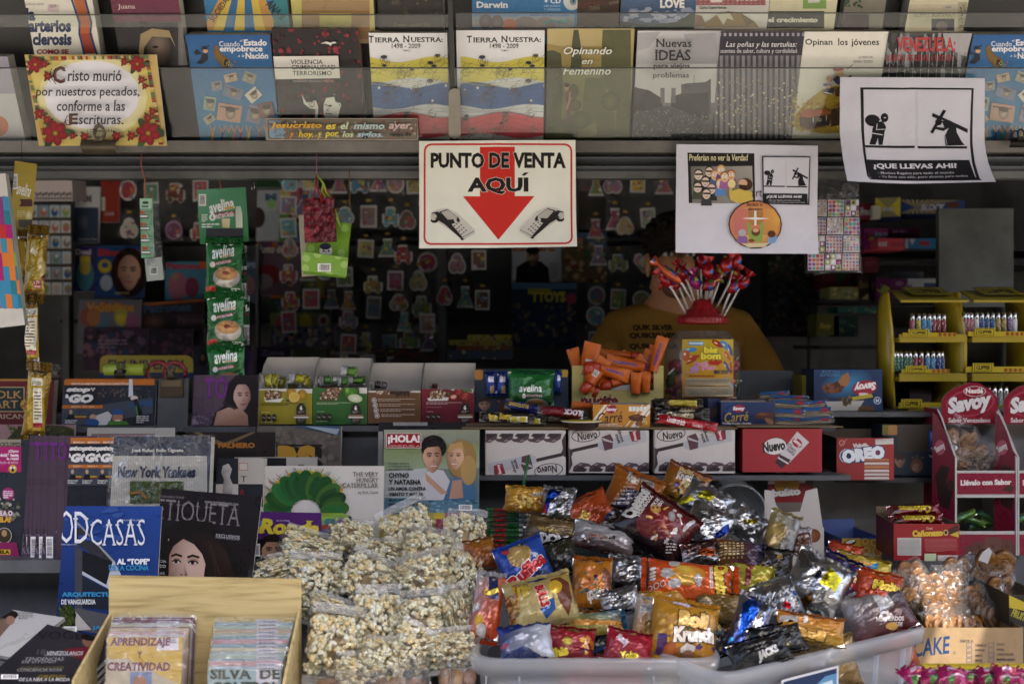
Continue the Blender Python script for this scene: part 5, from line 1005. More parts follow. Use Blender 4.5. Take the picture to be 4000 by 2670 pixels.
# top of the display: cereal bar boxes and sweets
reg(1000,1300)
def cells(b,x0,x1,yt,yb): pass
def stackbox(label,x0,x1,yt,yb,ytop,col,T=.085,Y=.01):
 f=fr(x0,x1,yt,yb,Y);bz=P(0,ytop,Y+T).z-f.o.z
 b=carton('bar_box',label,'box',f,T,'1e1814',inside='aca498',open_top=True,back_h=bz,side_h=f.H*.98,group='cereal bar boxes on the display');b.fill(col)
 m=b.mb;W,H=f.W,f.H;i_=C('aca498');s_=C('241c18')                   # sloping side wings
 for a in (0,W-.0012): m.poly([f.o+f.U*(a+.0006)+f.V*H*.98-f.N*.001,f.o+f.U*(a+.0006)+f.V*H*.98-f.N*(T-.002),f.o+f.U*(a+.0006)+f.V*bz-f.N*(T-.002),f.o+f.U*(a+.0006)+f.V*(H*.98+(bz-H)*.75)-f.N*(T*.55)],i_,'card')
 return b
def granola(b,cx,cy,w_,h,sd):
 b.p([(cx-w_/2,cy-h*.3),(cx-w_*.2,cy-h*.5),(cx+w_*.5,cy-h*.35),(cx+w_*.45,cy+h*.3),(cx-w_*.4,cy+h*.5)],'6c4a34');b.spk(46,cx-w_*.45,cy-h*.4,cx+w_*.42,cy+h*.36,['c8a888','9c7450','e0ccb0','7a5238','4a3024'],6,13,sd)
def facts(b,x,y,c='2c2014',n=3):
 for i in range(n): b.rr(x+i*46,y,x+36+i*46,y+62,14,c);b.t('15g',x+6+i*46,y+24,x+30+i*46,y+38,'d8d0c0');b.r(x+8+i*46,y+66,x+28+i*46,y+74,c)
def badge(b,x,y): b.e(x,y+10,42,50,'241814');b.r(x-42,y+10,x+42,y+135,'241814');b.t('6',x-12,y-22,x+12,y+18,'e8e0d4',b=.05);b.lines(x-28,y+28,x+28,y+48,2,'b8a898');b.r(x-62,y+58,x+66,y+84,'8c6c50');b.r(x-62,y+76,x+66,y+86,'e0d8cc');b.lines(x-30,y+94,x+30,y+126,3,'9a8c80')
b=stackbox('lime yellow cereal bar box with lemons on its front, first of four',18,492,488,796,212,['8a7c0c','8a7c0c','948814','948814']);b.p([(0,440),(500,440),(500,528),(340,520),(110,495),(0,505)],'d8d0c4');b.p([(70,560),(240,570),(210,606),(80,600)],'e0dcd0');granola(b,150,545,160,90,1)
for x,y in ((310,520),(405,540)): b.e(x,y,44,46,'c89420','8c640c')
b.e(336,560,50,48,'c8981c');b.e(336,560,44,42,'dcc070');[b.p([(336,560),(336+38*math.cos(k*.7),560+36*math.sin(k*.7)),(336+38*math.cos(k*.7+.5),560+36*math.sin(k*.7+.5))],'d0a428') for k in range(9)];b.e(280,590,18,10,'2c5a20',rot=20)
b.lines(50,612,440,640,2,'3c3408');b.lines(50,690,165,700,1,'e0dca0');facts(b,52,708);badge(b,398,655);b.lines(50,776,220,784,1,'e0dca0')
b=stackbox('green cereal bar box with apple on its front, second of four',497,972,478,798,220,['1c5418','1c5418','2c6a20','2c6a20']);b.p([(500,440),(980,440),(980,530),(850,525),(680,470),(500,462)],'d8d0c4');b.p([(500,462),(620,470),(760,560),(640,500)],'4a2c1c');granola(b,690,490,160,90,2);granola(b,640,550,170,90,3)
b.e(830,515,78,72,'4c8c1c','204c08');b.e(800,500,18,26,'98c060','4c8c1c');b.e(870,570,64,36,'dcdcc0','b8c090',rot=8);b.p([(850,450),(905,445),(900,490),(840,470)],'1c3a14')
b.lines(535,606,835,630,2,'c0d0a0');b.lines(535,684,650,692,1,'c0d0a0');facts(b,535,702);badge(b,876,655);b.lines(530,768,700,776,1,'c0d0a0')
b=stackbox('brown cereal bar box with chocolate chunks on its front, third of four',978,1443,505,790,262,['5c381c','5c381c','6e4824','6e4824']);b.p([(985,500),(1100,400),(1440,350),(1440,520),(985,520)],'d0c8bc');b.p([(1040,470),(1180,400),(1340,460),(1330,490),(1180,470)],'3c2418');granola(b,1115,505,140,80,4);b.spk(40,1180,480,1350,545,['2c1810','4a2c1c','3c2014'],12,26,4);b.ring(1310,425,20,20,7,'1c1c1c','d0c8bc');b.lines(1330,420,1375,445,2,'444')
for i in range(4): y=586+i*45;b.ring(1036+i*9,y,21,22,5,'e0d8cc','2c1c10');b.e(1036+i*9,y,9,9,'e0d8cc');b.lines(1070+i*10,y-12,1392,y+16,2,'c0b09c')
b=stackbox('crimson cereal bar box with strawberries on its front, fourth of four',1449,1910,490,790,262,['5c0818','5c0818','7c0c24','7c0c24']);b.p([(1450,455),(1910,455),(1900,525),(1780,520),(1600,470),(1450,488)],'d0c8c0');granola(b,1650,475,140,50,5);b.p([(1500,570),(1690,560),(1680,590),(1510,592)],'e0dcd0');granola(b,1590,540,150,80,6)
for x,y,r_ in ((1775,515,46),(1830,550,52),(1730,560,44)): b.e(x,y,r_,r_*.85,'a82018','6c0c10');b.spk(10,x-r_*.6,y-r_*.5,x+r_*.6,y+r_*.5,['d88868'],3,5,int(x))
b.e(1730,556,26,15,'e0a088',rot=-15);b.p([(1800,470),(1880,480),(1895,520),(1850,505),(1820,520)],'3c6a24');b.p([(1670,520),(1700,515),(1690,550)],'3c6a24')
b.lines(1490,604,1800,630,2,'d0b0a8');b.lines(1490,645,1720,655,1,'b08890');b.lines(1490,684,1600,692,1,'d0b0b0');facts(b,1490,700);badge(b,1830,652)
def bar(label,cx,cy,w_,h,Y,sd,c1,c2='c8c8c4',roll=0,name='cereal_bar',cat='cereal bar',group='bars in the open boxes',T=.007,lean=10,mat='print_foil'):
 pn=bag(name,label,cat,fc(cx,cy,w_,h,Y,lean,roll=roll),T,sd,c1,mat,.0015,(6,5),c2,group,sm=.1);pn.win=None;return pn
for i,(bx,x,y,w_,h,r_,c,nm) in enumerate((('lemon',90,420,100,150,-8,'a8a020','tilted silver and lime bar at the left'),('lemon',150,415,90,150,4,'989018','lime bar second from the left'),('lemon',215,435,80,130,10,'7c781c','dim lime bar at the middle'),('lemon',360,400,150,100,3,'a8a020','silver and lime bar lying across the back'),('lemon',420,430,110,110,-4,'b0a824','silver and lime bar at the right'),('lemon',300,450,90,90,2,'6c6820','dark lime bar deep in the middle'),('apple',815,335,150,95,6,'4c7c20','silver and green bar leaning up at the back'),('apple',610,415,110,90,-6,'3c6c1c','green bar at the left'),('apple',680,410,100,80,2,'b8b8b4','silver bar at the middle'),('apple',760,425,90,90,-3,'447420','green bar right of the middle'),('apple',870,415,180,80,1,'4c7c20','long silver and green bar at the right'),('apple',545,420,70,90,12,'a8a8a4','silver bar tucked in the left corner'),('chocolate',1050,455,90,80,-5,'2c1c14','dark brown bar at the left'),('chocolate',1110,460,80,70,3,'6c6460','grey brown bar beside it'),('strawberry',1550,465,80,50,2,'5c1820','single dark red bar'))):
 pn=bar(f'{nm} in the {bx} cereal bar box',x,y,w_,h,.05+.006*(i % 3),i,c,'b8b8b4',r_)
 pn.p(rotp([(x-w_*.5,y-h*.5),(x-w_*.05,y-h*.5),(x-w_*.12,y+h*.5),(x-w_*.5,y+h*.5)],x,y,r_),'c0c0bc');pn.l(rotp([(x-w_*.05,y-h*.5),(x-w_*.12,y+h*.5)],x,y,r_),8,'2c1c10');pn.lines(x-w_*.4,y-h*.2,x-w_*.15,y+h*.2,4,'5a5a40')
f=fr(1912,2730,322,690,.04);b=carton('sweets_box','dark blue open sweets box with cartoon children, holding the green pouch','box',f,.1,'1c2c40',inside='2c3440',open_top=True,group=None);b.fill('1c2c40');b.rr(1905,318,1985,410,20,'a86c28');reg(2000,1300);b.rr(420,298,500,385,14,'b08c1c');reg(1000,1300)
b.face(2000,630,105,95,'a87c60','3c241a','6c4a38');b.p([(1950,610),(1965,575),(2035,570),(2055,610),(2000,595)],'3c241a');b.e(2170,650,50,40,'4c2018');b.e(2125,598,14,10,'8c4030')
for i,(x,r_) in enumerate(((2055,-4),(2155,2),(2250,-3))):
 pn=bar(('blue wafer at the left','blue wafer in the middle','blue wafer half behind the pouch')[i]+' standing in the dark blue sweets box',x,445,92,215,.03,i,'1c3a8c','1c3a8c',r_,'wafer','wafer','blue wafers in the sweets box');pn.t('Bi',x-22,375,x+28,432,'d8dce8',b=.06,o='b05a28',ow=.03);pn.p([(x-5,470),(x+30,460),(x+25,540),(x-12,540)],'b09060')
reg(2000,1300);pn=bar('last blue wafer at the right of the dark blue sweets box',400,430,70,210,.035,7,'1c3a8c','1c3a8c',3,'wafer','wafer','blue wafers in the sweets box');pn.t('B',395,365,425,420,'d8dce8',b=.06)
pn=bag('pouch','shiny green standing porridge pouch in front of the dark blue sweets box','pouch',fc(165,485,410,330,.0,8,roll=1),.02,3,['184c20','184c20','1c6c2c','1c6c2c'],amp=.004,n=(12,12),sm=.06);pn.t('avelina',58,455,262,525,'e8ece4',i=.2,b=.02);pn.p([(85,548),(270,540),(270,562),(85,580)],'4c1c24');pn.t('INSTANTÁNEA',110,542,268,568,'d8ccc8',b=.02);pn.e(100,560,16,22,'d8dcd4');pn.e(210,625,105,45,'d8d4cc','8c8880');pn.e(210,620,80,28,'b07c48');pn.e(230,635,30,10,'6c2414')
f=fr(525,1325,500,655,.03);b=carton('tube_box','pale yellow cut out display box full of orange tubes','box',f,.11,'a89a54',inside='8c8458',open_top=True,side_h=f.H*1.6,back_h=f.H*1.2);b.fill('a89a54');b.t('nucita',600,545,940,640,'6c1c20',b=.07,sf=1,o='d8c8a0',ow=.03);b.e(860,545,10,10,'a82020')
for x0,x1,s_ in ((525,625,1),(1240,1325,-1)): f2=fr(x0,x1,285,500,.03);b.mb.obox(f2.o,f2.U,f2.V,f2.N,0,f2.W,0,f2.H,-.0012,0,{'*': C('a89a54')},'card')
def tube_thing(label,cx,cy,w_,h,Y,roll,sd,txt=1,cap=1,yaw=0):
 f=fc(cx,cy,w_,h,Y,8,yaw,roll);root=thing('cream_tube',label,'tube',f.o+f.U*f.W/2,'orange cream tubes');m=part('tube',root)
 pn=Pan(m,f.o,f.U,f.V,f.W,f.H,'gloss',lambda u,v: (u*(.82+.18*v*.5+.09),v,.014*max(0,1-u*u)**.5*max(0,(.72-v*.72))+.001),(8,6));pn.fill(['b04a10','b04a10','c05a18','c05a18'])
 q=Pan(m,f.o+f.U*f.W,-f.U,f.V,f.W,f.H,'gloss',lambda u,v: (u*(.82+.18*v*.5+.09),v,.010*max(0,1-u*u)**.5*max(0,(.72-v*.72))),(6,4));q.fill('b04a10')
 if txt==1: pn.t('Ovomaltine',cx-h*.33,cy-w_*.12,cx+h*.3,cy+w_*.16,'1c3c8c',b=.04,rot=roll-90 if roll<0 else roll+90)
 elif txt==2: pn.p(rotp([(cx-w_*.2,cy+h*.02),(cx+w_*.2,cy+h*.02),(cx+w_*.2,cy+h*.24),(cx-w_*.2,cy+h*.24)],cx,cy,roll),'d8d4cc');[pn.l(rotp([(cx-w_*.16,cy+h*(.05+.02*k)),(cx+w_*.16,cy+h*(.05+.02*k))],cx,cy,roll),2.4,'333') for k in range(9)]
 for k in range(5): pn.l(rotp([(cx-w_*.34,cy-h*(.36-.05*k)),(cx+w_*.3,cy-h*(.36-.05*k))],cx,cy,roll),3,'c87838')
 pn.r(cx-w_*.5,cy-h*.46,cx-w_*.38,cy-h*.40,'1c3c8c',rot=roll)
 if cap: m=part('cap',root);c=f.o+f.U*f.W/2-f.V*.004+f.N*.006;m.lathe(c+f.V*.004,[(.0001,-.026),(.010,-.026),(.0125,-.004),(.006,0),(.0001,.004)],'a82c10','plastic',14,ax=f.V)
 return pn
for lab,x,y,w_,h,Y,r_,sd,tx,cp in (('orange tube upright at the left end of the tube box',560,260,110,260,.06,-14,1,0,0),('orange tube with bar code leaning at the left of the tube box',675,230,150,300,.05,14,2,2,0),('orange tube with bar code tilted right, second at the left',745,330,140,260,.025,34,3,2,1),('orange tube lying across the back of the tube box',880,190,90,300,.08,-84,4,0,1),('orange tube with blue letters lying on top of the heap',990,270,120,330,.045,-80,5,1,0),('orange tube with blue letters in the middle of the heap',900,345,120,260,.03,105,6,1,1),('orange tube pointing down right of the middle',1060,300,110,260,.05,52,7,0,1),('orange tube lying behind at the right of the heap',1080,225,90,260,.09,-72,8,0,0),('orange tube with blue zero, right of the middle',1180,270,110,260,.06,18,9,1,0),('tall orange tube standing at the right end of the tube box',1275,190,110,330,.045,18,10,1,0),('orange tube behind the tall one at the right end',1225,220,80,240,.07,10,11,0,1),('small orange tube low at the right of the tube box',1085,440,100,190,.025,4,12,0,0),('orange tube low beside the right edge of the tube box',1170,430,90,190,.03,2,13,0,0),('orange tube with metal neck standing low at the left',675,440,90,160,.022,178,14,0,1),('orange tube buried low in the middle of the box',960,410,110,200,.045,70,15,0,1),('orange tube buried low at the left of the box',800,400,100,180,.05,30,16,0,1)): tube_thing(lab,x,y,w_,h,Y,r_,sd,tx,cp)
tube_thing('loose orange tube lying in front of the tube box',640,635,60,240,-.035,-84,17,0,1)
b=None
f=fr(730,1240,430,500,.028);root=thing('paper_liner','white paper liner inside the front of the tube box','paper',f.o);m=part('sheet',root);pn=Pan(m,f.o-f.N*.012,f.U,f.V,f.W,f.H,'paper');pn.p([(725,430),(850,445),(830,475),(1030,450),(1030,500),(725,500)],'b0aca4')
reg(2000,600);jc=P(1665,0,.10);d=(.10-CY)/F;Z=lambda y: P(0,y,.10).z;rad=330*K*d
root=thing('lollipop_jar','big clear jar with red lid and yellow label full of lollipops','jar',V3((jc.x,.10,zA)));m=part('jar',root);c0=V3((jc.x,.10,0));c0.z=0
zb,zt=zA,Z(1545)
m.lathe(c0,[(.0001,zb+.004),(rad*.86,zb+.002),(rad*.98,zb+.012),(rad*.98,zb+.03),(rad,zb+.035),(rad,zt-.055),(rad*.94,zt-.03),(rad*.72,zt-.008),(rad*.66,zt)],'fff','jar_plastic',32)
m=part('lid',root);ru=217*K*d
pr=[(ru*.97,Z(1488)),(ru,Z(1480)),(ru,Z(1436)),(ru*.96,Z(1428)),(ru*.72,Z(1405)),(ru*.62,Z(1365)),(ru*.44,Z(1345)),(ru*.38,Z(1290)),(ru*.3,Z(1272)),(.0001,Z(1268))]
m.lathe(c0,pr,'8c0c14','plastic',36)
for i in range(36): a=i*math.pi/18;m.tube([c0+V3((ru*1.005*math.cos(a),ru*1.005*math.sin(a),Z(1476))),c0+V3((ru*1.005*math.cos(a),ru*1.005*math.sin(a),Z(1438)))],.0012,'8c0c14','plastic',4,False)
m=part('label',root);lw=435*K*d;rl=rad*1.004;reg(2000,1300)
pn=Pan(m,V3((jc.x-lw/2,.10-rl,P(0,572,.0).z)),V3((1,0,0)),V3((0,0,1)),lw,(P(0,55,.0)-P(0,572,.0)).z,'gloss',lambda u,v: (u,v,-(rl-math.sqrt(max(0,rl*rl-(u*lw/2)**2)))),(14,4));pn.window(1500,55,1938,572)
pn.fill(['a86418','a86418','b89c14','b89c14']);pn.rr(1545,72,1670,110,18,'4c8cb8');pn.t('Americandy',1550,76,1664,106,'e8ecf0',i=.15,b=.03)
for x,y,rx,ry,r_,c in ((1560,150,55,22,-10,'3c88b8'),(1580,215,60,18,-15,'a8401c'),(1790,95,60,24,30,'9c2018'),(1860,110,60,26,40,'2c7cb0'),(1905,150,55,16,70,'284c88'),(1880,200,50,16,60,'b0481c'),(1910,310,60,16,85,'b0481c'),(1870,290,50,14,60,'2c3c78'),(1570,250,50,14,-30,'a8401c'),(1530,200,30,50,0,'b8501c'),(1915,480,14,40,20,'3c88b8')): pn.e(x,y,rx,ry,c,rot=r_);pn.e(x-rx*.3,y-ry*.3,rx*.3,ry*.25,'d8c8a0',rot=r_)
pn.t('big',1670,120,1790,190,'e0cc2c',b=.09,o='1c4c5c',ow=.06);pn.t('bom',1645,170,1815,232,'e0cc2c',b=.09,o='1c4c5c',ow=.06);pn.p([(1700,270),(1730,228),(1745,255),(1775,230),(1785,260),(1830,250),(1790,285)],'b02c1c');pn.t('XXL',1778,240,1832,262,'b02020',b=.05)
pn.t('Mouth',1598,252,1705,290,'c86a8c',b=.05,o='e8d8e0',ow=.05,rot=-3);pn.t('Painter',1655,285,1770,322,'c86a8c',b=.05,o='e8d8e0',ow=.05,rot=-6);pn.e(1600,315,38,26,'b07aa8');pn.t('Bubble Gum',1535,335,1622,352,'c890a8',b=.04,o='6c2c3c',ow=.03);pn.t('80',1755,325,1805,362,'28304c',b=.03);pn.t('Unidades',1815,325,1922,345,'28304c',b=.04);pn.t('Units',1815,346,1880,362,'28304c',b=.04);pn.lines(1556,372,1890,388,1,'8c4020',.7)
for y0,y1 in ((398,460),(470,556)): pn.r(1533,y0,1908,y1,'b0a080');pn.lines(1538,y0+4,1904,y1-4,7,'6c6450',.5)
g=random.Random(9);m=part('lollipop_filling',root);m.stuff=1
for i in range(150):
 a=g.uniform(0,6.28);r_=rad*.84*g.uniform(.35,1)**.5;z=g.uniform(zb+.03,zt-.075);p_=c0+V3((r_*math.cos(a),r_*math.sin(a),z));m.blob(p_,.014,.014,.013,g.choice(['9c1418','8c1018','a8401c','8c1c4c','7c1014','3c6c20']),'print_foil',8,6,.3,i)
 if i % 4==0: m.tube([p_,p_+V3((g.uniform(-.03,.03),g.uniform(-.02,.02),g.uniform(-.04,.04)))],.0018,'c8c4bc','plastic',5)
reg(2000,600)
LP=[(1545,1412,1410,1200,1330,1095,'a8101c','red lollipop lowest at the left'),(1545,1340,1460,1160,1395,1150,'9c0c18','deep red lollipop beside the lowest left one'),(1590,1290,1490,1140,1370,1040,'b84818','orange cylinder lollipop at the upper left'),(1620,1350,1560,1150,1520,1075,'a8101c','red lollipop in front of the orange one'),(1610,1290,1540,1130,1480,1030,'9c1018','dark red lollipop behind the orange one'),(1635,1270,1620,1160,1605,1110,'a0186c','magenta lollipop low in the middle'),(1655,1270,1655,1030,1655,930,'a0101c','red lollipop highest in the middle'),(1690,1280,1705,1090,1715,1010,'9c0c18','red lollipop right of the highest one'),(1700,1290,1760,1150,1790,1085,'b0141c','red and yellow lollipop front right of the middle'),(1715,1350,1770,1160,1850,1010,'a88c18','yellow and green lollipop at the upper right'),(1740,1300,1800,1150,1880,960,'a0141c','red lollipop behind the yellow one'),(1775,1345,1900,1130,1945,1060,'a8141c','red lollipop with blue stripe at the right'),(1790,1320,1900,1130,1960,920,'a0181c','red lollipop highest at the right'),(1830,1375,1915,1195,1940,1150,'8c101c','dark red lollipop low at the right'),(1845,1405,1985,1180,2030,1115,'b0141c','red lollipop furthest right'),(1700,1270,1720,1150,1735,1140,'7c1018','dim red lollipop low behind the middle ones')]
for i,(x0,y0,x1,y1,x2,y2,c,lab) in enumerate(LP):
 g=random.Random(i);Ya=.10+.05*math.sin(i*2.4);Yb=.07+.06*math.sin(i*2.4);a,b_,e_=P(x0,y0+30,.10),P(x1,y1,Yb),P(x2,y2,Yb)
 root=thing('lollipop',lab+' above the jar','lollipop',a,'lollipops standing in the jar lid');m=part('stick',root);m.tube([a,b_,(b_+e_)/2],.0024,'d0ccc8','plastic',8)
 dr=(e_-b_).normalized();m=part('wrapper',root);rr_=.0138 if i!=2 else .0105;ln=1 if i!=2 else 2.2
 prof=[(.003,-1.5),(.0065,-1.25),(.92,-.75),(1.02,-.1),(.85,.55),(.4,.95),(.28,1.1),(.75,1.6),(.95,2.0)]
 ax=dr;u_=ax.cross(V3((0,1,0))).normalized();v_=ax.cross(u_);rows=[]
 for j,(r_,z) in enumerate(prof):
  r_=r_*rr_ if r_>.01 else r_;row=[]
  for k in range(14):
   t=k*2*math.pi/14;q=r_*(1+.16*noise.noise(V3((math.cos(t)*1.5,math.sin(t)*1.5,z*1.3+i)))+(.3*math.sin(t*3.5+i) if j>6 else 0));row.append(e_+ax*(z*rr_*ln)+(u_*math.cos(t)+v_*math.sin(t)*(1 if j<7 else .45))*q)
  rows.append(row)
 pal=[c,c,c,g.choice(['b8a020','2c6c20',c,'d0ccd0']),c]
 cl={}
 def colr(j,k,c=c,g=g,cl=cl):
  if (j,k) not in cl: cl[(j,k)]=C(g.choice([c]*22+['b09828','2c6420','c8b0b8','283c80']) if j>2 else c if not (j==2 and 3<k<6) else '2c4c9c')
  return cl[(j,k)]
 m.grid(rows,colr,'print_foil',True,True)
reg(2000,1300)
f=fr(-440,1960,820,846,-.055,82);root=thing('cardboard_flap','long brown cardboard flap under the loose chocolates','cardboard',f.o);m=part('sheet',root);a,b_=P(-440,846,-.10),P(1970,850,-.10);m.box(a.x,b_.x,-.105,.02,zA+.002,zA+.0045,'7c664a','brown_card')
f=fr(1960,2900,820,846,-.055,82);a,b_=P(1965,0,-.10),P(2910,850,-.10);root=thing('cardboard_flap','brown cardboard flap ending in a point right of the red carton','cardboard',a);m=part('sheet',root);m.hexa([V3(q) for q in ((a.x,-.108,zA+.006),(b_.x,-.09,zA+.004),(b_.x-.03,.02,zA+.004),(a.x,.02,zA+.006),(a.x,-.108,zA+.008),(b_.x,-.09,zA+.006),(b_.x-.03,.02,zA+.006),(a.x,.02,zA+.008))],C('7c664a'),'brown_card')
def cbox(label,x0,x1,yt,yb,Y,T,col,side,**k):
 f=fr(x0,x1,yt,yb,Y,yaw=k.pop('yaw',0));b=carton('chocolate_box',label,'box',f,T,side,inside='8c8070',open_top=True,**k);b.fill(col);return b
b=cbox('orange open chocolate bar box with white rays',708,1208,625,832,-.09,.07,'b8781c','7c4c14')
for x0,w_ in ((1100,40),(1150,24),(720,26),(760,14),(1050,10)): b.p([(x0+90,625),(x0+90+w_,625),(x0-70+w_,832),(x0-70,832)],'d8d0c0')
b.e(870,668,52,36,'98182c');b.t('Savoy',822,650,918,690,'e8e0dc',i=.15,b=.04);b.e(878,642,30,12,'98182c');b.t('Carré',745,690,970,790,'2c2010',i=.3,b=.01,rot=-5);[b.r(1022+i*32,642,1050+i*32,684,'d8d4c8') or b.e(1036+i*32,670,11,10,'2c2010') for i in range(5)]
b.p([(1015,730),(1090,705),(1180,730),(1130,782),(1030,760)],'4c2814');b.p([(1040,725),(1090,710),(1140,725),(1090,742)],'6c3c20');b.e(1110,790,34,22,'7c4c28');b.e(1165,770,14,34,'b89c48',rot=-30);b.t('Chocolate con Leche Relleno',730,788,925,802,'e8e0d0',sf=1,b=.02);b.t('con Trozos de Maní Acaramelado',728,803,965,816,'e8e0d0',sf=1,b=.02)
b=cbox('navy blue open chocolate bar box with white rays',1828,2300,605,815,-.05,.07,['0c1c40','0c1c40','142c5c','142c5c'],'101c3c')
for i in range(6): b.p([(1828,640+i*26),(1900,610+i*20),(1960,606),(1828,648+i*26)],'1c3c7c')
b.e(1985,660,52,34,'98182c');b.t('Savoy',1932,642,2036,684,'e8e0dc',i=.15,b=.04);b.t('Carré',1858,690,2070,775,'a88c3c',i=.3,b=.01,rot=-5);b.t('Chocolate con Leche y Almendras',1840,780,2092,802,'d8d4cc',sf=1,b=.02);b.p([(2120,715),(2180,690),(2290,700),(2290,770),(2130,745)],'4c2814');b.p([(2140,712),(2190,695),(2260,705),(2200,722)],'6c3c20');b.e(2250,770,44,22,'8c6038',rot=30)
b=sbox('navy chocolate box seen from its end beside the navy open box',1712,1822,572,800,-.02,.06,'141c38','182448',group=None,yaw=12);b.e(1770,690,24,50,'4c3020',rot=20)
for lab,x,y,w_,h,r_,Y,bg,txt,tc,box,tr in (('dark wafer pack at the far left with yellow letters',-180,735,180,90,2,-.09,'241c18','Susy','b8981c',(-210,-140,705,765),0),('dark wafer pack with yellow letters and silver side',10,742,310,86,3,-.095,'241c14','Susy','b8981c',(-120,-5,700,775),0),('second dark wafer pack behind the silver sided one',150,760,240,80,3,-.075,'2c2418','','',0,0),('dark gold wafer pack pushed under the red bar',370,748,180,90,2,-.06,'3c3020','','',0,0),('blue chocolate bar lying askew beside the red bar',100,650,300,90,12,-.04,'1c2060','CHOCOLATTE','c8a828',(-40,150,615,650),12),('red and black chocolate bar with upside down letters',440,690,400,86,6,-.075,'6c101c','BLOCK','c8c8cc',(450,640,672,728),186),('dark coconut wafer pack lying at the back',1450,610,380,78,1,-.04,'1c1410','','',0,0),('dark coconut wafer pack with palm drawing',1480,715,440,120,1,-.065,'1c1410','Cosette','b0a078',(1330,1590,690,756),0),('dark coconut wafer pack at the left behind the orange box',1290,620,110,80,2,-.05,'1c1410','','',0,0)):
 pn=bag('chocolate_bar',lab,'chocolate bar',fc(x,y,w_,h,Y,12,roll=r_),.010,int(x) % 9,bg,amp=.0025,n=(12,5),group='loose bars on the flap',sm=.0,ends=(0,0))
 f_=fc(x,y,w_,h,Y,12,roll=r_);s_=part('seal',pn.root);g_=Fr();g_.U,g_.V,g_.N=f_.V,-f_.U,f_.N;g_.W,g_.H=f_.H,f_.W;g_.o=f_.o;ribbed(s_,g_,-.012,.004,'8c8478','silver_foil');ribbed(part('seal',pn.root),g_,-f_.W-.008,-f_.W+.004,'8c8478','silver_foil')
 if y>720 and x<200: pn.r(x-w_*.1,y-8,x+w_*.42,y+40,'b8b4a8');pn.r(x-w_*.05,y-4,x+w_*.12,y+36,'b0a41c');pn.r(x+w_*.2,y-4,x+w_*.38,y+36,'b0a41c')
 if 'back' in lab or 'palm' in lab: pn.r(1345,590,1625,652,'a8982c') if y<650 else [pn.l([(1530,690),(1530+70*math.cos(R(a)),690+44*math.sin(R(a)))],9,'b0a078') for a in (190,220,250,290,320,350)]
 if txt: pn.t(txt,box[0],box[2],box[1],box[3],tc,b=.06,i=.15,rot=tr)
pn=bag('chocolate_bar','red long chocolate bar with white script lying in front of the coconut wafers','chocolate bar',fc(1535,785,540,90,-.1,25,roll=10),.008,4,'a0101c',amp=.001,n=(12,4),group='loose bars on the flap',sm=0,ends=(0,0));pn.t('Chocolate con leche',1345,748,1512,800,'e8dcd8',i=.2,rot=13,b=.02);pn.t('Contenido Neto 70 g',1575,808,1670,838,'e8dcd8',rot=12);pn.e(1740,810,60,24,'7c0c14',rot=10)
f=fc(600,770,200,60,-.09,60);root=thing('dessert_cup','tiny brown and white dessert cup between the wafers and orange box','dessert',f.o);m=part('cup',root);c=P(605,775,-.085);m.lathe(c,[(.0001,-.018),(.032,-.016),(.04,0),(.042,.001)],'3c2418','plastic',20);m=part('lid',root);m.lathe(c,[(.043,.001),(.043,.003),(.0001,.0035)],['c8c0a8','b89c30','b89c30'],'gloss',20)
reg(3000,1300)
for i,(x,y,w_,h,sd,Y,r_) in enumerate(((190,720,250,110,1,-.03,1),(430,700,240,100,2,-.02,-1),(190,775,260,60,3,-.035,2),(420,768,280,54,4,-.04,-4),(200,630,300,70,5,-.01,4),(400,625,200,60,6,.0,-3),(180,580,330,60,7,.02,2),(50,545,240,60,8,.03,-3))):
 f=fc(x,y,w_,h*.8,Y,5,roll=r_);lab=('front left stack','front right stack','lowest at the left','lowest at the right','second layer left','second layer right','topmost layer middle','topmost at the left')[i]
 root=thing('cracker_pack',f'clear and blue packet of thin crackers, {lab} of the cracker pile','crackers',f.o,'cracker packets right of the blue box');m=part('crackers',root);n=6 if h>80 else 3
 for k in range(n): m.obox(f.o,f.U,f.V,f.N,.004*(k % 2),f.W-.003*((k+1) % 2),f.H*k/n+.0008,f.H*(k+.72)/n,-.06,0,C(('b89c6c','a8885a','c0a878')[(k+i) % 3]),'food')
 q=Pan(part('wrapper',root),f.o-f.U*.004+f.N*.004-f.V*.002,f.U,f.V,f.W+.008,f.H+.004,'cellophane',lambda u,v,i=i: (u,v,.003*noise.noise(V3((u*3,v*3,i)))),(10,6));q.fill('fff')
 m=part('printed_top',root);m.obox(f.o,f.U,f.V,f.N,0,f.W,f.H+.002,f.H+.003,-.065,.003,C('1c4c7c'),'print_foil');q=Pan(m,f.o+f.N*.0055,f.U,f.V,f.W,f.H+.003,'print_foil');q.win=None;q.r(x-w_*.5,y-h*.5,x+w_*.5,y-h*.2,'1c508c',rot=r_);q.r(x+w_*.15,y-h*.45,x+w_*.4,y-h*.1,'9c2c38',rot=r_)
b=sbox('blue chocolate wafer box lying upside down with red oval logo',402,1000,318,678,.06,.1,'0c2040',['0c1c3c','0c2448','10305c','10305c'],group=None)
b.e(690,440,230,130,'2c80b0','10345c',rot=-12);b.p([(470,490),(600,420),(680,450),(640,520),(520,530)],'5c2c18');b.p([(650,370),(700,345),(722,400),(690,470),(600,450)],'9c6438');b.spk(20,480,440,670,515,['4c2414','7c4020'],10,24,3);b.e(845,480,110,66,'98182c',rot=-10);b.t('Savoy',748,420,945,508,'e8dcd8',b=.05,i=.2,rot=172);b.t('Nestlé',795,522,872,554,'e8dcd8',b=.03,rot=178);b.t('CHOCOLATE',455,352,625,378,'5c90b8',sf=1,rot=180);b.t('CON LECHE',470,328,625,346,'5c90b8',sf=1,rot=180)
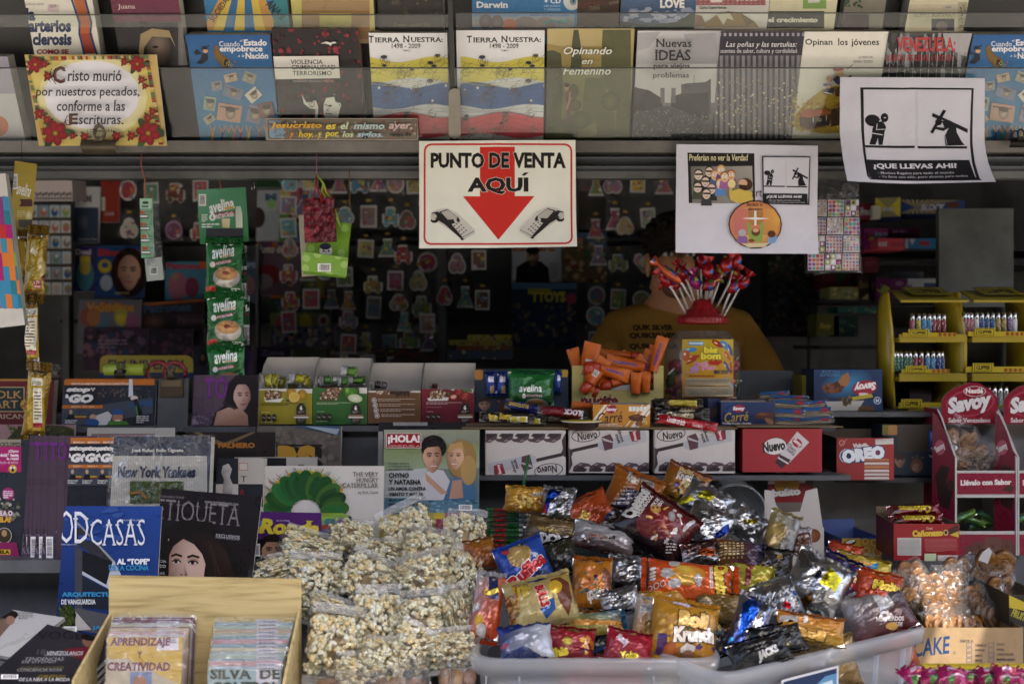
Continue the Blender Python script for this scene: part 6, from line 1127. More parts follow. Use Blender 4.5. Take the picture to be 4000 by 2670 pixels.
b.p([(402,590),(1000,590),(1000,678),(402,678)],'143058');b.p([(500,600),(840,590),(780,680),(540,680)],'a8a498');b.p([(730,560),(900,530),(920,560),(740,590)],'a8981c');b.spk(12,590,560,720,620,['3c3018','6c5830'],14,30,2);b.ring(955,590,32,32,5,'c8d0d8','143058');b.t('8x9',940,575,970,605,'c8d0d8',b=.04);b.p([(790,650),(830,630),(920,640),(935,678),(790,678)],'5c3c20')
b=sbox('yellow box edge peeping out left of the blue wafer box',300,400,372,560,.12,.08,'8c7c1c',group=None);b.e(375,500,20,50,'a89c60')
f=fr(-260,218,328,590,.22);root=thing('cabinet_flap','plain grey rounded metal plate behind the cracker packets','plate',f.o);m=part('plate',root);pn=Pan(m,f.o,f.U,f.V,f.W,f.H,'paint');pn.rr(-260,328,218,700,20,'565a5c');m.obox(f.o,f.U,f.V,f.N,.006,f.W-.006,0,f.H-.012,-.004,-.0004,C('565a5c'),'paint')
reg(2000,1300);NV='c0b8b2'
def nuevo(label,x0,x1,yt,yb,ud,sd):
 b=sbox(label,x0,x1,yt,yb,-.1,.085,'a49c94',NV,group='white cartons under the flap',top='7c664a')
 cx,cy=(x0+x1)/2,(yt+yb)/2;T=(lambda x,y: (2*cx-x,2*cy-y)) if ud else (lambda x,y: (x,y));rt=180 if ud else 0;ox,oy=x0-495,yt-850
 Q=lambda pts,c: b.p([T(x+ox,y+oy) for x,y in pts],c);e_=lambda x,y,rx,ry,c,r_=0: b.e(*T(x+ox,y+oy),rx,ry,c,rot=r_)
 e_(645,890,128,62,'1c1618',-8);e_(645,890,120,55,NV,-8);e_(650,890,116,52,NV,-8)
 p0,p1=T(570+ox,858+oy),T(745+ox,930+oy);b.t('Nuevo',min(p0[0],p1[0]),min(p0[1],p1[1]),max(p0[0],p1[0]),max(p0[1],p1[1]),'241c1c',b=.03,i=.1,rot=rt-9)
 Q([(500,1020),(760,960),(765,990),(500,1050)],'2c2024');Q([(490,1000),(540,1030),(520,1080),(530,1150),(500,1210),(490,1210)],'3a2c30')
 Q([(750,955),(790,945),(1170,850),(1180,950),(800,1030),(755,1010)],'a8a8ac');Q([(780,910),(860,880),(885,930),(880,1010),(810,1030)],'54303a');Q([(780,910),(885,950),(880,960),(800,940)],'b0a8a8');Q([(1020,860),(1120,850),(1125,930),(1050,950)],'9c1c2c' if 0 else '5c3038');e_(1075,900,34,50,'98182c',-20)
 p=T(1075+ox,900+oy);b.t('Savoy',p[0]-44,p[1]-16,p[0]+44,p[1]+16,'e0d4d0',b=.04,rot=rt+75);p=T(955+ox,910+oy);b.t('choco',p[0]-55,p[1]-24,p[0]+55,p[1]+4,'3a2428',b=.04,rot=rt+70);p=T(930+ox,935+oy);b.t('nut',p[0]-44,p[1]-24,p[0]+40,p[1]+4,'3a2428',b=.04,rot=rt+70)
 n=5
 for i in range(n):
  x=540+i*140;Q([(x,1165),(x+60,1130),(x+130,1140),(x+170,1170),(x+110,1165),(x+60,1200),(x-10,1210)],'4c3a40');Q([(x,1200),(x+60,1165),(x+120,1190),(x+100,1212),(x,1212)],'2c2024');Q([(x+30,1150),(x+80,1138),(x+60,1160)],'8a7a80')
 b.lines(*T(545+ox,1038+oy),T(545+ox,1038+oy)[0]+1,T(545+ox,1038+oy)[1]+4,1,'aaa');b.l([(x0+6,yt),(x0+6,yb)],5,'7a6c5c');return b
nuevo('white chocolate cream carton printed upside down, leftmost under the flap',-235,470,850,1240,1,1)
nuevo('white chocolate cream carton in the middle of three under the flap',495,1198,850,1222,0,2)
nuevo('white chocolate cream carton right of the middle one, partly behind snack bags',1242,1950,845,1226,0,3)
b=sbox('red carton with white oval and slanted white tube picture',2018,2712,838,1216,-.1,.085,'7c1820','9c2028',group=None,top='7c664a');reg(3000,1300)
b.e(60,990,108,78,'1c1416',rot=-8);b.e(60,990,102,72,'d0c8c4',rot=-8);b.t('Nuevo',-50,945,150,1035,'1c1618',b=.05,i=.1,rot=-8);b.p([(255,860),(360,955),(190,1130),(90,1080)],'c0b8b8');b.p([(105,1060),(200,1110),(120,1185),(60,1130)],'3a2228');b.l([(90,1090),(175,1140)],14,'c8c0c0');b.e(255,960,50,36,'98182c',rot=40);b.t('Savoy',215,935,300,985,'e0d4d0',b=.04,rot=40);b.t('Choco',165,985,255,1020,'241c1c',rot=42,b=.02);b.t('nuto',160,1022,240,1052,'241c1c',rot=42,b=.02);b.l([(2000-1000,1010),(470,1010)],2,'7c1820')
f=fr(600,1102,918,1285,-.06);b=carton('biscuit_box','red vanilla biscuit carton with blue outlined white letters and biscuit stack','box',f,.13,'241418',inside='5c4a3a',open_top=True,back_h=f.H*1.1,side_h=f.H);b.fill(['8a2420','9a2824','9a2824','8a2420'])
b.t('Vainilla',740,962,885,1000,'d8ccc8',sf=1,b=.05,o='3c1c24',ow=.03,arc=6);b.e(700,1075,75,66,'b8c8d8');b.e(700,1075,68,60,'1c3c70');b.e(775,1050,50,52,'c8d0dc')
b.t('OREO',645,1000,1022,1122,'d8dce0',b=.16,o='1c3a70',ow=.1,rot=-7);b.t('OREO',645,1000,1022,1122,'d8dce0',b=.09,rot=-7);b.e(705,1068,18,20,'1c2c4c')
for i in range(6): y=1098+i*32;b.rr(842,y,1058,y+24,8,['a86840','c0b8b0','b07848'][i % 3] if i % 2==0 else 'c8c0b8');b.l([(850,y+20),(1050,y+20)],5,'7c4424')
b.p([(938,930),(1095,920),(1095,970),(938,976)],'c0bcb4');b.lines(945,932,1088,948,2,'777');b.lines(610,1252,750,1264,1,'c8a0a0',.6);b.ring(645,960,26,24,5,'c8908c','962824');b.l([(630,985),(690,925)],4,'c8908c')
s_=b.side(False).window(0,0,100,100);s_.fill('20161a');s_.t('OREO',15,22,90,36,'3c4a60',b=.1,rot=-8);s_.e(60,80,28,18,'3c2c28')
f=fr(1000,1440,800,1245,-.0);b=carton('sweets_box','dark blue cut out sweets box with cartoon children right of the biscuit carton','box',f,.1,'1c2c3c',inside='4a4038',open_top=True);b.fill('1c2c3c');b.r(1055,780,1425,1040,'3c342c');b.rr(1050,805,1130,892,10,'a07034');b.r(1000,892,1130,1250,'1c2c3c');b.p([(1000,800),(1050,805),(1050,890),(1000,890)],'6c6020');b.face(1155,1120,95,110,'8c6850','3c2a20','5c4030');b.e(1155,1078,52,28,'3c2a20');b.e(1300,1160,56,60,'6c4030');b.face(1300,1180,80,80,'8c6850','4c2418','5c3c2c');b.e(1300,1080,14,20,'3c4c24');b.e(1265,1090,12,10,'7c3c2c');b.e(1350,1090,12,10,'7c3c2c');b.t('Tubi',1402,1065,1440,1085,'c0c0c0',b=.03)
pn=bar('blue wafer standing in the cut out box left of the crimson stand',1430,920,50,230,.0,3,'1c3a8c','1c3a8c',2,'wafer','wafer','blue wafers in the sweets box')
# yellow lighter display
reg(3000,600);YL,YD=.14,'9a8414'
root=thing('lighter_display','yellow plastic two bay lighter display with three shelves','display',P(1500,2230,YL))
def zz(y,Y): return P(0,y,Y).z
for n,(x0,x1) in enumerate(((1000,1640),(1620,2280))):
 m=part('bay',root);W0,W1=P(x0,0,YL).x,P(x1,0,YL).x;wd=W1-W0
 def arch(xs,thick,Yf,dp):                                     # side cheeks bulging forward
  pts=[]
  for t in range(15):
   a=t/14;y=2225-a*1015;off=130*(1-a)**2*(1 if y>1700 else 1)+18-105*max(0,a-.72)**.8*0
   pts.append((y,(.5-.5*math.cos(min(1,a*1.0)*math.pi))))
  return pts
 for side in (0,1):
  rows=[]
  for t in range(21):
   a=t/20;z=zz(2230,YL)+(zz(1212,YL)-zz(2230,YL))*a
   fwd=.055*math.sin(math.pi*min(1,(a*1.02)))**.7 if a<1 else .0
   xin=(.135*(1-min(1,a*2.2))**2.2+ (.14*max(0,a-.78)**1.6*4))*wd
   x=W0+xin if side==0 else W1-xin;s_=1 if side==0 else -1
   wth=.10*wd
   rows.append([V3((x,YL-fwd,z)),V3((x+s_*wth*.55,YL-fwd+.004,z)),V3((x+s_*wth,YL+.07,z)),V3((x+s_*wth*.9,YL+.075,z)),V3((x-s_*.004,YL+.02,z))])
  if side: rows=[r[::-1] for r in rows]
  m.grid(rows,C(YD),'plastic',True,True,True)
 zt=zz(1208,YL+.07);zf=zz(1300,YL-.05);xa,xb=W0+wd*.20,W1-wd*.02
 m.hexa([V3(q) for q in ((xa-.01,YL-.05,zf),(xb+.012,YL-.05,zf),(xb-.03,YL+.07,zt),(xa+.01,YL+.07,zt),(xa-.01,YL-.05,zf+.005),(xb+.012,YL-.05,zf+.005),(xb-.03,YL+.07,zt+.004),(xa+.01,YL+.07,zt+.004))],C(YD),'plastic')
 ctr=V3((xa-.01,YL-.052,zf+.005));e1=V3((xb-xa+.022,0,0));up=V3((0,.12,zt+.004-zf+.005))
 q=Pan(m,ctr+up.normalized()*.002+V3((0,-.0004,.0006)),V3((1,0,0)),up.normalized(),e1.x,up.length,'plastic').window(0,0,100,100);q.r(26,12,86,72,'2a2408');q.r(28,17,84,67,YD);q.t('CLIPPER',32,26,80,58,'2a2408',b=.08)
 for yy in (1610,1950,2228):
  zs=zz(yy,YL-.05);x_a,x_b=W0+wd*(.10 if yy<2200 else .22),W1-wd*.0
  m.box(x_a,x_b,YL-.055,YL+.08,zs-.010,zs,YD,'plastic');m.box(x_a,x_b,YL-.06,YL-.055,zs-.010,zs+.008,YD,'plastic')
 m.box(W0+wd*.1,W1-wd*.05,YL+.08,YL+.084,zz(2228,YL),zz(1330,YL),'2c2e2c','paint')
def ltag(x0,x1,y0,y1,Y,warn):
 f=fr(x0,x1,y0+30,y1,Y);m=part('price_strip',root);p_=Pan(m,f.o,f.U,f.V,f.W,f.H,'gloss');p_.fill('ac9618');m.obox(f.o,f.U,f.V,f.N,0,f.W,0,f.H,-.002,-.0003,C('ac9618'),'gloss');[p_.e(warn+i*42,y1-20,16,17,'8c4420') or p_.e(warn+i*42,y1-20,9,10,'c0a850') for i in range(4)]
 cx=x0+(x1-x0)*.3;f=fr(cx-90,cx+90,y0,y1-4,Y-.003);m=part('name_plate',root);p_=Pan(m,f.o,f.U,f.V,f.W,f.H,'gloss');p_.fill('b09a1c');p_.r(cx-78,y0+6,cx+78,y1-10,'2a2408');p_.r(cx-72,y0+11,cx+72,y1-15,'b09a1c');p_.t('CLIPPER',cx-62,y0+20,cx+62,y1-24,'2a2408',b=.06);m.obox(f.o,f.U,f.V,f.N,0,f.W,0,f.H,-.002,-.0003,C('ac9618'),'gloss')
for x0,x1,y0,y1,wn_ in ((1180,1650,1535,1602,1505),(1750,2250,1525,1596,2095),(1170,1590,1853,1918,1450),(1730,2240,1832,1912,2080),(1145,1520,2146,2226,1700)): ltag(x0,x1,y0,y1,YL-.064,wn_)
proto={}
def lighter(x,yb,c,label,motif='e0dcd8',h=185,Y=YL-.035,w_=46):
 """one round gas lighter: body,sleeve print and metal hood"""
 k=(c,motif)
 p0=P(x,yb,Y);d=(Y-CY)/F*K;r_,hh=w_*d/2,h*d
 if k not in proto:
  rt=thing('lighter',label,'lighter',V3((0,0,0)),'lighters in the yellow display');g_=random.Random(len(proto))
  mb=MB();mb.lathe(V3((0,0,0)),[(.0001,0),(r_*.95,0),(r_,.002),(r_,hh*.62),(r_*.97,hh*.63)],c,'plastic',14);mb.build('body',rt)
  mb=MB()
  for q in range(7): a=-1.57+g_.uniform(-.9,.9);z=hh*(.12+.06*q);mb.tube([V3((r_*1.01*math.cos(a),r_*1.01*math.sin(a),z)),V3((r_*1.01*math.cos(a+.25),r_*1.01*math.sin(a+.25),z+hh*.05))],r_*.12,motif,'plastic',5)
  mb.build('sleeve_print',rt)
  mb=MB();mb.lathe(V3((0,0,0)),[(r_*.93,hh*.63),(r_*.93,hh*.93),(r_*.8,hh*.94),(r_*.2,hh*.94),(r_*.2,hh*1.0),(.0001,hh)],'b0aca4','chrome',14);mb.build('hood',rt)
  rt.location=p0;proto[k]=rt;return rt
 return dup(proto[k],p0,(0,0,rnd.uniform(-.5,.5)),label)
COLN={'a89c18': 'yellow','2c7cac': 'sky blue','7c1c20': 'dark red','8c3c4c': 'rose','c0c0bc': 'white','1c4c7c': 'deep blue','8c7a28': 'gold','6c4c84': 'violet','1c5c44': 'teal green','3c7ca8': 'pale blue','1c3878': 'navy','8a8880': 'grey picture'}
def rowl(where,yb,items,**k):
 for i,(x,c) in enumerate(items): lighter(x,yb,c,f'{COLN[c]} lighter, number {i+1} from the left on {where}',**k)
rowl('the top left shelf',1572,((1262,'8c3c4c'),(1315,'a89c18'),(1362,'2c7cac'),(1408,'2c7cac'),(1448,'7c1c20'),(1490,'7c1c20'),(1535,'7c1c20')))
rowl('the top right shelf',1562,((1718,'8c3c4c'),(1745,'8c3c4c'),(1775,'8c3c4c'),(1822,'c0c0bc'),(1868,'1c4c7c'),(1915,'1c4c7c'),(1962,'1c4c7c'),(2010,'8c7a28'),(2062,'8c7a28'),(2115,'6c4c84'),(2155,'c0c0bc')))
rowl('the middle left shelf',1900,((1098,'1c5c44'),(1128,'1c5c44'),(1160,'1c5c44'),(1205,'1c5c44'),(1240,'1c5c44'),(1288,'7c1c20'),(1340,'7c1c20'),(1393,'3c7ca8'),(1442,'3c7ca8'),(1490,'1c3878'),(1520,'1c3878')))
rowl('the bottom right shelf',2220,((1665,'8a8880'),(1708,'8a8880'),(1750,'8a8880'),(1795,'8a8880'),(1842,'8a8880'),(1888,'8a8880'),(1930,'8a8880'),(1980,'8a8880'),(2030,'8a8880'),(2080,'8a8880')),h=200)
b=sbox('dark chocolate box inside the bottom left bay of the yellow display',1240,1430,2060,2200,YL+.0,.05,'281418',group=None);b.t('Coc',1300,2150,1420,2190,'6c5838',i=.2)
# magazines on the left steps
def mg(label,x0,x1,yt,yb,Y,bg,lean=8,T=.004,roll=0,cat='magazine',**k):
 f=fr(x0,x1,yt,yb,Y,lean,roll=roll);b=book(cat,label,cat,f,T,group='magazines and books on the left steps',**k);b.fill(bg);return b
reg(0,1300)
b=mg('maroon craft book with gold letters at the left edge of the top step',-420,452,402,812,.02,'5c1a1c',cat='book',T=.02,spine='a08c50');b.r(-420,402,452,420,'a07030');b.r(-420,470,215,690,'a89468');b.r(-420,478,207,682,'1c2c2c');b.t('FOLK',-90,505,190,570,'b08448',sf=1);b.t('ART',-60,590,158,655,'b08448',sf=1);b.e(215,625,36,42,'b08838');b.spk(8,190,600,240,650,['2c1c1c','8c2c1c'],6,12);b.t('AMERICAN I',-180,708,262,750,'b09c84',sf=1)
b=mg('book with leafy green tree cover lying below the maroon craft book',-420,650,800,990,-.05,'8c6c6c',cat='book');b.p([(60,930),(130,850),(220,800),(560,810),(650,840),(650,990),(40,990)],'3c3c20');b.spk(90,70,810,640,960,['4c5028','2c3018','5c5430'],8,20)
def stopgo(label,x0,x1,yt,yb,Y,full):
 b=mg(label,x0,x1,yt,yb,Y,'24262e');w_=(x1-x0)/810;T=lambda x,y: (x0+(x-540)*w_,yt+(y-405)*w_*(1 if full else 1.28));q=lambda x0_,y0_,x1_,y1_,c: b.r(*T(x0_,y0_),*T(x1_,y1_),c)
 def tx(t_,a,c,e_,d_,col,**k): b.t(t_,*T(a,c),*T(e_,d_),col,**k)
 q(540,405,1350,455,'b0601c');tx('REPUNTE DE HAMILTON LE ACERCA A SU CUARTO TÍTULO',625,432,1125,452,'d8d0c4',b=.03);b.spk(70,*T(850,470),*T(1340,560),['3c3e4c','4c4c54','5c4c48','2c3040'],6,14,3)
 b.p([T(540,520),T(800,640),T(1340,560),T(1340,700),T(800,805),T(540,805)],'3c424c');b.p([T(1120,620),T(1340,580),T(1340,640),T(1120,650)],'28486c')
 tx('stop',585,475,795,525,'d8d4d0',b=.1,i=.2);tx('&',575,535,612,570,'d8d4d0',b=.06);tx('GO',605,535,822,612,'d8d4d0',b=.12,i=.2);[q(800+k*12,480+14*(k % 2),812+k*12,494+14*(k % 2),'c8c4c0') for k in range(3)]
 q(540,630,902,660,'b0601c');tx('EDICIÓN 58 - AÑO 5 - 9000 BS',632,636,830,650,'d8c4a8',b=.02);b.e(*T(625,690),14,20,'b08c74');b.p([T(585,760),T(600,715),T(650,715),T(665,760)],'1c1618');q(660,725,760,737,'a88c20');q(660,737,760,745,'8c2020');tx('DOBLETE EN',575,758,680,772,'c8c4c0',b=.03);tx('MUGELLO',575,776,665,790,'c8c4c0',b=.03)
 if full:
  b.p([(1135,405),(1165,405),(1170,550),(1130,560)],'b8bcc4');b.e(1180,570,34,20,'c0b0a8');b.l([(1190,590),(1230,700),(1180,800)],40,'1c1c20');b.l([(1195,640),(1215,740)],8,'4c8c3c');b.p([(830,730),(950,685),(985,720),(960,805),(840,805)],'b8b4b0');b.e(820,735,30,24,'b08c78');b.e(1035,740,46,60,'9c6c54');b.e(1035,690,50,26,'284880');b.r(985,695,1085,715,'284880');b.l([(1015,765),(1055,765)],8,'d8d0c8');b.p([(940,805),(960,770),(1110,770),(1140,805)],'3c6c24');b.e(815,785,60,36,'284880');b.lines(1200,725,1310,795,4,'b0acac',.5)
 return b
stopgo('wide racing magazine with orange bands and cheering rider, top step',540,1352,405,808,.0,1)
stopgo('copy of the racing magazine peeping out behind the first one, top step',560,1370,398,800,.008,1)
reg(0,1300)
f=fr(1375,1640,398,830,.0,5);root=thing('clipboard','grey empty clipboard panel between the racing and the woman magazine','clipboard',f.o);m=part('board',root);m.obox(f.o,f.U,f.V,f.N,0,f.W,0,f.H,-.004,0,C('4c4e50'),'paint');m=part('clip_bar',root);m.obox(f.o,f.U,f.V,f.N,.006,f.W-.01,f.H-.04,f.H-.003,.0005,.006,C('4c3c28'),'worn_metal');m.obox(f.o,f.U,f.V,f.N,.008,f.W-.014,f.H-.018,f.H-.004,.006,.008,C('6c5c40'),'worn_metal')
for lab,x,y,w_,h,c in (('grey binder clip beside the green tape on the top step',1068,320,100,140,'4c463c'),('binder clip above the maroon craft book',505,340,80,130,'5c5850'),('rusty binder clip above the clipboard',1508,340,70,130,'5c5448')): clip_thing(lab,x,y,w_,h,.01,col=c)
root=thing('tape_roll','bright yellow green plastic tape piece behind the grey binder clip','tape',P(1100,350,.03));m=part('roll',root);c=P(1100,320,.03);m.lathe(c-V3((.045,0,0)),[(.004,0),(.013,0),(.013,.085),(.004,.085)],'8c9c2c','gloss',20,ax=V3((1,0,0)))
root=thing('scissors','red handled scissors lying behind the clipboard','scissors',P(1450,385,.06))
for x in (1385,1530):
 m=part('handle',root);c=P(x,350,.06);m.tube([c+V3((.024*math.cos(a*.4),0,.024*math.sin(a*.4))) for a in range(17)],.0045,'8c1c24','plastic',8)
m=part('blade',root);a=P(1290,372,.06);m.hexa([a+V3(q) for q in ((0,0,-.004),(.07,0,-.01),(.07,.002,-.01),(0,.002,-.004),(-.01,0,.0),(.07,0,.006),(.07,.002,.006),(-.01,.002,.0))],C('a0a0a4'),'chrome')
def tomag(label,x0,x1,yt,yb,Y,full=1):
 b=mg(label,x0,x1,yt,yb,Y,['4c3c4c','3c3a44','5c4654','4c3a48']);k=(x1-x0)/570
 [b.l([(x0+i*95*k,yt),(x0+i*95*k-20,yb)],3,'2c222c') for i in range(1,4)];b.spk(40,x0,yb-(yb-yt)*.25,x0+180*k,yb,['6c5c74','3a3040','7c6c80'],5,16,2)
 h=(yb-yt)
 b.t('TO',x0+100*k,yt+h*.045,x0+310*k,yt+h*(.47 if full else .2),'6c2c7c',sf=1,b=.02)
 b.l([(x0+30*k,yb-h*.25),(x0+40*k,yb-h*.12),(x0+60*k,yb)],4,'1c1418')
 if full:
  b.p([(1850,810),(1880,700),(1960,640),(2000,440),(2080,360),(2260,370),(2260,810)],'1a1214');b.p([(1870,810),(1900,690),(2000,650),(2120,670),(2170,720),(2175,810)],['8c6450','94705c','b08c78','a07c68','8c6450','7c5848']);b.face(2120,560,150,230,'b89080','1a1214','7c5848',.5,'7c4844');b.p([(2010,480),(2080,400),(2200,410),(2240,520),(2180,450),(2080,450),(2030,560)],'1a1214');b.l([(1960,610),(2060,660)],22,'2c2428')
 else:
  b.e(x0+480*k,yb-h*.45,100*k,h*.2,'4c2c2c');b.bars(x0+60*k,yb-h*.18,x0+140*k,yb-h*.005,ver=False)
 return b
tomag('lilac magazine with dark haired woman looking back, top step',1690,2255,367,812,-.01)
tomag('second lilac magazine just behind the woman looking back',1676,2240,372,812,-.004,0)
b=mg('pale framed book edge behind the upright magazines, below the racing magazine',755,1522,828,1000,-.08,'a8a298',cat='book');b.r(800,880,1355,1000,'7c6460')
m=part('pocket_lip',kiosk)
for x0,x1 in ((670,1560),(1605,2240)): a,b_=P(x0,866,-.03),P(x1,818,-.03);m.box(a.x,b_.x,-.034,-.03,a.z,b_.z,'4c4e52','paint')
b=mg('dark brown book with orange capital lettering, right of the baseball book',1605,2400,866,1300,-.07,'241c18',cat='book');b.p([(1680,866),(1960,1000),(2240,866),(2200,866),(1960,960),(1740,866)],'6c5838');b.t('ROY PALMERO',1740,958,2230,1005,'a8661c',b=.05);b.r(1605,1040,2240,1300,'1c1412')
b=mg('magenta gossip magazine cut by the left edge, lower row',-400,183,930,1975,-.17,'2c3038',lean=10);b.r(-400,930,183,990,'8c8470');b.t('ENCICLOPEDIA',-50,955,220,990,'1c1c1c',b=.03,sf=1);b.r(-400,992,186,1215,'a81c64')
for s_,y,x0 in (('¡Chyno',1020,75),('dobló hasta',1052,2),('la ropa!',1085,60)): b.t(s_,x0,y,164,y+30,'e0d4d8',b=.05)
b.t('Audio de terror',0,1118,160,1143,'d8c8d0');b.e(112,1188,36,36,'c8a020');b.e(112,1196,13,18,'3c2c1c');b.e(98,1178,9,11,'e8e8e8');b.e(126,1178,9,11,'e8e8e8');b.e(72,1405,54,54,'9c2468');b.lines(30,1380,118,1450,4,'e0c8d4',.6);b.spk(60,-50,1450,170,1640,['8c8c7c','6c6c58','a8a498','3c3c30'],8,26);b.t('ELA O',-10,1552,118,1598,'d8d0d4',b=.08,o='9c1c4c',ow=.1);b.t('ELA?',-5,1605,105,1655,'d0a820',b=.08,o='9c1c4c',ow=.08);b.e(45,1770,66,70,'b8b0a8');b.e(45,1770,60,64,'3c3020');b.e(45,1750,24,30,'a8845c');b.p([(-60,1760),(183,1740),(183,1975),(-60,1975)][2:]+[(-60,1830),(150,1830)],'8c2058');b.r(-60,1890,98,1936,'c8a81c');b.t('VENEZUELA',-180,1897,92,1930,'1c1414',b=.06)
for i,x in enumerate((190,226,300,362)): tomag(('first lilac magazine of the lower row, beside the magenta one','second lilac magazine of the lower row','third lilac magazine of the lower row','fourth lilac magazine of the lower row, left of the narrow racing copies')[i],x,x+430,900,1972,-.175-.007*i,0)
for i,x in enumerate((592,718,852)): stopgo(('narrow racing copy beside the lilac magazines, lower row','second narrow racing copy of the lower row','third narrow racing copy, touching the baseball book')[i],x-20,x+640,915,1700,-.215-.008*i,0)
b=mg('shrink wrapped baseball book, navy top and white pinstripes',948,1812,905,1800,-.245,'1c2438',cat='book',T=.025);b.r(948,1075,1812,1800,'b0aca0');[b.l([(960+i*15,1080),(955+i*15,1800)],2,'6c6c70') for i in range(57)];b.t('José Rafael Bello Ugueto',1155,1010,1608,1048,'c8c4bc',sf=1,b=.02);b.t('New York Yankees',1030,1165,1715,1265,'1c2640',b=.05,i=.15);b.r(1140,1295,1610,1490,'3c4a20');b.spk(160,1145,1300,1605,1480,['48582a','2c3a18','586434'],5,14);b.l([(1150,1400),(1250,1390),(1290,1440)],20,'8c5c28')
q=Pan(part('shrink_wrap',b.mb and bpy.data.objects[PEND[-2][2].name]),b.o+b.N*.003-b.U*.006,b.U,b.V,b.W+.012,b.H+.003,'cellophane',lambda u,v: (u,v,.003*noise.noise(V3((u*4,v*4,1)))+.002*noise.noise(V3((u*14,v*9,2)))),(16,16));q.fill('fff')
b=mg('paperback with white statue on black and cream quarters',1878,2300,1095,1620,-.2,'a8a298',cat='book',T=.02);b.r(1878,1095,2085,1320,'22242a');b.r(2085,1320,2300,1520,'22242a');b.p([(1950,1160),(2000,1140),(2030,1190),(2010,1260),(2040,1330),(2030,1420),(2000,1470),(1960,1470),(1945,1380),(1960,1280),(1935,1220)],['a8a4a0']*5+['7c7876']*6);b.t('T',2105,1250,2160,1300,'33343a',sf=1);b.t('A',2085,1365,2150,1450,'8c1c24',sf=1);b.rr(2090,1135,2170,1200,8,'a84038');b.rr(2095,1140,2165,1195,6,'b8b0a4')
reg(1000,1300)
b=mg('stone grey book with big gold letters on black shadow',-5,732,815,1360,-.06,'5c544c',cat='book',T=.02,spine='1c3050');b.spk(120,0,830,725,1150,['665e54','504840','6c645a'],12,34,4);b.p([(300,810),(735,810),(735,890)],'2c4c6c');b.p([(420,812),(735,840),(710,890)],'8c98a4');b.r(190,975,585,990,'181410');b.t('RS',230,985,590,1240,'14110e',b=.15);b.t('RS',195,980,530,1240,'a87c20',b=.15);b.rr(82,905,168,948,10,'9c3430');b.rr(88,911,162,942,8,'b0a8a0')
b=mg('cream and black framed book edge behind the green children book',-200,528,1085,1400,-.13,'a09a90',cat='book');b.r(52,1092,265,1400,'16161a');b.r(370,1148,420,1162,'6c665c')
b=mg('wide white children book with arch of green leaf shapes',-40,1108,1162,1900,-.20,'c0bab2',cat='book',T=.012);g=random.Random(4)
for i in range(13):
 a=R(205+i*12.3-30);x,y=440+300*math.cos(a),1570+285*math.sin(a);b.e(x,y,88,84,'a8981c',rot=math.degrees(a));[b.l([(x,y),(x+130*math.cos(a+g.uniform(-.4,.4)),y+112*math.sin(a+g.uniform(-.4,.4)))],4,g.choice(['8c4030','3c7c8c','a09028'])) for _ in range(7)]
for i in range(11): a=R(188+i*16.4);x,y=440+255*math.cos(a),1575+250*math.sin(a);b.e(x,y,128,72,g.choice(['1c5424','28642c','184820','345c20','143c1c']),rot=math.degrees(a));b.e(x,y,90,34,g.choice(['20602c','2c4c1c','1c4420']),rot=math.degrees(a)+8)
for s_,x0,y in (('THE VERY',850,1215),('HUNGRY',882,1265),('CATERPILLAR',762,1312)): b.t(s_,x0,y,1073,y+40,'3c3834',sf=1)
b.t('by Eric Carle',895,1378,1073,1410,'4c4844',sf=1)
b=mg('white society magazine with smiling couple and red title box',1105,1952,845,1690,-.16,['3c5c74','345c78','7c8068','8c9080']);b.p([(1105,1000),(1952,960),(1952,1180),(1105,1200)],['6c7c48','7c8454','909c84','7c8c6c']);b.p([(1105,1210),(1500,1180),(1480,1600),(1105,1620)],'a8acac');b.r(1105,1440,1952,1600,'4c7488');b.spk(50,1490,1420,1940,1590,['6c94a4','2c5468','98b0b8'],10,40,3,.35)
b.p([(1430,1460),(1440,1280),(1520,1190),(1640,1200),(1700,1300),(1680,1460)],'b4b0b4');b.p([(1640,1460),(1700,1290),(1790,1230),(1900,1240),(1925,1460)],'3c6488');b.p([(1690,1450),(1720,1290),(1800,1280),(1815,1440)],'a87c64');b.p([(1480,1220),(1680,1400),(1620,1410),(1490,1290)],'b08468')
b.e(1555,1000,112,108,'1a1412');b.face(1545,1090,165,250,'b8876c','1a1412','7c523c',.2,'a86058');b.p([(1450,1050),(1470,920),(1560,890),(1650,960),(1640,1060),(1600,990),(1500,1000)],'1a1412');b.e(1800,1100,130,170,'8c6c38');b.e(1860,1200,70,130,'a08048');b.face(1745,1085,150,210,'c09474','7c5c30','8c6044',-.2,'a04848');b.p([(1670,1040),(1700,970),(1800,950),(1830,1040),(1780,1000)],'a8844c');b.l([(1528,1161),(1582,1163)],6,'d8d0cc');b.l([(1712,1144),(1758,1146)],6,'d8d0cc')
b.r(1140,875,1448,1008,'b8a8a4');b.r(1147,881,1441,1002,'8c1418');b.t('¡HOLA!',1155,890,1436,975,'d8d0cc',b=.06);b.t('VENEZUELA',1155,980,1436,998,'c89c9c')
for s_,x1,y,h,bb in (('El popular cantante',1340,1132,18,.02),('y su flamante esposa',1352,1157,18,.02),('nos recibieron en Miami',1378,1182,18,.02),('CHYNO',1340,1222,44,.04),('Y NATASHA',1446,1280,44,.04),('UN AMOR CONTRA',1488,1344,32,.04),('VIENTO Y MAREA',1468,1392,32,.04),('«Los comentarios',1428,1440,28,.03),('malsanos nos tienen',1470,1478,28,.03),('sin cuidado»',1350,1516,28,.03)): b.t(s_,1163,y,x1,y+h,'181c20',b=bb)
b.bars(1775,1500,1892,1552);b.r(1105,1570,1952,1690,'3c5468')
b=mg('black and white edged magazine behind the couple magazine',1060,1830,780,1500,-.1,'1c1a1c');b.r(1060,860,1110,1160,'8c8884');b.r(1200,780,1500,810,'8c8884')
reg(0,1970)
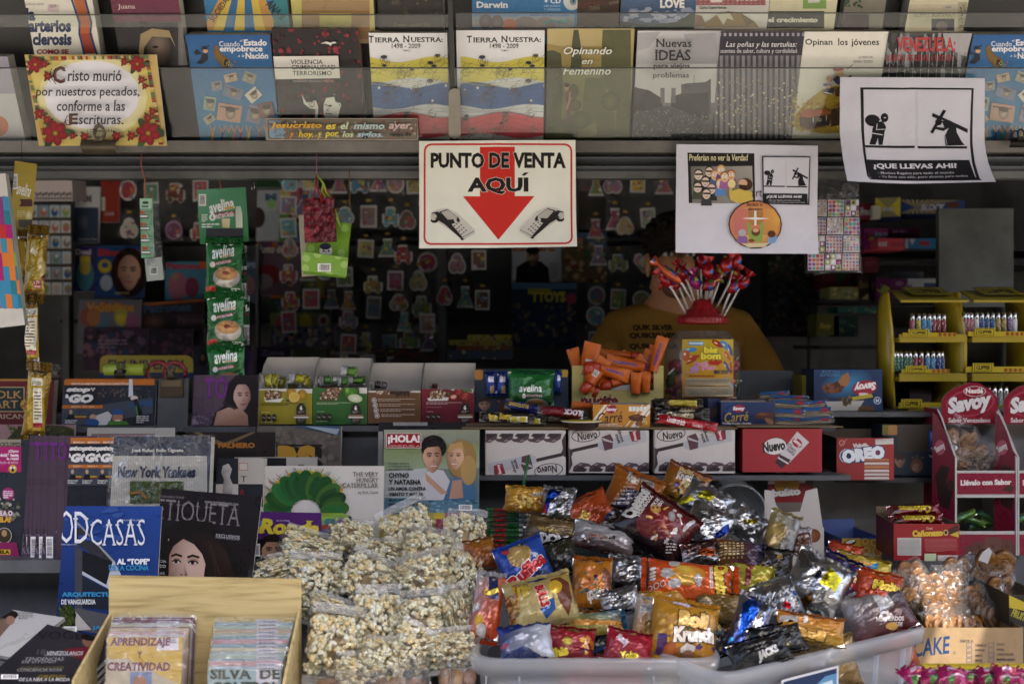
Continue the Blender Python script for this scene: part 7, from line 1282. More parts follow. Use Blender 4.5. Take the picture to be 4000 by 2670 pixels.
b=mg('blue house magazine with tall white serif title, front of the left steps',478,1345,12,1140,-.40,['10204c','18305c','1c3f8c','1c3a84'],lean=11,T=.012)
b.p([(655,130),(700,170),(1010,500),(1000,560),(655,330)],'8c8c8c');b.p([(655,330),(990,560),(985,500),(700,190),(655,200)],'2c2c34');b.p([(655,330),(720,400),(720,920),(655,940)],'3a3c44');b.p([(720,400),(985,500),(930,700),(720,580)],'16181e');b.p([(720,580),(930,700),(990,480),(1060,610),(960,740),(720,610)],'a8acb8');b.p([(720,620),(960,750),(960,920),(720,900)],'1c2230');b.p([(660,900),(960,960),(960,1140),(700,1100)],'4c4c50');b.p([(660,930),(800,1090),(660,1100)],'a8a4a0');b.e(590,970,75,100,'2c3818');b.spk(60,520,880,660,1060,['4c5424','1c2410','3c4820'],6,16)
b.spk(22,500,30,1250,330,['2c4c94','24448c'],30,90,3,.3)
b.t('O',530,52,648,335,'d0d4dc',b=-.005);b.t('D',650,62,782,335,'d0d4dc',b=-.005,sf=1);b.t('CASAS',798,125,1275,355,'d0d4dc',b=-.01,sf=1);b.t('Edición Especial 2017',536,340,682,356,'c0c8d8');b.t('www.oceandrive.com.ve',1062,122,1250,142,'a8b4cc');b.t('AL “TOPE”',1030,468,1318,522,'d8dce4',b=.05);b.t('DE LA COCINA',960,525,1310,575,'2c84b8',b=.03);b.t('ARQUITECTURA',548,762,1075,810,'2c84b8',b=.05);b.t('DE VANGUARDIA',545,825,845,870,'c8ccd0',b=.03);b.t('JACUZZIS',815,1055,1150,1098,'2c84b8',b=.03);b.bars(555,1062,680,1130)
b=mg('dark woman portrait magazine with grey serif title, tilted',1290,2185,-110,800,-.38,['1c1614','1c1614','161218','161218'],lean=10,T=.006,roll=4.5);b.t('ETIQUETA',1365,-25,2105,190,'6c6468',b=-.01,sf=1,rot=5);b.t('La revista de sociales en Venezuela',1362,-86,1610,-60,'6c6468',rot=4,i=.2);b.t('www.revistaetiqueta.com',1790,-32,2085,8,'8c888c',rot=5);b.t('revista',1300,-90,1328,40,'a8a4a8',rot=0) if 0 else None
b.p([(1420,350),(1460,200),(1600,130),(1850,150),(1980,280),(2080,500),(2100,620),(1420,620)],'140f0e');b.p([(1470,300),(1560,270),(1700,300),(1800,420),(1820,620),(1500,620),(1480,450)],['a08070','a88874','a08070','8c6c5c','7c5c4c','a08070','b0907c'],None);b.e(1600,480,90,130,'b4947e','a48470');b.p([(1700,260),(1860,380),(1960,620),(1820,620),(1760,420)],'2c1814')
b.face(1630,530,365,540,'b09080','1c120e','6c4c40',-.3,'8c4c48',rot=4)
b.p([(1420,620),(1440,380),(1500,270),(1580,235),(1700,240),(1600,300),(1520,360),(1482,440),(1476,620)],'140f0e');b.p([(1540,265),(1700,220),(1850,255),(1980,400),(2060,620),(1785,620),(1800,520),(1770,430),(1700,345),(1610,300)],['140f0e']*2+['1e1310','281a14','241610']+['1a110e']*5);b.l([(1830,320),(1930,620)],14,'30201a');b.l([(1780,290),(1870,480),(1890,620)],10,'2c1c16')
b.t('EXCLUSIVOS',1890,262,2100,290,'b0aab0',i=.15,sf=1,rot=5);b.t('EVENTOS DE ETIQUETA',1888,288,2098,306,'98929a',i=.15,rot=5);b.t('GARCÍA',1320,476,1458,502,'a8a4a8',rot=3,sf=1);b.t('MUNDO',1320,520,1452,548,'a8a4a8',rot=3,sf=1);b.t('BAZAAR',1320,585,1446,608,'8c888c',rot=3,sf=1)
reg(1000,1970)
for i,x in enumerate((0,60,150,240)):
 b=mg(('purple star magazine with yellow script title and young man','edge of a purple magazine copy behind the yellow script one','third purple magazine copy with green corner behind','furthest purple magazine copy with blue corner behind')[i],-110+x*.1-(190 if i==0 else 170),810-x*.3,92-i*9,700,-.25+.006*i,'16161a',lean=10,roll=1);b.p([(-320,80-i*9),(580,90-i*9),(575,260),(-320,330)],'4c1c64');b.spk(90,-310,90,570,300,['7c4c94','8c6ca4','3c1450'],2,5);b.p([(575,100-i*9),(815,100-i*9),(800,230),(580,245)],['7c9c28','7c9c28','3c8c7c','54288c']);b.e(640,190,70,24,'8c2c1c',rot=-8);b.e(650,150,50,32,'2c6c64');b.e(755,165,50,36,'6c2c7c')
 if not i: b.t('Ronda',20,130,560,265,'c8b428',b=.05,i=.2,sf=1,rot=3);b.t('EDICIÓN ESPECIAL',185,130,300,145,'c8c0d0');b.r(0,135,54,180,'2c6ca0');b.t('70',-5,190,45,232,'c8b428',b=.06,rot=4);b.bars(-60,340,40,450);b.p([(0,700),(30,500),(90,460),(200,480),(260,560),(280,700)],'1c1618');b.face(150,410,190,230,'b08468','1c1412','6c4634',.25,'8c5048',beard=None);b.p([(50,390),(70,280),(160,255),(240,290),(250,360),(200,325),(100,325)],'1c1412');b.p([(90,500),(150,525),(210,500),(180,535),(120,532)],'3c2820')
for i,(x0,x1,yt,c) in enumerate(((1080,1900,96,'b8a41c'),(1105,1880,86,'a89418'),(1130,1870,78,'b09c20'),(1300,1870,72,'b8a420'))):
 b=mg('yellow and pink magazine, number %d from the front of its stack behind the popcorn' % (i+1),x0,x1,yt,420,-.21+.007*i,c,lean=12,roll=-1);b.r(1655,yt-20,1910,yt+60+i*8,'9c1c54');b.t('¡Chyno',1745,yt+10,1860,yt+34,'d8c8d0',b=.04);b.t('ronda.net',1480,205,1600,228,'9c3420',b=.03) if not i else None
b=mg('pink magazine corner right of the yellow ones behind the popcorn',1560,1975,130,420,-.218,'8c1c4c',lean=12,roll=2);b.t('Chyno',1870,238,1975,256,'c8b0bc',b=.03)
reg(0,1970)
for i in range(7):
 f=fc(120-i*6,1120+i*46,640,560,-.56+.0*i,68,yaw=-24);f.o=f.o-V3((0,0,.006*i));b=book('magazine',('white fashion magazine with resting dark haired man on top of the left pile','second magazine of the left pile under the white one','third magazine of the left pile','fourth magazine of the left pile','fifth magazine of the left pile','sixth magazine of the left pile','lowest magazine of the left pile')[i],'magazine',f,.006,edge='8c8a88',group='magazines piled flat at the left');b.fill('a8a6a4' if i==0 else '5c5a5c')
 if i==0: b.p([(-100,920),(60,925),(130,930),(150,980),(-20,1180),(-100,1180)],'6c5648');b.e(70,960,90,40,'1c1614');b.e(90,1010,40,40,'8c6854');b.lines(160,935,290,1010,5,'555',.4)
for i in range(4):
 f=fc(420-i*8,1420+i*30,860,880,-.66,64,yaw=-8,roll=14);f.o=f.o-V3((0,0,.007*i));b=book('magazine',('dark glossy magazine with thin grey title, front pile at the left','magazine just under the dark glossy one','third magazine of the front pile at the left','lowest magazine of the front pile at the left')[i],'magazine',f,.007,edge='a8a8ac',group='magazines piled flat at the left');b.fill(['1a191e','1a191e','2c2a30','28262c'])
 if i: continue
 b.t('VOGE',330,1105,720,1175,'0c0c10',sf=1);b.e(790,1190,70,60,'6c4a3c');b.e(800,1150,90,40,'100c0c');b.p([(560,1260),(800,1240),(840,1400),(640,1330)],'5c1420');b.t('VENEZOLANOS',412,1280,730,1315,'a8a8a8',i=.3,b=.02);b.t('QUE HAN HECHO HISTORIA',390,1305,700,1326,'8c8c8c',i=.3);b.t('18',320,1260,400,1310,'4c4c4c',i=.2);b.t('TENDENCIAS',222,1335,562,1364,'8c8c8c',i=.3);b.t('DE OTOÑO',190,1358,490,1386,'8c8c8c',i=.3);b.t('EVELYN LAUDER',180,1412,560,1440,'5c5430',i=.3);b.t('CONCIENCIA ROSA',150,1432,540,1458,'8c8c8c',i=.3);b.t('GREIVIS',330,1488,580,1520,'6c5c28',i=.3,b=.03);b.t('DE LA NBA A LA MODA',165,1514,610,1544,'b0b0b0',i=.3,b=.02);b.bars(10,1485,160,1525)
# wood pattern box of disc sleeves
big();Yb,Yf=-.56,-.80
root=thing('disc_box','cardboard box with pale wood grain print and middle divider, full of disc sleeves','box',P(430,1568,Yb));m=part('back_panel',root)
a,b_=P(252,1318,Yb),P(692,1326,Yb);zb_=zE+.002
m.hexa([V3(q) for q in ((a.x,Yb-.004,zb_),(b_.x,Yb-.004,zb_),(b_.x,Yb,zb_),(a.x,Yb,zb_),(a.x,Yb-.004,a.z),(b_.x,Yb-.004,b_.z),(b_.x,Yb,b_.z),(a.x,Yb,a.z))],C('fff'),'wood_print')
al,br=P(165,1568,Yf),P(640,1568,Yf)
for nm,p0,p1,z0,z1 in (('side_panel',a.x,al.x,P(0,1405,Yb).z,P(0,1575,Yf).z+.01),('side_panel',b_.x-.004,br.x,P(0,1390,Yb).z,P(0,1600,Yf).z),('divider',P(418,0,Yb).x,P(372,0,Yf).x,P(0,1525,Yb).z,P(0,1600,Yf).z)):
 m=part(nm,root);m.hexa([V3(q) for q in ((p1,Yf,zb_),(p1+.004,Yf,zb_),(p0+.004,Yb-.005,zb_),(p0,Yb-.005,zb_),(p1,Yf,z1),(p1+.004,Yf,z1),(p0+.004,Yb-.005,z0),(p0,Yb-.005,z0))],C('fff'),'wood_print')
m=part('front_panel',root);m.box(al.x,br.x,Yf-.004,Yf,zb_,zb_+.06,'fff','wood_print')
g=random.Random(12)
for col,(x0,x1,n,yA,yB,nm) in enumerate(((238,412,11,1460,1412,'left'),(474,640,15,1534,1418,'right'))):
 for i in range(n):
  t=i/(n-1);Y=-.735+.15*t;yt=yA+(yB-yA)*t;sh=24*t;big();f=fr(x0+sh*.5,x1+sh*1.2,yt+g.uniform(-2,2),1640,Y,8)
  root=thing('disc_sleeve',f'thin wrapped disc sleeve, {i+1} from the front, {nm} column of the box' if i else ('gold disc sleeve with violet capitals at the front of the left column','pale blue disc sleeve with dark green capitals at the front of the right column')[col],'disc sleeve',f.o+f.U*f.W/2,'disc sleeves in the wood print box');m=part('sleeve',root)
  c=g.choice(['b08c90','8ca0a8','a8a890','6c3c48','b0a068','a0a0a4','98a89c','b0987c','7c94a0']) if i else ('a88c3c','7c9498')[col]
  m.obox(f.o,f.U,f.V,f.N,0,f.W,0,f.H,-.0035,0,{'*': C(c),'top': C('b8b4b0')},'gloss');pn=Pan(m,f.o,f.U,f.V,f.W,f.H,'gloss');pn.fill(c);pn.r(x1-52,yt+2,x1-2,yt+30,'b0acb8');pn.lines(x1-46,yt+5,x1-8,yt+22,3,'5c5860',.4)
  if not i:
   reg(0,1970)
   if col==0:
    pn.p([(925,1350),(1100,1340),(1560,1568),(1560,1600),(925,1600)],'9c9484');[pn.t(t_,xa,ya,xb,yb,'5c1c30',sf=1,i=.1,b=.02,o='8c7090',ow=.03) for t_,xa,ya,xb,yb in (('APRENDIZAJE',965,1160,1490,1250),('Y',1205,1280,1245,1340),('CREATIVIDAD',940,1375,1490,1450))];pn.r(1140,1460,1330,1600,'5c6c94');pn.e(1225,1560,60,70,'8c6450')
    pn.t('6900,00',1465,1145,1545,1166,'3c3840',b=.04)
   else:
    [pn.t(t_,xa,ya,xb,yb,'24301c',sf=1,b=.04) for t_,xa,ya,xb,yb in (('El Método',1865,1320,2460,1412),('SILVA  DE',1840,1430,2450,1525),('CONTROL',1860,1545,2440,1640))];pn.t('18900,00',2440,1318,2530,1338,'3c3840',b=.04)
  q=Pan(part('wrapper',root),f.o+f.N*.0015-f.U*.002,f.U,f.V,f.W+.004,f.H+.004,'cellophane',lambda u,v,i=i: (u,v,.0012*noise.noise(V3((u*4,v*5,i)))),(5,6));q.fill('fff')
# popcorn bags
def kernel(mb,c,r_,g):
 hull=g.random()<.2
 for k in range(4):
  d=V3((g.uniform(-1,1),g.uniform(-1,1),g.uniform(-1,1))).normalized()*r_*.55
  mb.blob(c+d,r_*g.uniform(.5,.75),r_*g.uniform(.5,.75),r_*g.uniform(.45,.7),g.choice(['f6e8c4','f0deb0','f8f0da','e6ca8c']),'food',7,5,.3,g.uniform(0,50))
 if hull: mb.blob(c+V3((g.uniform(-.4,.4)*r_,-r_*.55,g.uniform(-.4,.4)*r_)),r_*.34,r_*.3,r_*.3,g.choice(['b08448','94682c','c09a5c']),'food',6,4,.4)
PP=[]
for sd in range(3):
 g=random.Random(sd+20);root=thing('popcorn_bag','','popcorn',V3((0,0,0)),'clear bags of popcorn in a heap');W,H,T=.11,.105,.056
 f=Fr();f.U,f.V,f.N=V3((1,0,0)),V3((0,0,1)),V3((0,-1,0));f.W,f.H=W,H;f.o=V3((-W/2,0,-H/2));sh=lambda u,v: (u,v,T*max(0,1-u*u)**.5*max(0,1-v*v)**.5*(1+.25*noise.noise(V3((u*2,v*2,sd)))))
 m=part('popcorn',root);m.stuff=1;m.blob(V3((0,-.008,0)),W*.30,T*.3,H*.30,'9c8458','food',14,10,.2,sd)
 for i in range(270):
  u,v=g.uniform(-.86,.86),g.uniform(-.84,.84);z=max(0,sh(u,v)[2]);kernel(m,V3((u*W/2,-z*g.uniform(-.35,.9)+.004,v*H/2)),g.uniform(.0062,.0086),g)
 for s_ in (1,-1):
  q=Pan(part('wrapper',root),f.o if s_>0 else f.o+f.U*W,f.U*s_,f.V,W,H,'bag_film',lambda u,v,s_=s_: (lambda r: (r[0]*1.06,r[1]*1.04,r[2]))((u,v,(1 if s_>0 else .6)*(sh(u*.97,v*.97)[2]*1.02+.004)+.007*noise.noise(V3((u*2.3,v*2.3,sd+9*s_)))+.004*noise.noise(V3((u*6,v*5,sd))))),(14,14));q.fill('fff')
 for b0,b1 in ((-.014,.002),(H-.002,H+.014)):
  part('seal',root).grid([[f.o+f.U*(W*(.03+.94*i/24))+f.V*(b0+(b1-b0)*j/6)+f.N*(.0014*(j % 2)+.004*math.sin(i*.6+sd+b0*90)) for i in range(25)] for j in range(7)],C('fff'),'seal_film',sm=False)
 PP.append(root)
reg(1000,1970);used=set()
for i,(x,y,w_,h,r_,lab) in enumerate(((850,300,350,270,10,'upper left bag against the purple magazines, behind the front one'),(490,405,560,290,8,'wide bag at the top left of the heap'),(1080,450,420,260,-6,'half hidden bag in the upper middle of the heap'),(1810,310,380,460,6,'top right bag of the heap beside the green packs'),(1340,240,460,440,-10,'tall bag at the top of the heap'),(1800,620,320,420,4,'narrow dim bag at the right edge below the top right one'),(1500,450,450,420,2,'bag in front of the tall top one'),(220,560,430,230,-12,'leftmost bag behind the wood print box'),(520,680,460,420,12,'bag right of the wood print box, at its upper corner'),(1790,980,280,480,0,'bag wedged against the left snack bin'),(650,950,480,260,3,'shaded bag below the middle one at left'),(1060,1040,420,540,0,'upright bag in the centre of the heap'),(970,680,500,420,32,'tilted bag with ribbed seal in the middle of the heap'),(1480,660,480,420,-3,'bag right of the tilted one'),(1380,1240,400,340,8,'half buried bag between the front ones'),(900,1470,420,300,-4,'lowest bag at the bottom edge beside the brown rolls'),(1720,1270,430,320,-6,'low bag at the right beside the left snack bin'),(1110,1380,380,380,6,'low bag with bright glint in the middle front'),(1450,1020,490,440,4,'square bag with ribbed foot right of centre'),(690,1230,500,560,-4,'large front bag right of the disc sleeves'))):
 yv=1157+y*.2622;Y=-.27-.36*(yv-1230)/300;p=P(x,y,Y);d=(Y-CY)/F*K;k=i % 3;rot=(R(-18+(i*53) % 31-15),R(r_+(i*29) % 37-18),R((i*37) % 51-25));lab='clear popcorn bag, '+lab
 if k not in used: used.add(k);rt=PP[k];rt['label']=lab;rt.location=(0,0,0)
 else: rt=None
 PP.append((rt,k,p,rot,(w_*d/.108,1.1,h*d/.106),lab))
def popfinish():
 for rt,k,p,rot,sc,lab in PP[3:]:
  o=rt or dup(PP[k],p,rot,lab);o.location=p;o.rotation_euler=rot;o.scale=sc
# snack bags
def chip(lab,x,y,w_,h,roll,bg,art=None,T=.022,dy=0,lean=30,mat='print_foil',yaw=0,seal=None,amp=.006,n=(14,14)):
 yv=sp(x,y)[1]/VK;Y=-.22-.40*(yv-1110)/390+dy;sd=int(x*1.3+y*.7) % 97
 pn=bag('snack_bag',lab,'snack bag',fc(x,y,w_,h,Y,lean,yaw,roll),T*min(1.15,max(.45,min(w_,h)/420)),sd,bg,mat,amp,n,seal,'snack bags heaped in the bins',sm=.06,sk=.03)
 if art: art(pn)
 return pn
reg(2000,1300)
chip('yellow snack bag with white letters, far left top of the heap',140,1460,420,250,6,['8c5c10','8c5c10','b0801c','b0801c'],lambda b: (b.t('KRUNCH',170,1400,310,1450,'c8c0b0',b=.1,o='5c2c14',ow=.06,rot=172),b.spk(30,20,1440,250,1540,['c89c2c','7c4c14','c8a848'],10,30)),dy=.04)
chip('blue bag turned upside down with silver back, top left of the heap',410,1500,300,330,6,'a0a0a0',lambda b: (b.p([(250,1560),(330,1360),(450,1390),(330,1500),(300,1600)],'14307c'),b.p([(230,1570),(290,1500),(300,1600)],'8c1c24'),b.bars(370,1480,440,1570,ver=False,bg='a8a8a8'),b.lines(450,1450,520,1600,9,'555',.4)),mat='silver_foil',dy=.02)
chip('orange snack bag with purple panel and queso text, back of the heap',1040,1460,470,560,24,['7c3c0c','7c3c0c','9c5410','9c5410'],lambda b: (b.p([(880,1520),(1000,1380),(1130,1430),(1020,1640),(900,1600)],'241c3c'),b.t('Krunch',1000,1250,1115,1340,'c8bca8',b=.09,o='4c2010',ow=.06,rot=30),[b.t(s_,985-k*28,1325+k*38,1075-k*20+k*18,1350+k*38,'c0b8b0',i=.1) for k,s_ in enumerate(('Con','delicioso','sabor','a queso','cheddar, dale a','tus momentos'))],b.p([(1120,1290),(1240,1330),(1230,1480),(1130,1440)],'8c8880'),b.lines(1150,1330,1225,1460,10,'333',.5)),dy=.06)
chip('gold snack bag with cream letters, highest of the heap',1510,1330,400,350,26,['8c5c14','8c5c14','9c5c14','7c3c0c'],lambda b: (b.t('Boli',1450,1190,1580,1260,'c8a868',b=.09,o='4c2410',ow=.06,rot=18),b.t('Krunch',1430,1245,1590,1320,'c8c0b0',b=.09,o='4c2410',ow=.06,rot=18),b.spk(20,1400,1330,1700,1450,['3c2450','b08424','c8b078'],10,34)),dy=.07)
chip('silver bag back with yellow label, upper right of the heap',1700,1480,420,330,32,'a8a8a8',lambda b: (b.p([(1610,1420),(1700,1400),(1760,1470),(1680,1530),(1590,1480)],'b0a41c'),b.lines(1620,1430,1730,1510,6,'4c4818',.3),b.p([(1400,1440),(1560,1440),(1580,1480),(1440,1530)],'a89c1c')),mat='silver_foil',dy=.02)
reg(2000,1970)
chip('orange and red snack bag half buried at the back of the heap',680,70,420,330,-25,['8c2c0c','8c2c0c','a8400c','9c3c10'],lambda b: (b.t('TOS',570,90,680,180,'b8982c',b=.1,o='1c1010',ow=.06,rot=-60)),dy=.03)
chip('dark gold potato snack bag lying upside down at the left of the heap',340,240,460,290,10,['3c2c18','3c2c18','6c5428','4c3c20'],lambda b: (b.p([(200,250),(520,310),(510,370),(210,360)],'14182c'),b.t('JACKS',225,265,500,360,'b8b4b0',b=.1,o='141c3c',ow=.05,rot=190),b.t('PAPA',210,225,390,262,'8c7430',b=.05,rot=190)))
chip('silver brown cereal snack bag in the middle of the heap',800,300,560,260,14,['3c1c18','3c1c18','9c9c9c','8c8c8c'],lambda b: (b.e(960,330,16,24,'b8b0b0'),b.e(1000,345,16,24,'b8b0b0'),b.spk(20,580,280,900,340,['c8c8c8','2c2424','8c4c2c'],8,20)),dy=.0)
chip('silver bag back with bar code right of the middle of the heap',1000,600,330,330,8,['3c3430','3c3430','a8a8a8','a8a8a8'],lambda b: (b.r(845,480,905,760,'8c8c90',rot=3),b.bars(1000,585,1135,655,bg='a8a4a0'),b.lines(980,530,1120,570,3,'333')),mat='silver_foil',dy=-.005)
chip('black and olive snack bag left of the middle of the heap',420,470,330,340,-15,['161414','161414','2c2c18','24241c'],lambda b: (b.t('Toro',400,590,530,680,'8c8424',b=.1,o='0c0c0c',ow=.05,rot=-40)),dy=.0)
chip('blue ridged chips bag with red letters, left side of the heap',110,540,460,470,-20,['10286c','10286c','1c48a0','1c409c'],lambda b: (b.e(60,470,110,120,'b89c5c','8c6c34'),[b.l([(-30+i*24,380),(-20+i*26,570)],3,'9c7c40') for i in range(8)],b.t('Ruffles',-60,545,330,665,'a81c24',b=.1,o='d8d0d0',ow=.07,rot=-42),b.t('PARA',160,445,235,470,'c8ccd8',b=.05),b.t('Mi',185,468,220,490,'c8ccd8',b=.05),b.p([(200,620),(320,600),(330,680),(240,690)],'0c1c4c'),b.e(-60,440,36,24,'a8303c')),dy=-.01)
chip('orange gold snack bag standing upside down in the middle of the heap',700,700,360,500,4,['9c5c0c','9c5c0c','a8680f','8c4c0c'],lambda b: (b.t('Krunch',650,770,850,880,'c0b8ac',b=.1,o='5c2810',ow=.06,rot=170),b.e(710,640,70,70,'b87c2c','a8501c'),b.e(650,740,50,50,'b8702c','9c4c14'),b.spk(16,560,600,860,820,['3c1c48','2c5c50'],8,26),b.p([(800,560),(860,620),(870,720),(830,760),(790,660)],'6c3c28')),dy=-.01)
chip('yellow and brown cheese snack bag at the right behind the orange one',2110,650,270,380,96,['8c8420','8c8420','a09828','9c9424'],lambda b: (b.t('Pesitos',1960,590,2160,670,'6c101c',b=.1,rot=95),b.p([(2110,680),(2210,620),(2220,710)],'b89c30')))
chip('white and purple backed orange bag with printed recipe text',1990,430,240,440,98,['6c3c14','6c3c14','241c3c','241c3c'],lambda b: [b.t(s_,1800+k*36,350,1830+k*36,500,'a89c60',i=.1) if 0 else b.lines(1800+k*38,340,1826+k*38,500,6,'a89c60',.5) for k in range(6)],dy=.01)
chip('silver foil bag behind the big dark red one at right',1720,190,420,420,30,'a4a4a4',lambda b: (b.lines(1600,60,1750,200,9,'444',.4),b.p([(1750,300),(1880,200),(1900,260),(1780,340)],'1c2c6c')),mat='silver_foil',dy=.02)
chip('small silver and copper bag under the dark red one at right',1640,420,330,200,-6,['8c8c8c','8c8c8c','5c201c','6c3020'],lambda b: (b.r(1620,400,1780,460,'8c3c18'),b.bars(1640,480,1760,540,bg='a8a8a8')),mat='silver_foil')
chip('crumpled foil bag among the gold ones right of the heap',2060,180,300,300,40,'a0a0a0',lambda b: b.p([(2020,150),(2140,160),(2120,200),(2010,190)],'a89c20'),mat='silver_foil',dy=.04)
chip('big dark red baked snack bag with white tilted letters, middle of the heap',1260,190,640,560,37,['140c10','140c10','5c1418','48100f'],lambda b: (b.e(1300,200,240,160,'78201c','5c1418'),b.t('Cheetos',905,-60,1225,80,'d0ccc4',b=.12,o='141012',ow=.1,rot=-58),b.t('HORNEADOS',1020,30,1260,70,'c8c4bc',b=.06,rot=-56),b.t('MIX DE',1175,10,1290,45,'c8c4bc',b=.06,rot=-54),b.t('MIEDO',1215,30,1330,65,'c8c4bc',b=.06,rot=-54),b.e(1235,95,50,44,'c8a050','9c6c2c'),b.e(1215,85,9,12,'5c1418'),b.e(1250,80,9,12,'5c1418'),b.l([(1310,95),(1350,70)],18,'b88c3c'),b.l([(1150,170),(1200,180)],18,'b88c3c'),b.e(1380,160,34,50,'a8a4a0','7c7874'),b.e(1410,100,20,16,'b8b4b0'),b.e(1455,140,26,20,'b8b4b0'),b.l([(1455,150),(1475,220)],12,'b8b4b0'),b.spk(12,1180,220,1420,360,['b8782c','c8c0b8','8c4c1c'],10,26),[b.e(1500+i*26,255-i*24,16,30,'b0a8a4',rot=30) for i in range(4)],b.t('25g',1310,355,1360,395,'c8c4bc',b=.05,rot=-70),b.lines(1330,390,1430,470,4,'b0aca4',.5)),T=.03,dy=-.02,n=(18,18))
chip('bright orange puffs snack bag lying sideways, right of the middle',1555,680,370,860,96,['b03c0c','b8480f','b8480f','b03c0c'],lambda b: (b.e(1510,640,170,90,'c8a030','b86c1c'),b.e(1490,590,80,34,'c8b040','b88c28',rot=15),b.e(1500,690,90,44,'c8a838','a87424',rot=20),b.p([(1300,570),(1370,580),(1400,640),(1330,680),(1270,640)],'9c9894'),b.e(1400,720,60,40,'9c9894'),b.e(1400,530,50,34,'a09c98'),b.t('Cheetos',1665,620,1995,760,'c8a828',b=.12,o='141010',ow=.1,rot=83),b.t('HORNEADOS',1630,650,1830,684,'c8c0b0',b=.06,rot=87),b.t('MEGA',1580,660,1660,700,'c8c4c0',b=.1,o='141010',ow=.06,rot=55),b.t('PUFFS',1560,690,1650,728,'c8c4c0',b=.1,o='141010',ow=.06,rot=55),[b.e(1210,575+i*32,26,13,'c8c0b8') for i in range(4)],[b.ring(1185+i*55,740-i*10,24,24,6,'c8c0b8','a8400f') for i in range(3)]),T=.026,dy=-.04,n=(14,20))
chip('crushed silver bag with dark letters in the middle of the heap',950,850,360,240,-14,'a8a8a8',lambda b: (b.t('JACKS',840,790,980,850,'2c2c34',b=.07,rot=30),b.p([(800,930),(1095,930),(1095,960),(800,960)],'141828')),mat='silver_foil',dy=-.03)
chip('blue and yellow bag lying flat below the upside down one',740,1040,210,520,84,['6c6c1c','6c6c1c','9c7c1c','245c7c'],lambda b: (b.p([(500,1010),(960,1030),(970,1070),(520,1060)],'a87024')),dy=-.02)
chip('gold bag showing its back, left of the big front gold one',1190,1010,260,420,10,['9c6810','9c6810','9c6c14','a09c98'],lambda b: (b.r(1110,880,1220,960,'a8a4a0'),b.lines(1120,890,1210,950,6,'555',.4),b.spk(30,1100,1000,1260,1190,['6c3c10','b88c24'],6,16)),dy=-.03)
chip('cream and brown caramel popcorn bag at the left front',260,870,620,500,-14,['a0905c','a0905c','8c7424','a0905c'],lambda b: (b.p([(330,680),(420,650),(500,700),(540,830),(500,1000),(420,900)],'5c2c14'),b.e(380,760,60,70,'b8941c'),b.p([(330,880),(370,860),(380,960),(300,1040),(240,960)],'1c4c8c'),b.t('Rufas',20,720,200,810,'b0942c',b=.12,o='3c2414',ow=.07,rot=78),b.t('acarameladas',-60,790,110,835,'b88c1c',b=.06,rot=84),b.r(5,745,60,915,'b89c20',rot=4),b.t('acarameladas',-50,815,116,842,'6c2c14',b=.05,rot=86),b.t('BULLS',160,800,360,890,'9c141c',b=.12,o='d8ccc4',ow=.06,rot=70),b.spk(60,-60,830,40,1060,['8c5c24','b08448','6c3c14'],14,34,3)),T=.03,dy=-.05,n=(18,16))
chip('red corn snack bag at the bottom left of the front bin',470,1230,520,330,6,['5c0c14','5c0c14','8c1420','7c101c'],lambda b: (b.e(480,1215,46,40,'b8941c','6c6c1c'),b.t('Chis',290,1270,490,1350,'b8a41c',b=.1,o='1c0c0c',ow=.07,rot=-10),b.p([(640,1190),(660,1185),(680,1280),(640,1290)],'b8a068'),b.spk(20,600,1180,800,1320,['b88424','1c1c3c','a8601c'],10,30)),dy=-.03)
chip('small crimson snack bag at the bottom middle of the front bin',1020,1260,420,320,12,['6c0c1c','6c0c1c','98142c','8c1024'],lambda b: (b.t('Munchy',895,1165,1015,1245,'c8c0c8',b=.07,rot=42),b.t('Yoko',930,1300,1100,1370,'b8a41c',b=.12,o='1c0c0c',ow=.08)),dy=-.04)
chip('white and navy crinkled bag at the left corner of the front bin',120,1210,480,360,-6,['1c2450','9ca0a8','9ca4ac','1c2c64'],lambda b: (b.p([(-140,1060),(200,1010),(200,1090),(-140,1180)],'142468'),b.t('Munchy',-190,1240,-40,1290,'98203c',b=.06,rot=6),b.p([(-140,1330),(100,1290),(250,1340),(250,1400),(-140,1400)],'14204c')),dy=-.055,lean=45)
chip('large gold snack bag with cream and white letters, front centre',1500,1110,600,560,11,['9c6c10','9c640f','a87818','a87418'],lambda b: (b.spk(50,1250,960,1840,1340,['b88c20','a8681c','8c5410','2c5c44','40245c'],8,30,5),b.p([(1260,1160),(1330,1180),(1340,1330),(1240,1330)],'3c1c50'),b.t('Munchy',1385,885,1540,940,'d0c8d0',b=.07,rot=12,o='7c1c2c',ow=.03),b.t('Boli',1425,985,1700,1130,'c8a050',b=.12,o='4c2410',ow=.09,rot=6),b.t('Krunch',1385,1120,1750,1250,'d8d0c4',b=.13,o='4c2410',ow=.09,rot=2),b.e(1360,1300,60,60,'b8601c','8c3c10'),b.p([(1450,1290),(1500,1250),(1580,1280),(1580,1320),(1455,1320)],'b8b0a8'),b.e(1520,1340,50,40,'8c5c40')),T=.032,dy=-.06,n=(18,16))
chip('tall blue and silver foil bag right of the front bin',2080,1070,330,600,24,['10308c','1c48b0','8c9098','a8a8ac'],lambda b: (b.p([(2000,880),(2110,800),(2190,830),(2130,980),(1960,1180)],'1c50b8'),b.p([(2130,980),(2190,900),(2150,1150),(1990,1260)],'b4b4b8'),b.lines(2120,830,2230,950,7,'555',.4),b.e(1900,1200,20,22,'2c7ca8')),dy=-.05,mat='silver_foil')
chip('dark bag with white potato letters, low between the two bins',2160,1290,560,260,-14,'121214',lambda b: (b.t('JACKS',2130,1270,2330,1360,'b4b4b4',b=.1,rot=-26)),dy=-.07)
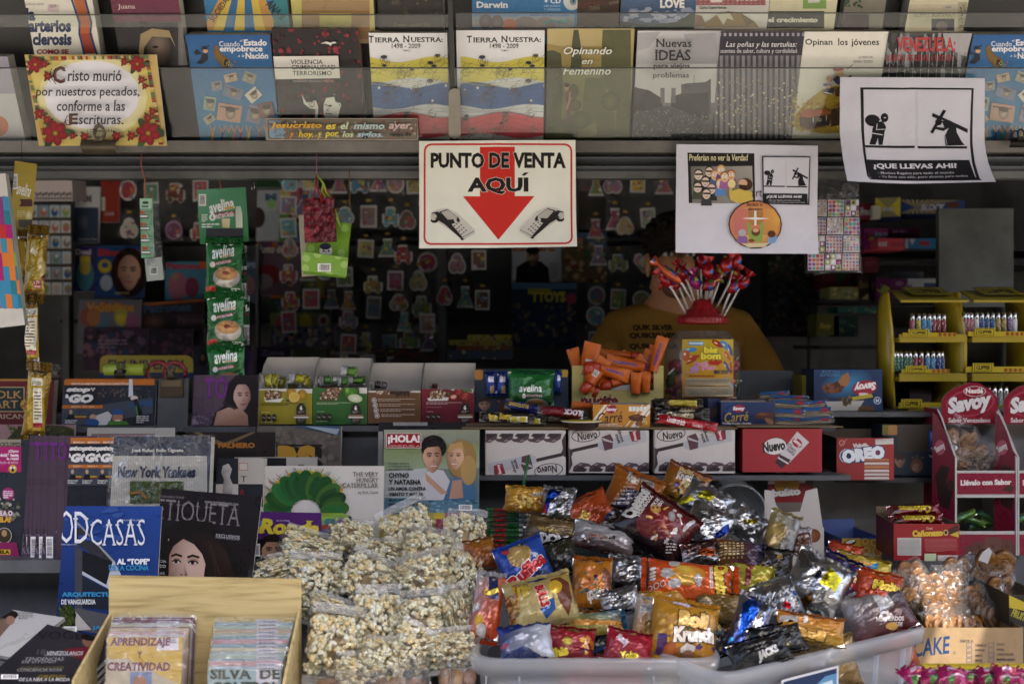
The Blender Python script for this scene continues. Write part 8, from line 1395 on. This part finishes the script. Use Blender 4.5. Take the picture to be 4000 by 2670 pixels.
chip('gold snack bag half hidden behind the big orange one',1330,850,420,260,-14,['8c5c10','8c5c10','a07018','a07418'],lambda b: (b.t('nchy',1300,800,1390,840,'b8a898',b=.05,rot=-14)),dy=-.015)
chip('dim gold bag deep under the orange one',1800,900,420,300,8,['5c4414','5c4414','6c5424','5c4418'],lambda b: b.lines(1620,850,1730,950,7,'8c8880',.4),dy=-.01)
reg(1000,1970)
chip('orange puffs snack bag standing at the left edge of the bin',2020,900,270,640,8,['9c300c','9c300c','a8440f','8c8c90'],lambda b: (b.t('Cheetos',1995,735,2120,800,'c8a828',b=.1,o='14181c',ow=.09,rot=-14),b.p([(2040,600),(2120,640),(2130,850),(2040,830)],'14244c'),b.t('Cheetos',1995,735,2125,800,'c8a828',b=.1,o='14181c',ow=.09,rot=-14),b.t('MEGA',1890,880,1950,920,'c8c4c0',b=.1,o='141010',ow=.06,rot=-20),b.t('PUFFS',1890,912,1950,950,'c8c4c0',b=.1,o='141010',ow=.06,rot=-20),b.e(1950,1040,40,60,'c8a030','a87818'),b.e(1970,1120,44,60,'a09c98'),b.e(2000,1205,24,20,'c8c0b8')),dy=-.03)
chip('orange brown bag behind the blue ridged chips bag',1960,440,280,300,-10,['7c3410','7c3410','8c5c14','8c4c10'],None,dy=.02)
reg(3000,1970)
chip('black and gold crisps bag standing up at the right of the heap',110,280,280,480,22,['14120e','14120e','8c8c8c','8c7c4c'],lambda b: (b.e(50,260,90,100,'a8904c','7c6430',rot=30),b.e(30,340,60,50,'a08848','6c5424'),b.p([(0,400),(120,440),(70,560),(-40,540)],'0e0c0c'),b.t('Jacks',-10,520,80,550,'8c8c8c',rot=180),b.l([(-40,460),(90,500)],14,'a89c20')),dy=.02)
chip('small silver brown cereal bag behind the black and gold one',290,320,200,270,6,['4c2c14','4c2c14','a0a0a0','a0a0a0'],lambda b: (b.r(210,260,370,370,'4c2414',rot=-8),b.t('CEREAL DE MAÍZ',240,285,350,310,'b8a898',b=.04,rot=170)),dy=.04)
chip('orange red bag with black edged letters, back right of the heap',670,460,300,260,14,['8c2c0c','8c2c0c','a83410','a03010'],lambda b: (b.t('XXO',600,420,740,480,'c8b49c',b=.08,o='141010',ow=.08)),dy=.03)
chip('crumpled yellow bag with blue corner at the back right of the heap',830,580,480,290,16,['8c7c18','8c7c18','a89424','8c6c18'],lambda b: (b.p([(830,560),(960,520),(940,580),(860,590)],'1c6c9c'),b.p([(610,480),(900,530),(880,560),(620,520)],'a07020')),dy=.02)
chip('navy baked snack bag with yellow letters, right part of the heap',650,660,420,440,28,['6c141c','101c48','101c48','101c48'],lambda b: (b.t('Cheetos',420,540,790,650,'c8a81c',b=.12,o='14141c',ow=.09,rot=26),b.t('HORNEADOS',530,635,780,690,'b8b4b4',b=.06,rot=16),b.e(740,740,40,30,'8c1420'),b.e(600,840,60,60,'b8601c','8c3c10')),dy=.0)
chip('orange red sweet corn bag with yellow letters, right edge of the heap',960,760,420,380,14,['8c240c','8c240c','a83c10','a83c10'],lambda b: (b.t('Molts',880,700,1160,790,'c8a81c',b=.12,o='140c0c',ow=.09,rot=10)),dy=-.0)
chip('silver bag back with printed yellow label, right centre of the heap',430,700,520,560,32,'a8a8a8',lambda b: (b.p([(510,580),(625,690),(560,810),(400,735)],'b8a818'),b.lines(440,640,590,760,9,'5c5818',.25),b.t('PEPSICO',355,620,465,660,'1c2c5c',b=.06,rot=-60),b.lines(250,430,400,600,10,'555',.4),b.p([(220,870),(350,800),(360,880),(250,960)],'7c4c1c'),b.bars(60,640,160,690,bg='a8a8a8')),mat='silver_foil',T=.026,dy=-.02,n=(16,16))
chip('crushed silver and dark bag at the left of the labelled one',100,860,400,430,-18,['1c2030','1c2030','a4a4a4','a4a4a4'],lambda b: (b.e(225,790,26,24,'1c2c5c'),b.r(110,880,180,930,'8c1420',rot=20)),mat='silver_foil',dy=-.02)
chip('black and dark red baked mix bag resting on the right bin rim',960,950,620,460,-18,['4c0c14','4c1014','14100f','8c8c8c'],lambda b: (b.t('HORNEADOS',905,1010,1170,1050,'b8b0ac',b=.06,rot=-4),b.t('MIX DE',1045,1055,1160,1085,'b8b0ac',b=.06,rot=-4),b.p([(880,820),(1000,770),(1080,900),(940,960)],'a0a0a0'),b.t('Ch',930,960,1060,1040,'c8c0b8',b=.1,rot=-10),b.e(1060,1090,60,30,'b88c3c')),dy=.03)
chip('yellow and orange snack bag lying flat with brown letters, right bin',370,1090,600,260,9,['8c6c10','8c6c10','a8641c','a8641c'],lambda b: (b.t('Boli',225,1100,495,1190,'b88c38',b=.12,o='3c2010',ow=.09,rot=10),b.r(90,980,240,1030,'a8a49c',rot=6),b.lines(100,990,230,1025,3,'333',.4),b.r(290,985,325,1050,'a8a8a8',rot=6)),dy=-.07)
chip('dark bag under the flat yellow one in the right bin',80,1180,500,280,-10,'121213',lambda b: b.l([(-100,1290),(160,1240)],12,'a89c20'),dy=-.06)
for lab,x,y,w_,h,r_,bg,art in (('tan potato crisps bag with white letters seen through the right bin',480,1420,640,470,-12,['6c5430','6c5430','7c6438','7c6438'],lambda b: (b.t('JACKS',330,1270,620,1470,'c0bcb8',b=.13,o='1c2c50',ow=.08,rot=-32),b.t('PAPA',500,1310,640,1430,'8c6c1c',b=.08,rot=-46))),('orange bag seen through the right bin below the black one',1080,1290,460,420,-14,['8c3814','8c3814','9c4820','9c4820'],None),('brown and foil bag seen low through the right bin',1020,1480,500,280,-8,['7c4420','7c4420','8c5c2c','a0a0a0'],None)):
 chip(lab,x,y,w_,h,r_,bg,art,dy=.07 if x<800 else .15 if y<1400 else .185,lean=8)
reg(2000,1970)
for lab,x,bg in (('dark blue bag seen through the front bin at left',150,'1c2c5c'),('crimson bag seen through the front bin',600,'7c1828'),('red and blue bag seen through the front bin',950,'8c2c30'),('yellow bag seen through the front bin at right',1480,'a8841c')): chip(lab,x,1490,440,330,3,bg,None,dy=.07,lean=5)
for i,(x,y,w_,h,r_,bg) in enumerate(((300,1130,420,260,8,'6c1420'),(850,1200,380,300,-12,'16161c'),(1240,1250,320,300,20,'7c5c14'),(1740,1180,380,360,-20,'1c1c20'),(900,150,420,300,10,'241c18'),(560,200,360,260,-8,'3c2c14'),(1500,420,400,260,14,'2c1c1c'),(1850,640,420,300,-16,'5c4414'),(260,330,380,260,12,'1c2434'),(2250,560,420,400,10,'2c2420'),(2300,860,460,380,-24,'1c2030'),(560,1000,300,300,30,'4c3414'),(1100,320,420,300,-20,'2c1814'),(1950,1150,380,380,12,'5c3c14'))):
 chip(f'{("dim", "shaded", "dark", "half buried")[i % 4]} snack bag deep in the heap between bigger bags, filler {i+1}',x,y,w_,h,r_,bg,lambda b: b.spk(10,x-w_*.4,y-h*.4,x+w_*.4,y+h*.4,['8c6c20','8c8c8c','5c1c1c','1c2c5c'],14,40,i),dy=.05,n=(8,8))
# clear plastic bins
def tub(label,p0,yaw,L,D,h,rad=.03):
 a=R(yaw);U=V3((math.cos(a),math.sin(a),0));W=V3((-math.sin(a),math.cos(a),0));root=thing('plastic_bin',label,'bin',p0+U*L/2+W*D/2-V3((0,0,h)))
 def ring(ins,z,r_):
  pts=[]
  for cx_,cy_,a0 in ((L-ins-r_,ins+r_,-90),(L-ins-r_,D-ins-r_,0),(ins+r_,D-ins-r_,90),(ins+r_,ins+r_,180)):
   for t in (0,30,60,90): pts.append(p0+U*(cx_+r_*math.cos(R(a0+t)))+W*(cy_+r_*math.sin(R(a0+t)))+V3((0,0,z)))
  return pts
 m=part('body',root);m.grid([ring(.03,-h,rad),ring(.012,-.028,rad)],C('fff'),'tub_plastic',True);m.poly(ring(.03,-h,rad),C('fff'),'tub_plastic')
 m=part('rim',root);m.grid([ring(.012,-.028,rad),ring(.003,-.026,rad),ring(0,-.004,rad),ring(.003,0,rad),ring(.012,-.001,rad)],C('fff'),'tub_plastic',True)
 for t in (.06,.19,.72,.86): m=part('rib',root);o=p0+U*L*t;m.hexa([o+U*x+W*y+V3((0,0,z)) for z in (-h*.9,-.027) for x,y in ((0,.004+(z<-.05)*.014),(.0025,.004+(z<-.05)*.014),(.0025,.012+(z<-.05)*.014),(0,.012+(z<-.05)*.014))],C('fff'),'tub_plastic')
 return root
big();pa,pb=P(1078,1512,-.68),P(1662,1512,-.68);tub('clear plastic storage bin in front, holding the heap of snack bags',pa,0,pb.x-pa.x,.40,pa.z-zE-.004)
pa,pb=P(1655,1552,-.76),P(2140,1424,-.50);pb.z=pa.z;rt=tub('clear plastic bin turned sideways at the right with a maker label',pa,math.degrees(math.atan2(pb.y-pa.y,pb.x-pa.x)),(pb-pa).length,.26,pa.z-zE-.004)
reg(3000,1970);U=(pb-pa).normalized();f=Fr();f.U,f.V=U,V3((0,0,1));f.N=U.cross(f.V);f.o=pa+U*.115-V3((0,0,.078));f.o -= f.N*.006;f.W,f.H=.125,.055
pn=Pan(part('maker_label',rt),f.o+f.N*.012,f.U,f.V,f.W,f.H,'gloss').window(330,1400,815,1600);pn.fill('b8b8bc');pn.r(345,1412,800,1600,'1c2c4c');pn.p([(560,1500),(700,1440),(800,1440),(800,1600),(480,1600)],'4c7ca0');pn.p([(600,1480),(760,1470),(780,1550),(580,1560)],'a8b8c4');pn.rr(360,1495,515,1560,26,'c0b8bc');pn.t('Sterilite',375,1505,500,1545,'6c1c34',sf=1,i=.2,b=.03)
# right hand stock
reg(2000,1970)
for i in range(16):
 x0,y=(1 if i % 2 else -60),355-(i//2)*44;f=fc(x0+150*(i % 2)-40,y,260,40,-.17,10,roll=2*(i % 3)-2);root=thing('wafer_pack',f'thin green and red foil wafer pack, layer {i//2+1} from the bottom in the {"right" if i % 2 else "left"} pile','wafer',f.o,'green wafer packs piled beside the popcorn');m=part('wrapper',root);m.obox(f.o,f.U,f.V,f.N,0,f.W,.001,f.H-.001,-.04,0,C('0f4c20'),'print_foil');pn=Pan(m,f.o,f.U,f.V,f.W,f.H,'print_foil',lambda u,v,i=i: (u,v*.9,.0035*(1-v*v)+.002*math.sin(u*14+i)),(10,4));pn.fill('105c24');(pn.r(x0+60,y-14,x0+200,y+10,'b8b8b0'),pn.bars(x0+70,y-12,x0+120,y+8,bg='b8b8b0')) if i % 2 else pn.r(x0-100,y-16,x0+10,y+16,'8c1418')
reg(2000,1300);root=thing('clear_jar','round clear plastic jar lying on its side behind the snack heap','jar',P(2000,1560,-.1));m=part('jar',root);c=P(1960,1560,-.16);m.lathe(c,[(.0001,.08),(.05,.078),(.055,.06),(.056,.0),(.060,-.004),(.060,-.012),(.055,-.014),(.053,0),(.052,.06),(.0001,.072)],'fff','jar_plastic',32,ax=V3((.1,1,.1)).normalized())
reg(3000,1300)
f=fr(-30,480,1400,1880,-.12);b=carton('snack_carton','white red carton with cut out window and round top card, behind the heap','box',fr(-40,490,1700,2080,-.14),.09,'b8b0a8',inside='8c8278',open_top=True,back_h=.02);b.fill('b8b0a8');m=b.mb;ff=b.f
q=Pan(m,fr(-40,480,1340,1700,-.14).o,V3((1,0,0)),V3((0,0,1)),ff.W,fr(-40,480,1340,1700,-.14).H,'card');q.p([(-30,1370),(40,1380),(70,1500),(120,1570),(280,1560),(330,1380),(430,1355),(480,1700),(-30,1700)],'b8b0a8')
q=Pan(part('top_card',b.root),fr(-40,430,1195,1720,-.06).o,V3((1,0,0)),V3((0,0,1)),ff.W,fr(-40,430,1195,1720,-.06).H,'card');q.e(165,1320,165,125,'b8b0a4');q.p([(0,1320),(330,1310),(400,1340),(360,1480),(0,1480)],'7c1418');q.e(165,1320,110,90,'b07820');q.t('bufito',35,1355,285,1425,'c8c0b8',b=.12,o='3c1014',ow=.08,rot=-5);q.t('12 mil',110,1215,250,1250,'8c2c28',i=.3,b=.02);q.r(60,1480,420,1720,'6c6258');q.p([(300,1500),(370,1440),(350,1600),(305,1600)],'b0a8a0')
reg(3000,1970);b.t('tu merienda',300,118,432,146,'5c2018',i=.2,b=.03);b.t('divertida',320,146,418,172,'5c2018',i=.2,b=.03);b.p([(30,140),(230,130),(300,200),(340,300),(0,330)],'8c3018');b.e(400,270,60,60,'8c5424','6c3818');b.t('bufito',160,180,300,240,'5c2018',b=.1)
f=fr(635,1005,290,505,-.13,yaw=8);b=carton('snack_carton','blue topped carton with yellow smile drawing and orange rings, open','box',f,.12,'2c3c6c',inside='3c4c80',open_top=True,back_h=f.H*1.35);b.fill('9c7020');b.r(600,280,1010,300,'34488c');b.p([(640,270),(800,265),(810,400),(760,440),(640,420)],'a8861c');b.e(720,330,56,30,'2c1c14',rot=-18);b.e(722,322,44,14,'c8c4bc',rot=-18);b.p([(640,400),(700,380),(790,400),(790,500),(640,500)],'6c2c5c');[b.ring(x,y,r_,r_,8,'b8a040','a05818') for x,y,r_ in ((850,320,26),(930,330,30),(955,410,40),(860,400,30))];b.t('MITAS',815,425,935,470,'a8a090',b=.05,rot=-6)
b=carton('wafer_carton','red open carton with yellow title holding wafer bars','box',fr(1105,1668,168,488,-.27,yaw=-3),.11,'5c1014',inside='6c5844',open_top=True,back_h=.085);b.fill('8c1018');b.t('Cañonazo',1262,218,1532,278,'c8a428',b=.1,o='2c0c0c',ow=.06,rot=-2);b.t('Costa',1385,194,1440,216,'c8b8a0',i=.2);b.ring(1556,242,22,26,9,'b89860','3c2014');b.p([(1570,220),(1665,170),(1665,230),(1590,260)],'3c1c14');b.p([(1590,262),(1668,230),(1668,285)],'b89c28');b.r(1132,288,1340,442,'b8b4ac');b.lines(1138,294,1330,436,14,'666',.3);b.lines(1360,292,1640,404,11,'b06c6c',.3);b.r(1350,415,1452,480,'a0b088');b.r(1465,430,1640,478,'b8b0ac')
for lab,x,y,r_ in (('red wafer bar with upside down yellow letters, top of the red carton',1270,50,-3),('red wafer bar under the topmost one in the red carton',1300,135,-2)): pn=bag('wafer_bar',lab,'wafer bar',fc(x,y,480,105,-.22+.03*(y<100),25,roll=r_),.012,y,'6c0c10',amp=.002,n=(10,4),sm=.04,group='wafer bars in the red carton');pn.t('Cañonazo',x-145,y-40,x+150,y+30,'b8a024',b=.1,o='2c0c0c',ow=.06,rot=180);pn.spk(30,x-220,y-10,x-140,y+40,['2c1810','4c2c1c'],8,16)
def roundpast(m,c,r_,ax,g,two=1):                                   # palm leaf pastry with a double spiral
 a=ax.cross(V3((0,0,1)) if abs(ax.z)<.9 else V3((1,0,0))).normalized();b_=ax.cross(a);N_=20
 for sg in (1,-1):
  rows=[];cc={}
  for j in range(9):
   t=j/8*2-1 if sg else 0;rows.append([c+a*(sg*r_*.46)+(a*math.cos(k*6.2832/N_)+b_*math.sin(k*6.2832/N_)*1.25)*r_*.62*q_*(1+.05*math.sin(k*1.9+sg))+ax*h_*r_ for k in range(N_) for q_,h_ in [((.02,.2),(.25,.25),(.42,.18),(.6,.27),(.78,.19),(.95,.2),(1,.02),(.95,-.2),(.02,-.22))[j]]])
  m.grid(rows[::-1],lambda j,k: C(('946020','58300c','7c4a16','a06c2c','4c2a0a','804e18','8e5c20','966424')[(j+k//5) % 8]),'baked',True)
for n,dx in enumerate((0,545)):
 reg(3000,1300);Y=-.10;X=lambda x: P(x+dx,0,Y).x;Zs=lambda y: P(0,y,Y).z;root=thing('display_stand',('crimson and white chocolate stand with rounded header, nearer the middle','crimson and white chocolate stand cut off by the right edge')[n],'display',V3((X(1900),Y,Zs(1960))))
 zt,zm,zl,zb2=Zs(800),Zs(1205),Zs(1735),Zs(1975)
 for sx,x0 in (('l',1645),('r',2178)):
  m=part('side_panel',root);x=X(x0);prof=[(Y+.09,Zs(690)),(Y+.07,Zs(760)),(Y+.012,Zs(1040)),(Y,Zs(1090)),(Y,zb2),(Y+.16,zb2),(Y+.16,Zs(690))]
  m.poly([V3((x-.002,y,z)) for y,z in prof],C('8c1430' if sx=='l' else 'b8b4b0'),'gloss');m.poly([V3((x+.002,y,z)) for y,z in prof][::-1],C('b8b4b0' if sx=='l' else '8c1430'),'gloss')
  for (y0,z0),(y1,z1) in zip(prof,prof[1:]): m.poly([V3((x-.002,y0,z0)),V3((x-.002,y1,z1)),V3((x+.002,y1,z1)),V3((x+.002,y0,z0))],C('b0aca8'),'gloss')
 m=part('left_wrap',root);q=Pan(m,V3((X(1440),Y+.05,zb2)),(V3((X(1643),Y+.0,0))-V3((X(1440),Y+.05,0))).normalized(),V3((0,0,1)),(V3((X(1643),Y,0))-V3((X(1440),Y+.05,0))).length,Zs(690)-zb2,'gloss');o_=dx
 q.p([(1440+dx,690),(1480+dx,720),(1540+dx,850),(1600+dx,1030),(1643+dx,1090),(1643+dx,1980),(1430+dx,1980)],'6c0c24');q.e(1505+dx,1000,46,66,'9c4458');q.t('Savoy',1460+dx,970,1552+dx,1040,'c8c0bc',b=.05,rot=-30);q.p([(1520+dx,1150),(1590+dx,1180),(1560+dx,1300),(1620+dx,1380),(1580+dx,1550),(1500+dx,1500),(1460+dx,1250)],'2c1410');q.e(1600+dx,1330,30,50,'3c1c14')
 m=part('shelf_box',root)
 for za,zb_ in ((zm,Zs(1440)),(zl,zb2)): m.box(X(1648),X(2175),Y+.003,Y+.006,zb_,za,'b0aca8','gloss');m.box(X(1648),X(2175),Y+.006,Y+.15,zb_+.02,zb_+.022,'a8a4a0','gloss')
 m.box(X(1648),X(2175),Y+.154,Y+.157,zb2,Zs(690),'8c8884','gloss')
 for ya,yb,x0,x1 in ((1225,1408,1655,2165),(1760,1945,1655,2165)):
  f=fr(x0+dx,x1+dx,ya,yb,Y+.001);q=Pan(m,f.o,f.U,f.V,f.W,f.H,'gloss');q.fill('7c0c2c')
  if ya<1500: q.t('Llévalo con Sabor',1685+dx,1280,2130+dx,1330,'d0c8c4',b=.06,rot=-1);q.p([(2040+dx,1370),(2110+dx,1325),(2160+dx,1350),(2130+dx,1400)],'3c1c14')
  else: [q.p([(x+dx,y),(x+w_+dx,y),(x+w_+8+dx,1945),(x-8+dx,1945)],c) for x,w_,y,c in ((1735,60,1860,'4c2c24'),(1800,90,1820,'54302a'),(1898,140,1785,'5c3830'),(2045,90,1805,'54302a'),(2142,30,1850,'4c2c24'))];[q.t(c,x+dx,1845,x+34+dx,1885,'3a1c18',b=.03) for c,x in (('A',1830),('V',1950),('O',2075))]
 m=part('header',root);f=fr(1515+dx,2015+dx,430,795,Y+.085);q=Pan(m,f.o,f.U,f.V,f.W,f.H,'gloss');out=[(1515,795),(1522,590),(1560,530),(1640,475),(1720,450),(1770,432),(1850,440),(1900,470),(1960,500),(2005,570),(2015,795)];q.p([(x+dx,y) for x,y in out],'7c0c24');q.e(1770+dx,610,215,118,'9c3048',rot=-8);q.e(1770+dx,612,200,106,'7c0c24',rot=-8);q.e(1808+dx,510,98,46,'c8bcbc');q.e(1808+dx,510,92,42,'7c0c24');q.t('Nestlé',1730+dx,482,1882+dx,528,'d8d0cc',b=.05);q.t('Savoy',1565+dx,535,1965+dx,715,'c8c4c4',b=.07,i=.25,rot=-10,o='5c0818',ow=.05);q.t('Sabor Venezolano',1575+dx,742,1945+dx,782,'d0c8c4',sf=1,b=.02)
 m.poly([f.o+f.U*((x-1515)/500*f.W)+f.V*((795-y)/365*f.H)-f.N*.003 for x,y in out],C('8c8480'),'gloss')
 if n==0:
  rb_=thing('pastry_bag','bag of puff pastries in the upper tray of the crimson stand','pastries',V3((X(1800),Y+.05,zm)));g=random.Random(1)
  for k,(xx,yy,r_) in enumerate(((1580,900,85),(1740,930,95),(1640,1030,95),(1820,1040,95),(1700,1130,90),(1900,1140,85),(1990,1170,60))): roundpast(part('pastry',rb_),P(xx+dx,yy,Y+.05+.006*k),r_*.00026,V3((.4*math.sin(k*2),-.8,.4*math.cos(k*3))).normalized(),g)
  f=fc(1760+dx,1020,560,420,Y+.035,15,roll=38);q=Pan(part('wrapper',rb_),f.o,f.U,f.V,f.W,f.H,'cellophane',pillow(.02,5,.012),(10,10));q.fill('fff')
 for k in range(7): xx,yy=1720+(k*73) % 380,1600+((k*37) % 90);bar(f'green yellow chewy candy stick number {k+1} in the lower tray of the {"left" if n == 0 else "right"} crimson stand',xx+dx,yy,230,62,Y+.04+.01*k,k,['3c6c1c','3c6c1c','7c9c2c','2c6c80'],'8c9c50',(k*41) % 70-20,'candy_stick','candy','candy sticks in the crimson stands',lean=20)
reg(3000,1970)
for i,(x,y,n,r_,dr,w_,h,lab) in enumerate(((1300,690,5,125,(.45,-.3,-.75),330,420,'sunlit bag of palm pastries at the left'),(1470,860,7,120,(.12,-.5,-.8),320,520,'sunlit long bag of palm pastries in the middle'),(1640,790,6,105,(.1,-.4,-.85),300,560,'bag of palm pastries right of the sunlit one'),(1960,600,4,160,(-.1,.35,-.9),420,330,'large bag of stacked palm pastries at the top right'),(1650,590,4,110,(.1,.3,-.9),300,300,'shaded bag of palm pastries behind the middle'),(1850,850,4,110,(.5,-.3,-.7),320,320,'bag of palm pastries with bright cellophane glints, right'),(1980,960,3,130,(.4,-.8,-.2),320,300,'bag with one swirl facing front at the right'),(1240,750,3,100,(.3,-.7,-.5),260,300,'small bag of palm pastries beside the black snack bag'),(1520,1060,3,110,(.8,-.4,-.1),380,220,'low bag of palm pastries above the printed carton'),(1720,1040,3,110,(.8,-.4,.1),340,220,'low bag of palm pastries at the right above the printed carton'),(2030,760,3,130,(.2,.3,-.9),330,280,'bag of palm pastries under the large one at the right'),(1120,680,3,90,(.3,.3,-.8),260,260,'dim bag of palm pastries behind the orange snack bag'))):
 g=random.Random(i);yv=sp(x,y)[1]/VK;Y=-.28-.12*(yv-1290)/160;d=(Y-CY)/F*K;c=P(x,y,Y);ax=V3(dr).normalized();rr_=r_*d;root=thing('pastry_bag',lab,'pastries',c,'bags of palm pastries in the printed carton')
 for k in range(n): roundpast(part('pastry',root),c+ax*rr_*.5*(k-(n-1)/2)+V3((g.uniform(-.003,.003),0,g.uniform(-.003,.003))),rr_*.95,(ax*.6+V3((g.uniform(-.1,.1),-.75,.35))).normalized(),g)
 f=fc(x,y,w_,h,Y,20,roll=math.degrees(math.atan2(ax.x,-ax.z))*-1 if abs(ax.z)>.3 else 60)
 for s_ in (1,-1): q=Pan(part('wrapper',root),f.o+f.U*(f.W if s_<0 else 0)+f.N*.004*s_,f.U*s_,f.V,f.W,f.H,'cellophane',pillow(.022,i,.011),(10,10));q.fill('fff')
b=carton('printed_carton','brown carton with blue brush lettering and list of flavours, under the pastries','box',fr(1230,2232,1075,1392,-.47),.30,'8c7454',mat='brown_card',inside='7c6444',open_top=True);b.fill('947a58');b.t('PANCAKE',1010,1175,1600,1330,'1c3c68',b=.02,i=.25,rot=-6);b.ring(1630,1292,14,14,2,'2c3c50','947a58');b.t('R',1624,1284,1637,1300,'2c3c50');b.t('SABOR A:',1678,1178,1798,1202,'2c3040',sf=1,b=.01)
for i,(l_,r_) in enumerate((('VAINILLA','COCO'),('NARANJA','PIÑA'),('LIMÓN','CHOCOLATE'),('FRUTA','MARMOLEADA'))): y=1208+i*44;[b.l([(x,y),(x+44,y-3),(x+44,y+30),(x,y+34),(x,y)],3,'2c4c7c') for x in (1738,1930)];b.t(l_,1812,y+8,1812+12.6*len(l_),y+30,'2c3040',sf=1,b=.01);b.t(r_,2002,y,2002+16*len(r_),y+22,'2c3040',sf=1,b=.01)
b=carton('snack_carton','black and yellow carton edge at the far right of the pastries','box',fr(2110,2420,790,1060,-.44),.2,'1c1810',inside='4c3c28',open_top=True);b.fill('181410');b.p([(2110,790),(2240,850),(2420,880),(2420,960),(2110,900)],'a89418');b.t('FRUIT',2130,930,2260,1000,'8c8420',b=.06,rot=22)
f=fc(1880,415,150,160,-.36,roll=20);root=thing('torn_card','small grey torn card leaning between the stand and the pastries','card',f.o);pn=Pan(part('sheet',root),f.o,f.U,f.V,f.W,f.H,'paper');pn.p([(1840,530),(1845,470),(1880,410),(1935,372),(2010,480),(2000,500),(1900,520)],'9c9a9c');
for i in range(7):
 x=1300+i*160;f=fc(x+(i*29) % 40-20,1490+(i*31) % 50,250,230,-.70-.02*(i % 3),66,roll=(i*47) % 50-25);pn=bag('candy_pack',f'magenta candy pack with green fruit print, number {i+1} from the left under the printed carton','candy',f,.010,i,'8c0f4c',amp=.005,n=(8,8),group='magenta candy packs at the lower right');[pn.e(x+dx,1450+dy,34,28,c,rot=30) for dx,dy,c in ((-40,0,'3c6c2c'),(-38,2,'8c1c3c'),(40,50,'4c7c34'),(42,52,'8c1c3c'),(-20,100,'3c6c2c'))];pn.p([(x-70,1470),(x+30,1455),(x+40,1480),(x-60,1500)],'a8889c');pn.l([(x-80,1530),(x+90,1540)],9,'b090a4')  # pale patch painted on each pack as a glint
root=thing('yellow_tray','yellow printed card tray edge below the printed carton','tray',P(1800,1410,-.64));m=part('edge',root);a,b_=P(1340,1430,-.64),P(2260,1395,-.64);m.box(a.x,b_.x,-.645,-.635,a.z,b_.z,'a8941c','card');m.box(a.x,b_.x,-.80,-.645,a.z-.02,a.z-.018,'a8941c','card')
reg(1000,1970)
for i,(x,y,w_,h,lab) in enumerate(((800,1560,620,150,'low bag of round brown rolls at the bottom, left'),(1230,1560,560,190,'low bag of flat brown rolls at the bottom middle under the clear sheet'),(1760,1500,340,260,'bag of round brown rolls at the bottom beside the front bin'))):
 Y=-.67;d=(Y-CY)/F*K;root=thing('roll_bag',lab,'bread rolls',P(x,y,Y),'bags of rolls below the popcorn');[part('roll',root).blob(P(x-w_*.3+k*w_*.3,y+20,Y),w_*.18*d,.03,h*.3*d,('7c5430','8c6438','74492a')[k],'food',14,10,.2,k+i) for k in range(3)];f=fc(x,y,w_,h*1.5,Y-.02,30);q=Pan(part('wrapper',root),f.o,f.U,f.V,f.W,f.H,'cellophane',pillow(.03,i+3,.016),(12,10));q.fill('fff')
f=fc(1370,1480,320,300,-.70,35,roll=-2);s=None;root=thing('clear_packet','flat stiff clear packet with bright reflections at the bottom middle','packet',f.o);q=Pan(part('sheet',root),f.o,f.U,f.V,f.W,f.H,'cellophane',lambda u,v: (u,v,.012*noise.noise(V3((u*1.5,v*1.5,4)))),(12,12));q.fill('fff')
reg(2000,1300);root=thing('drinking_straw','thin green plastic straw standing in front of the upside down carton','straw',P(85,1430,-.14));part('straw',root).tube([P(85,1430,-.16),P(145,1075,-.14)],.0032,'0f5c28','plastic',8)
flush()
popfinish()
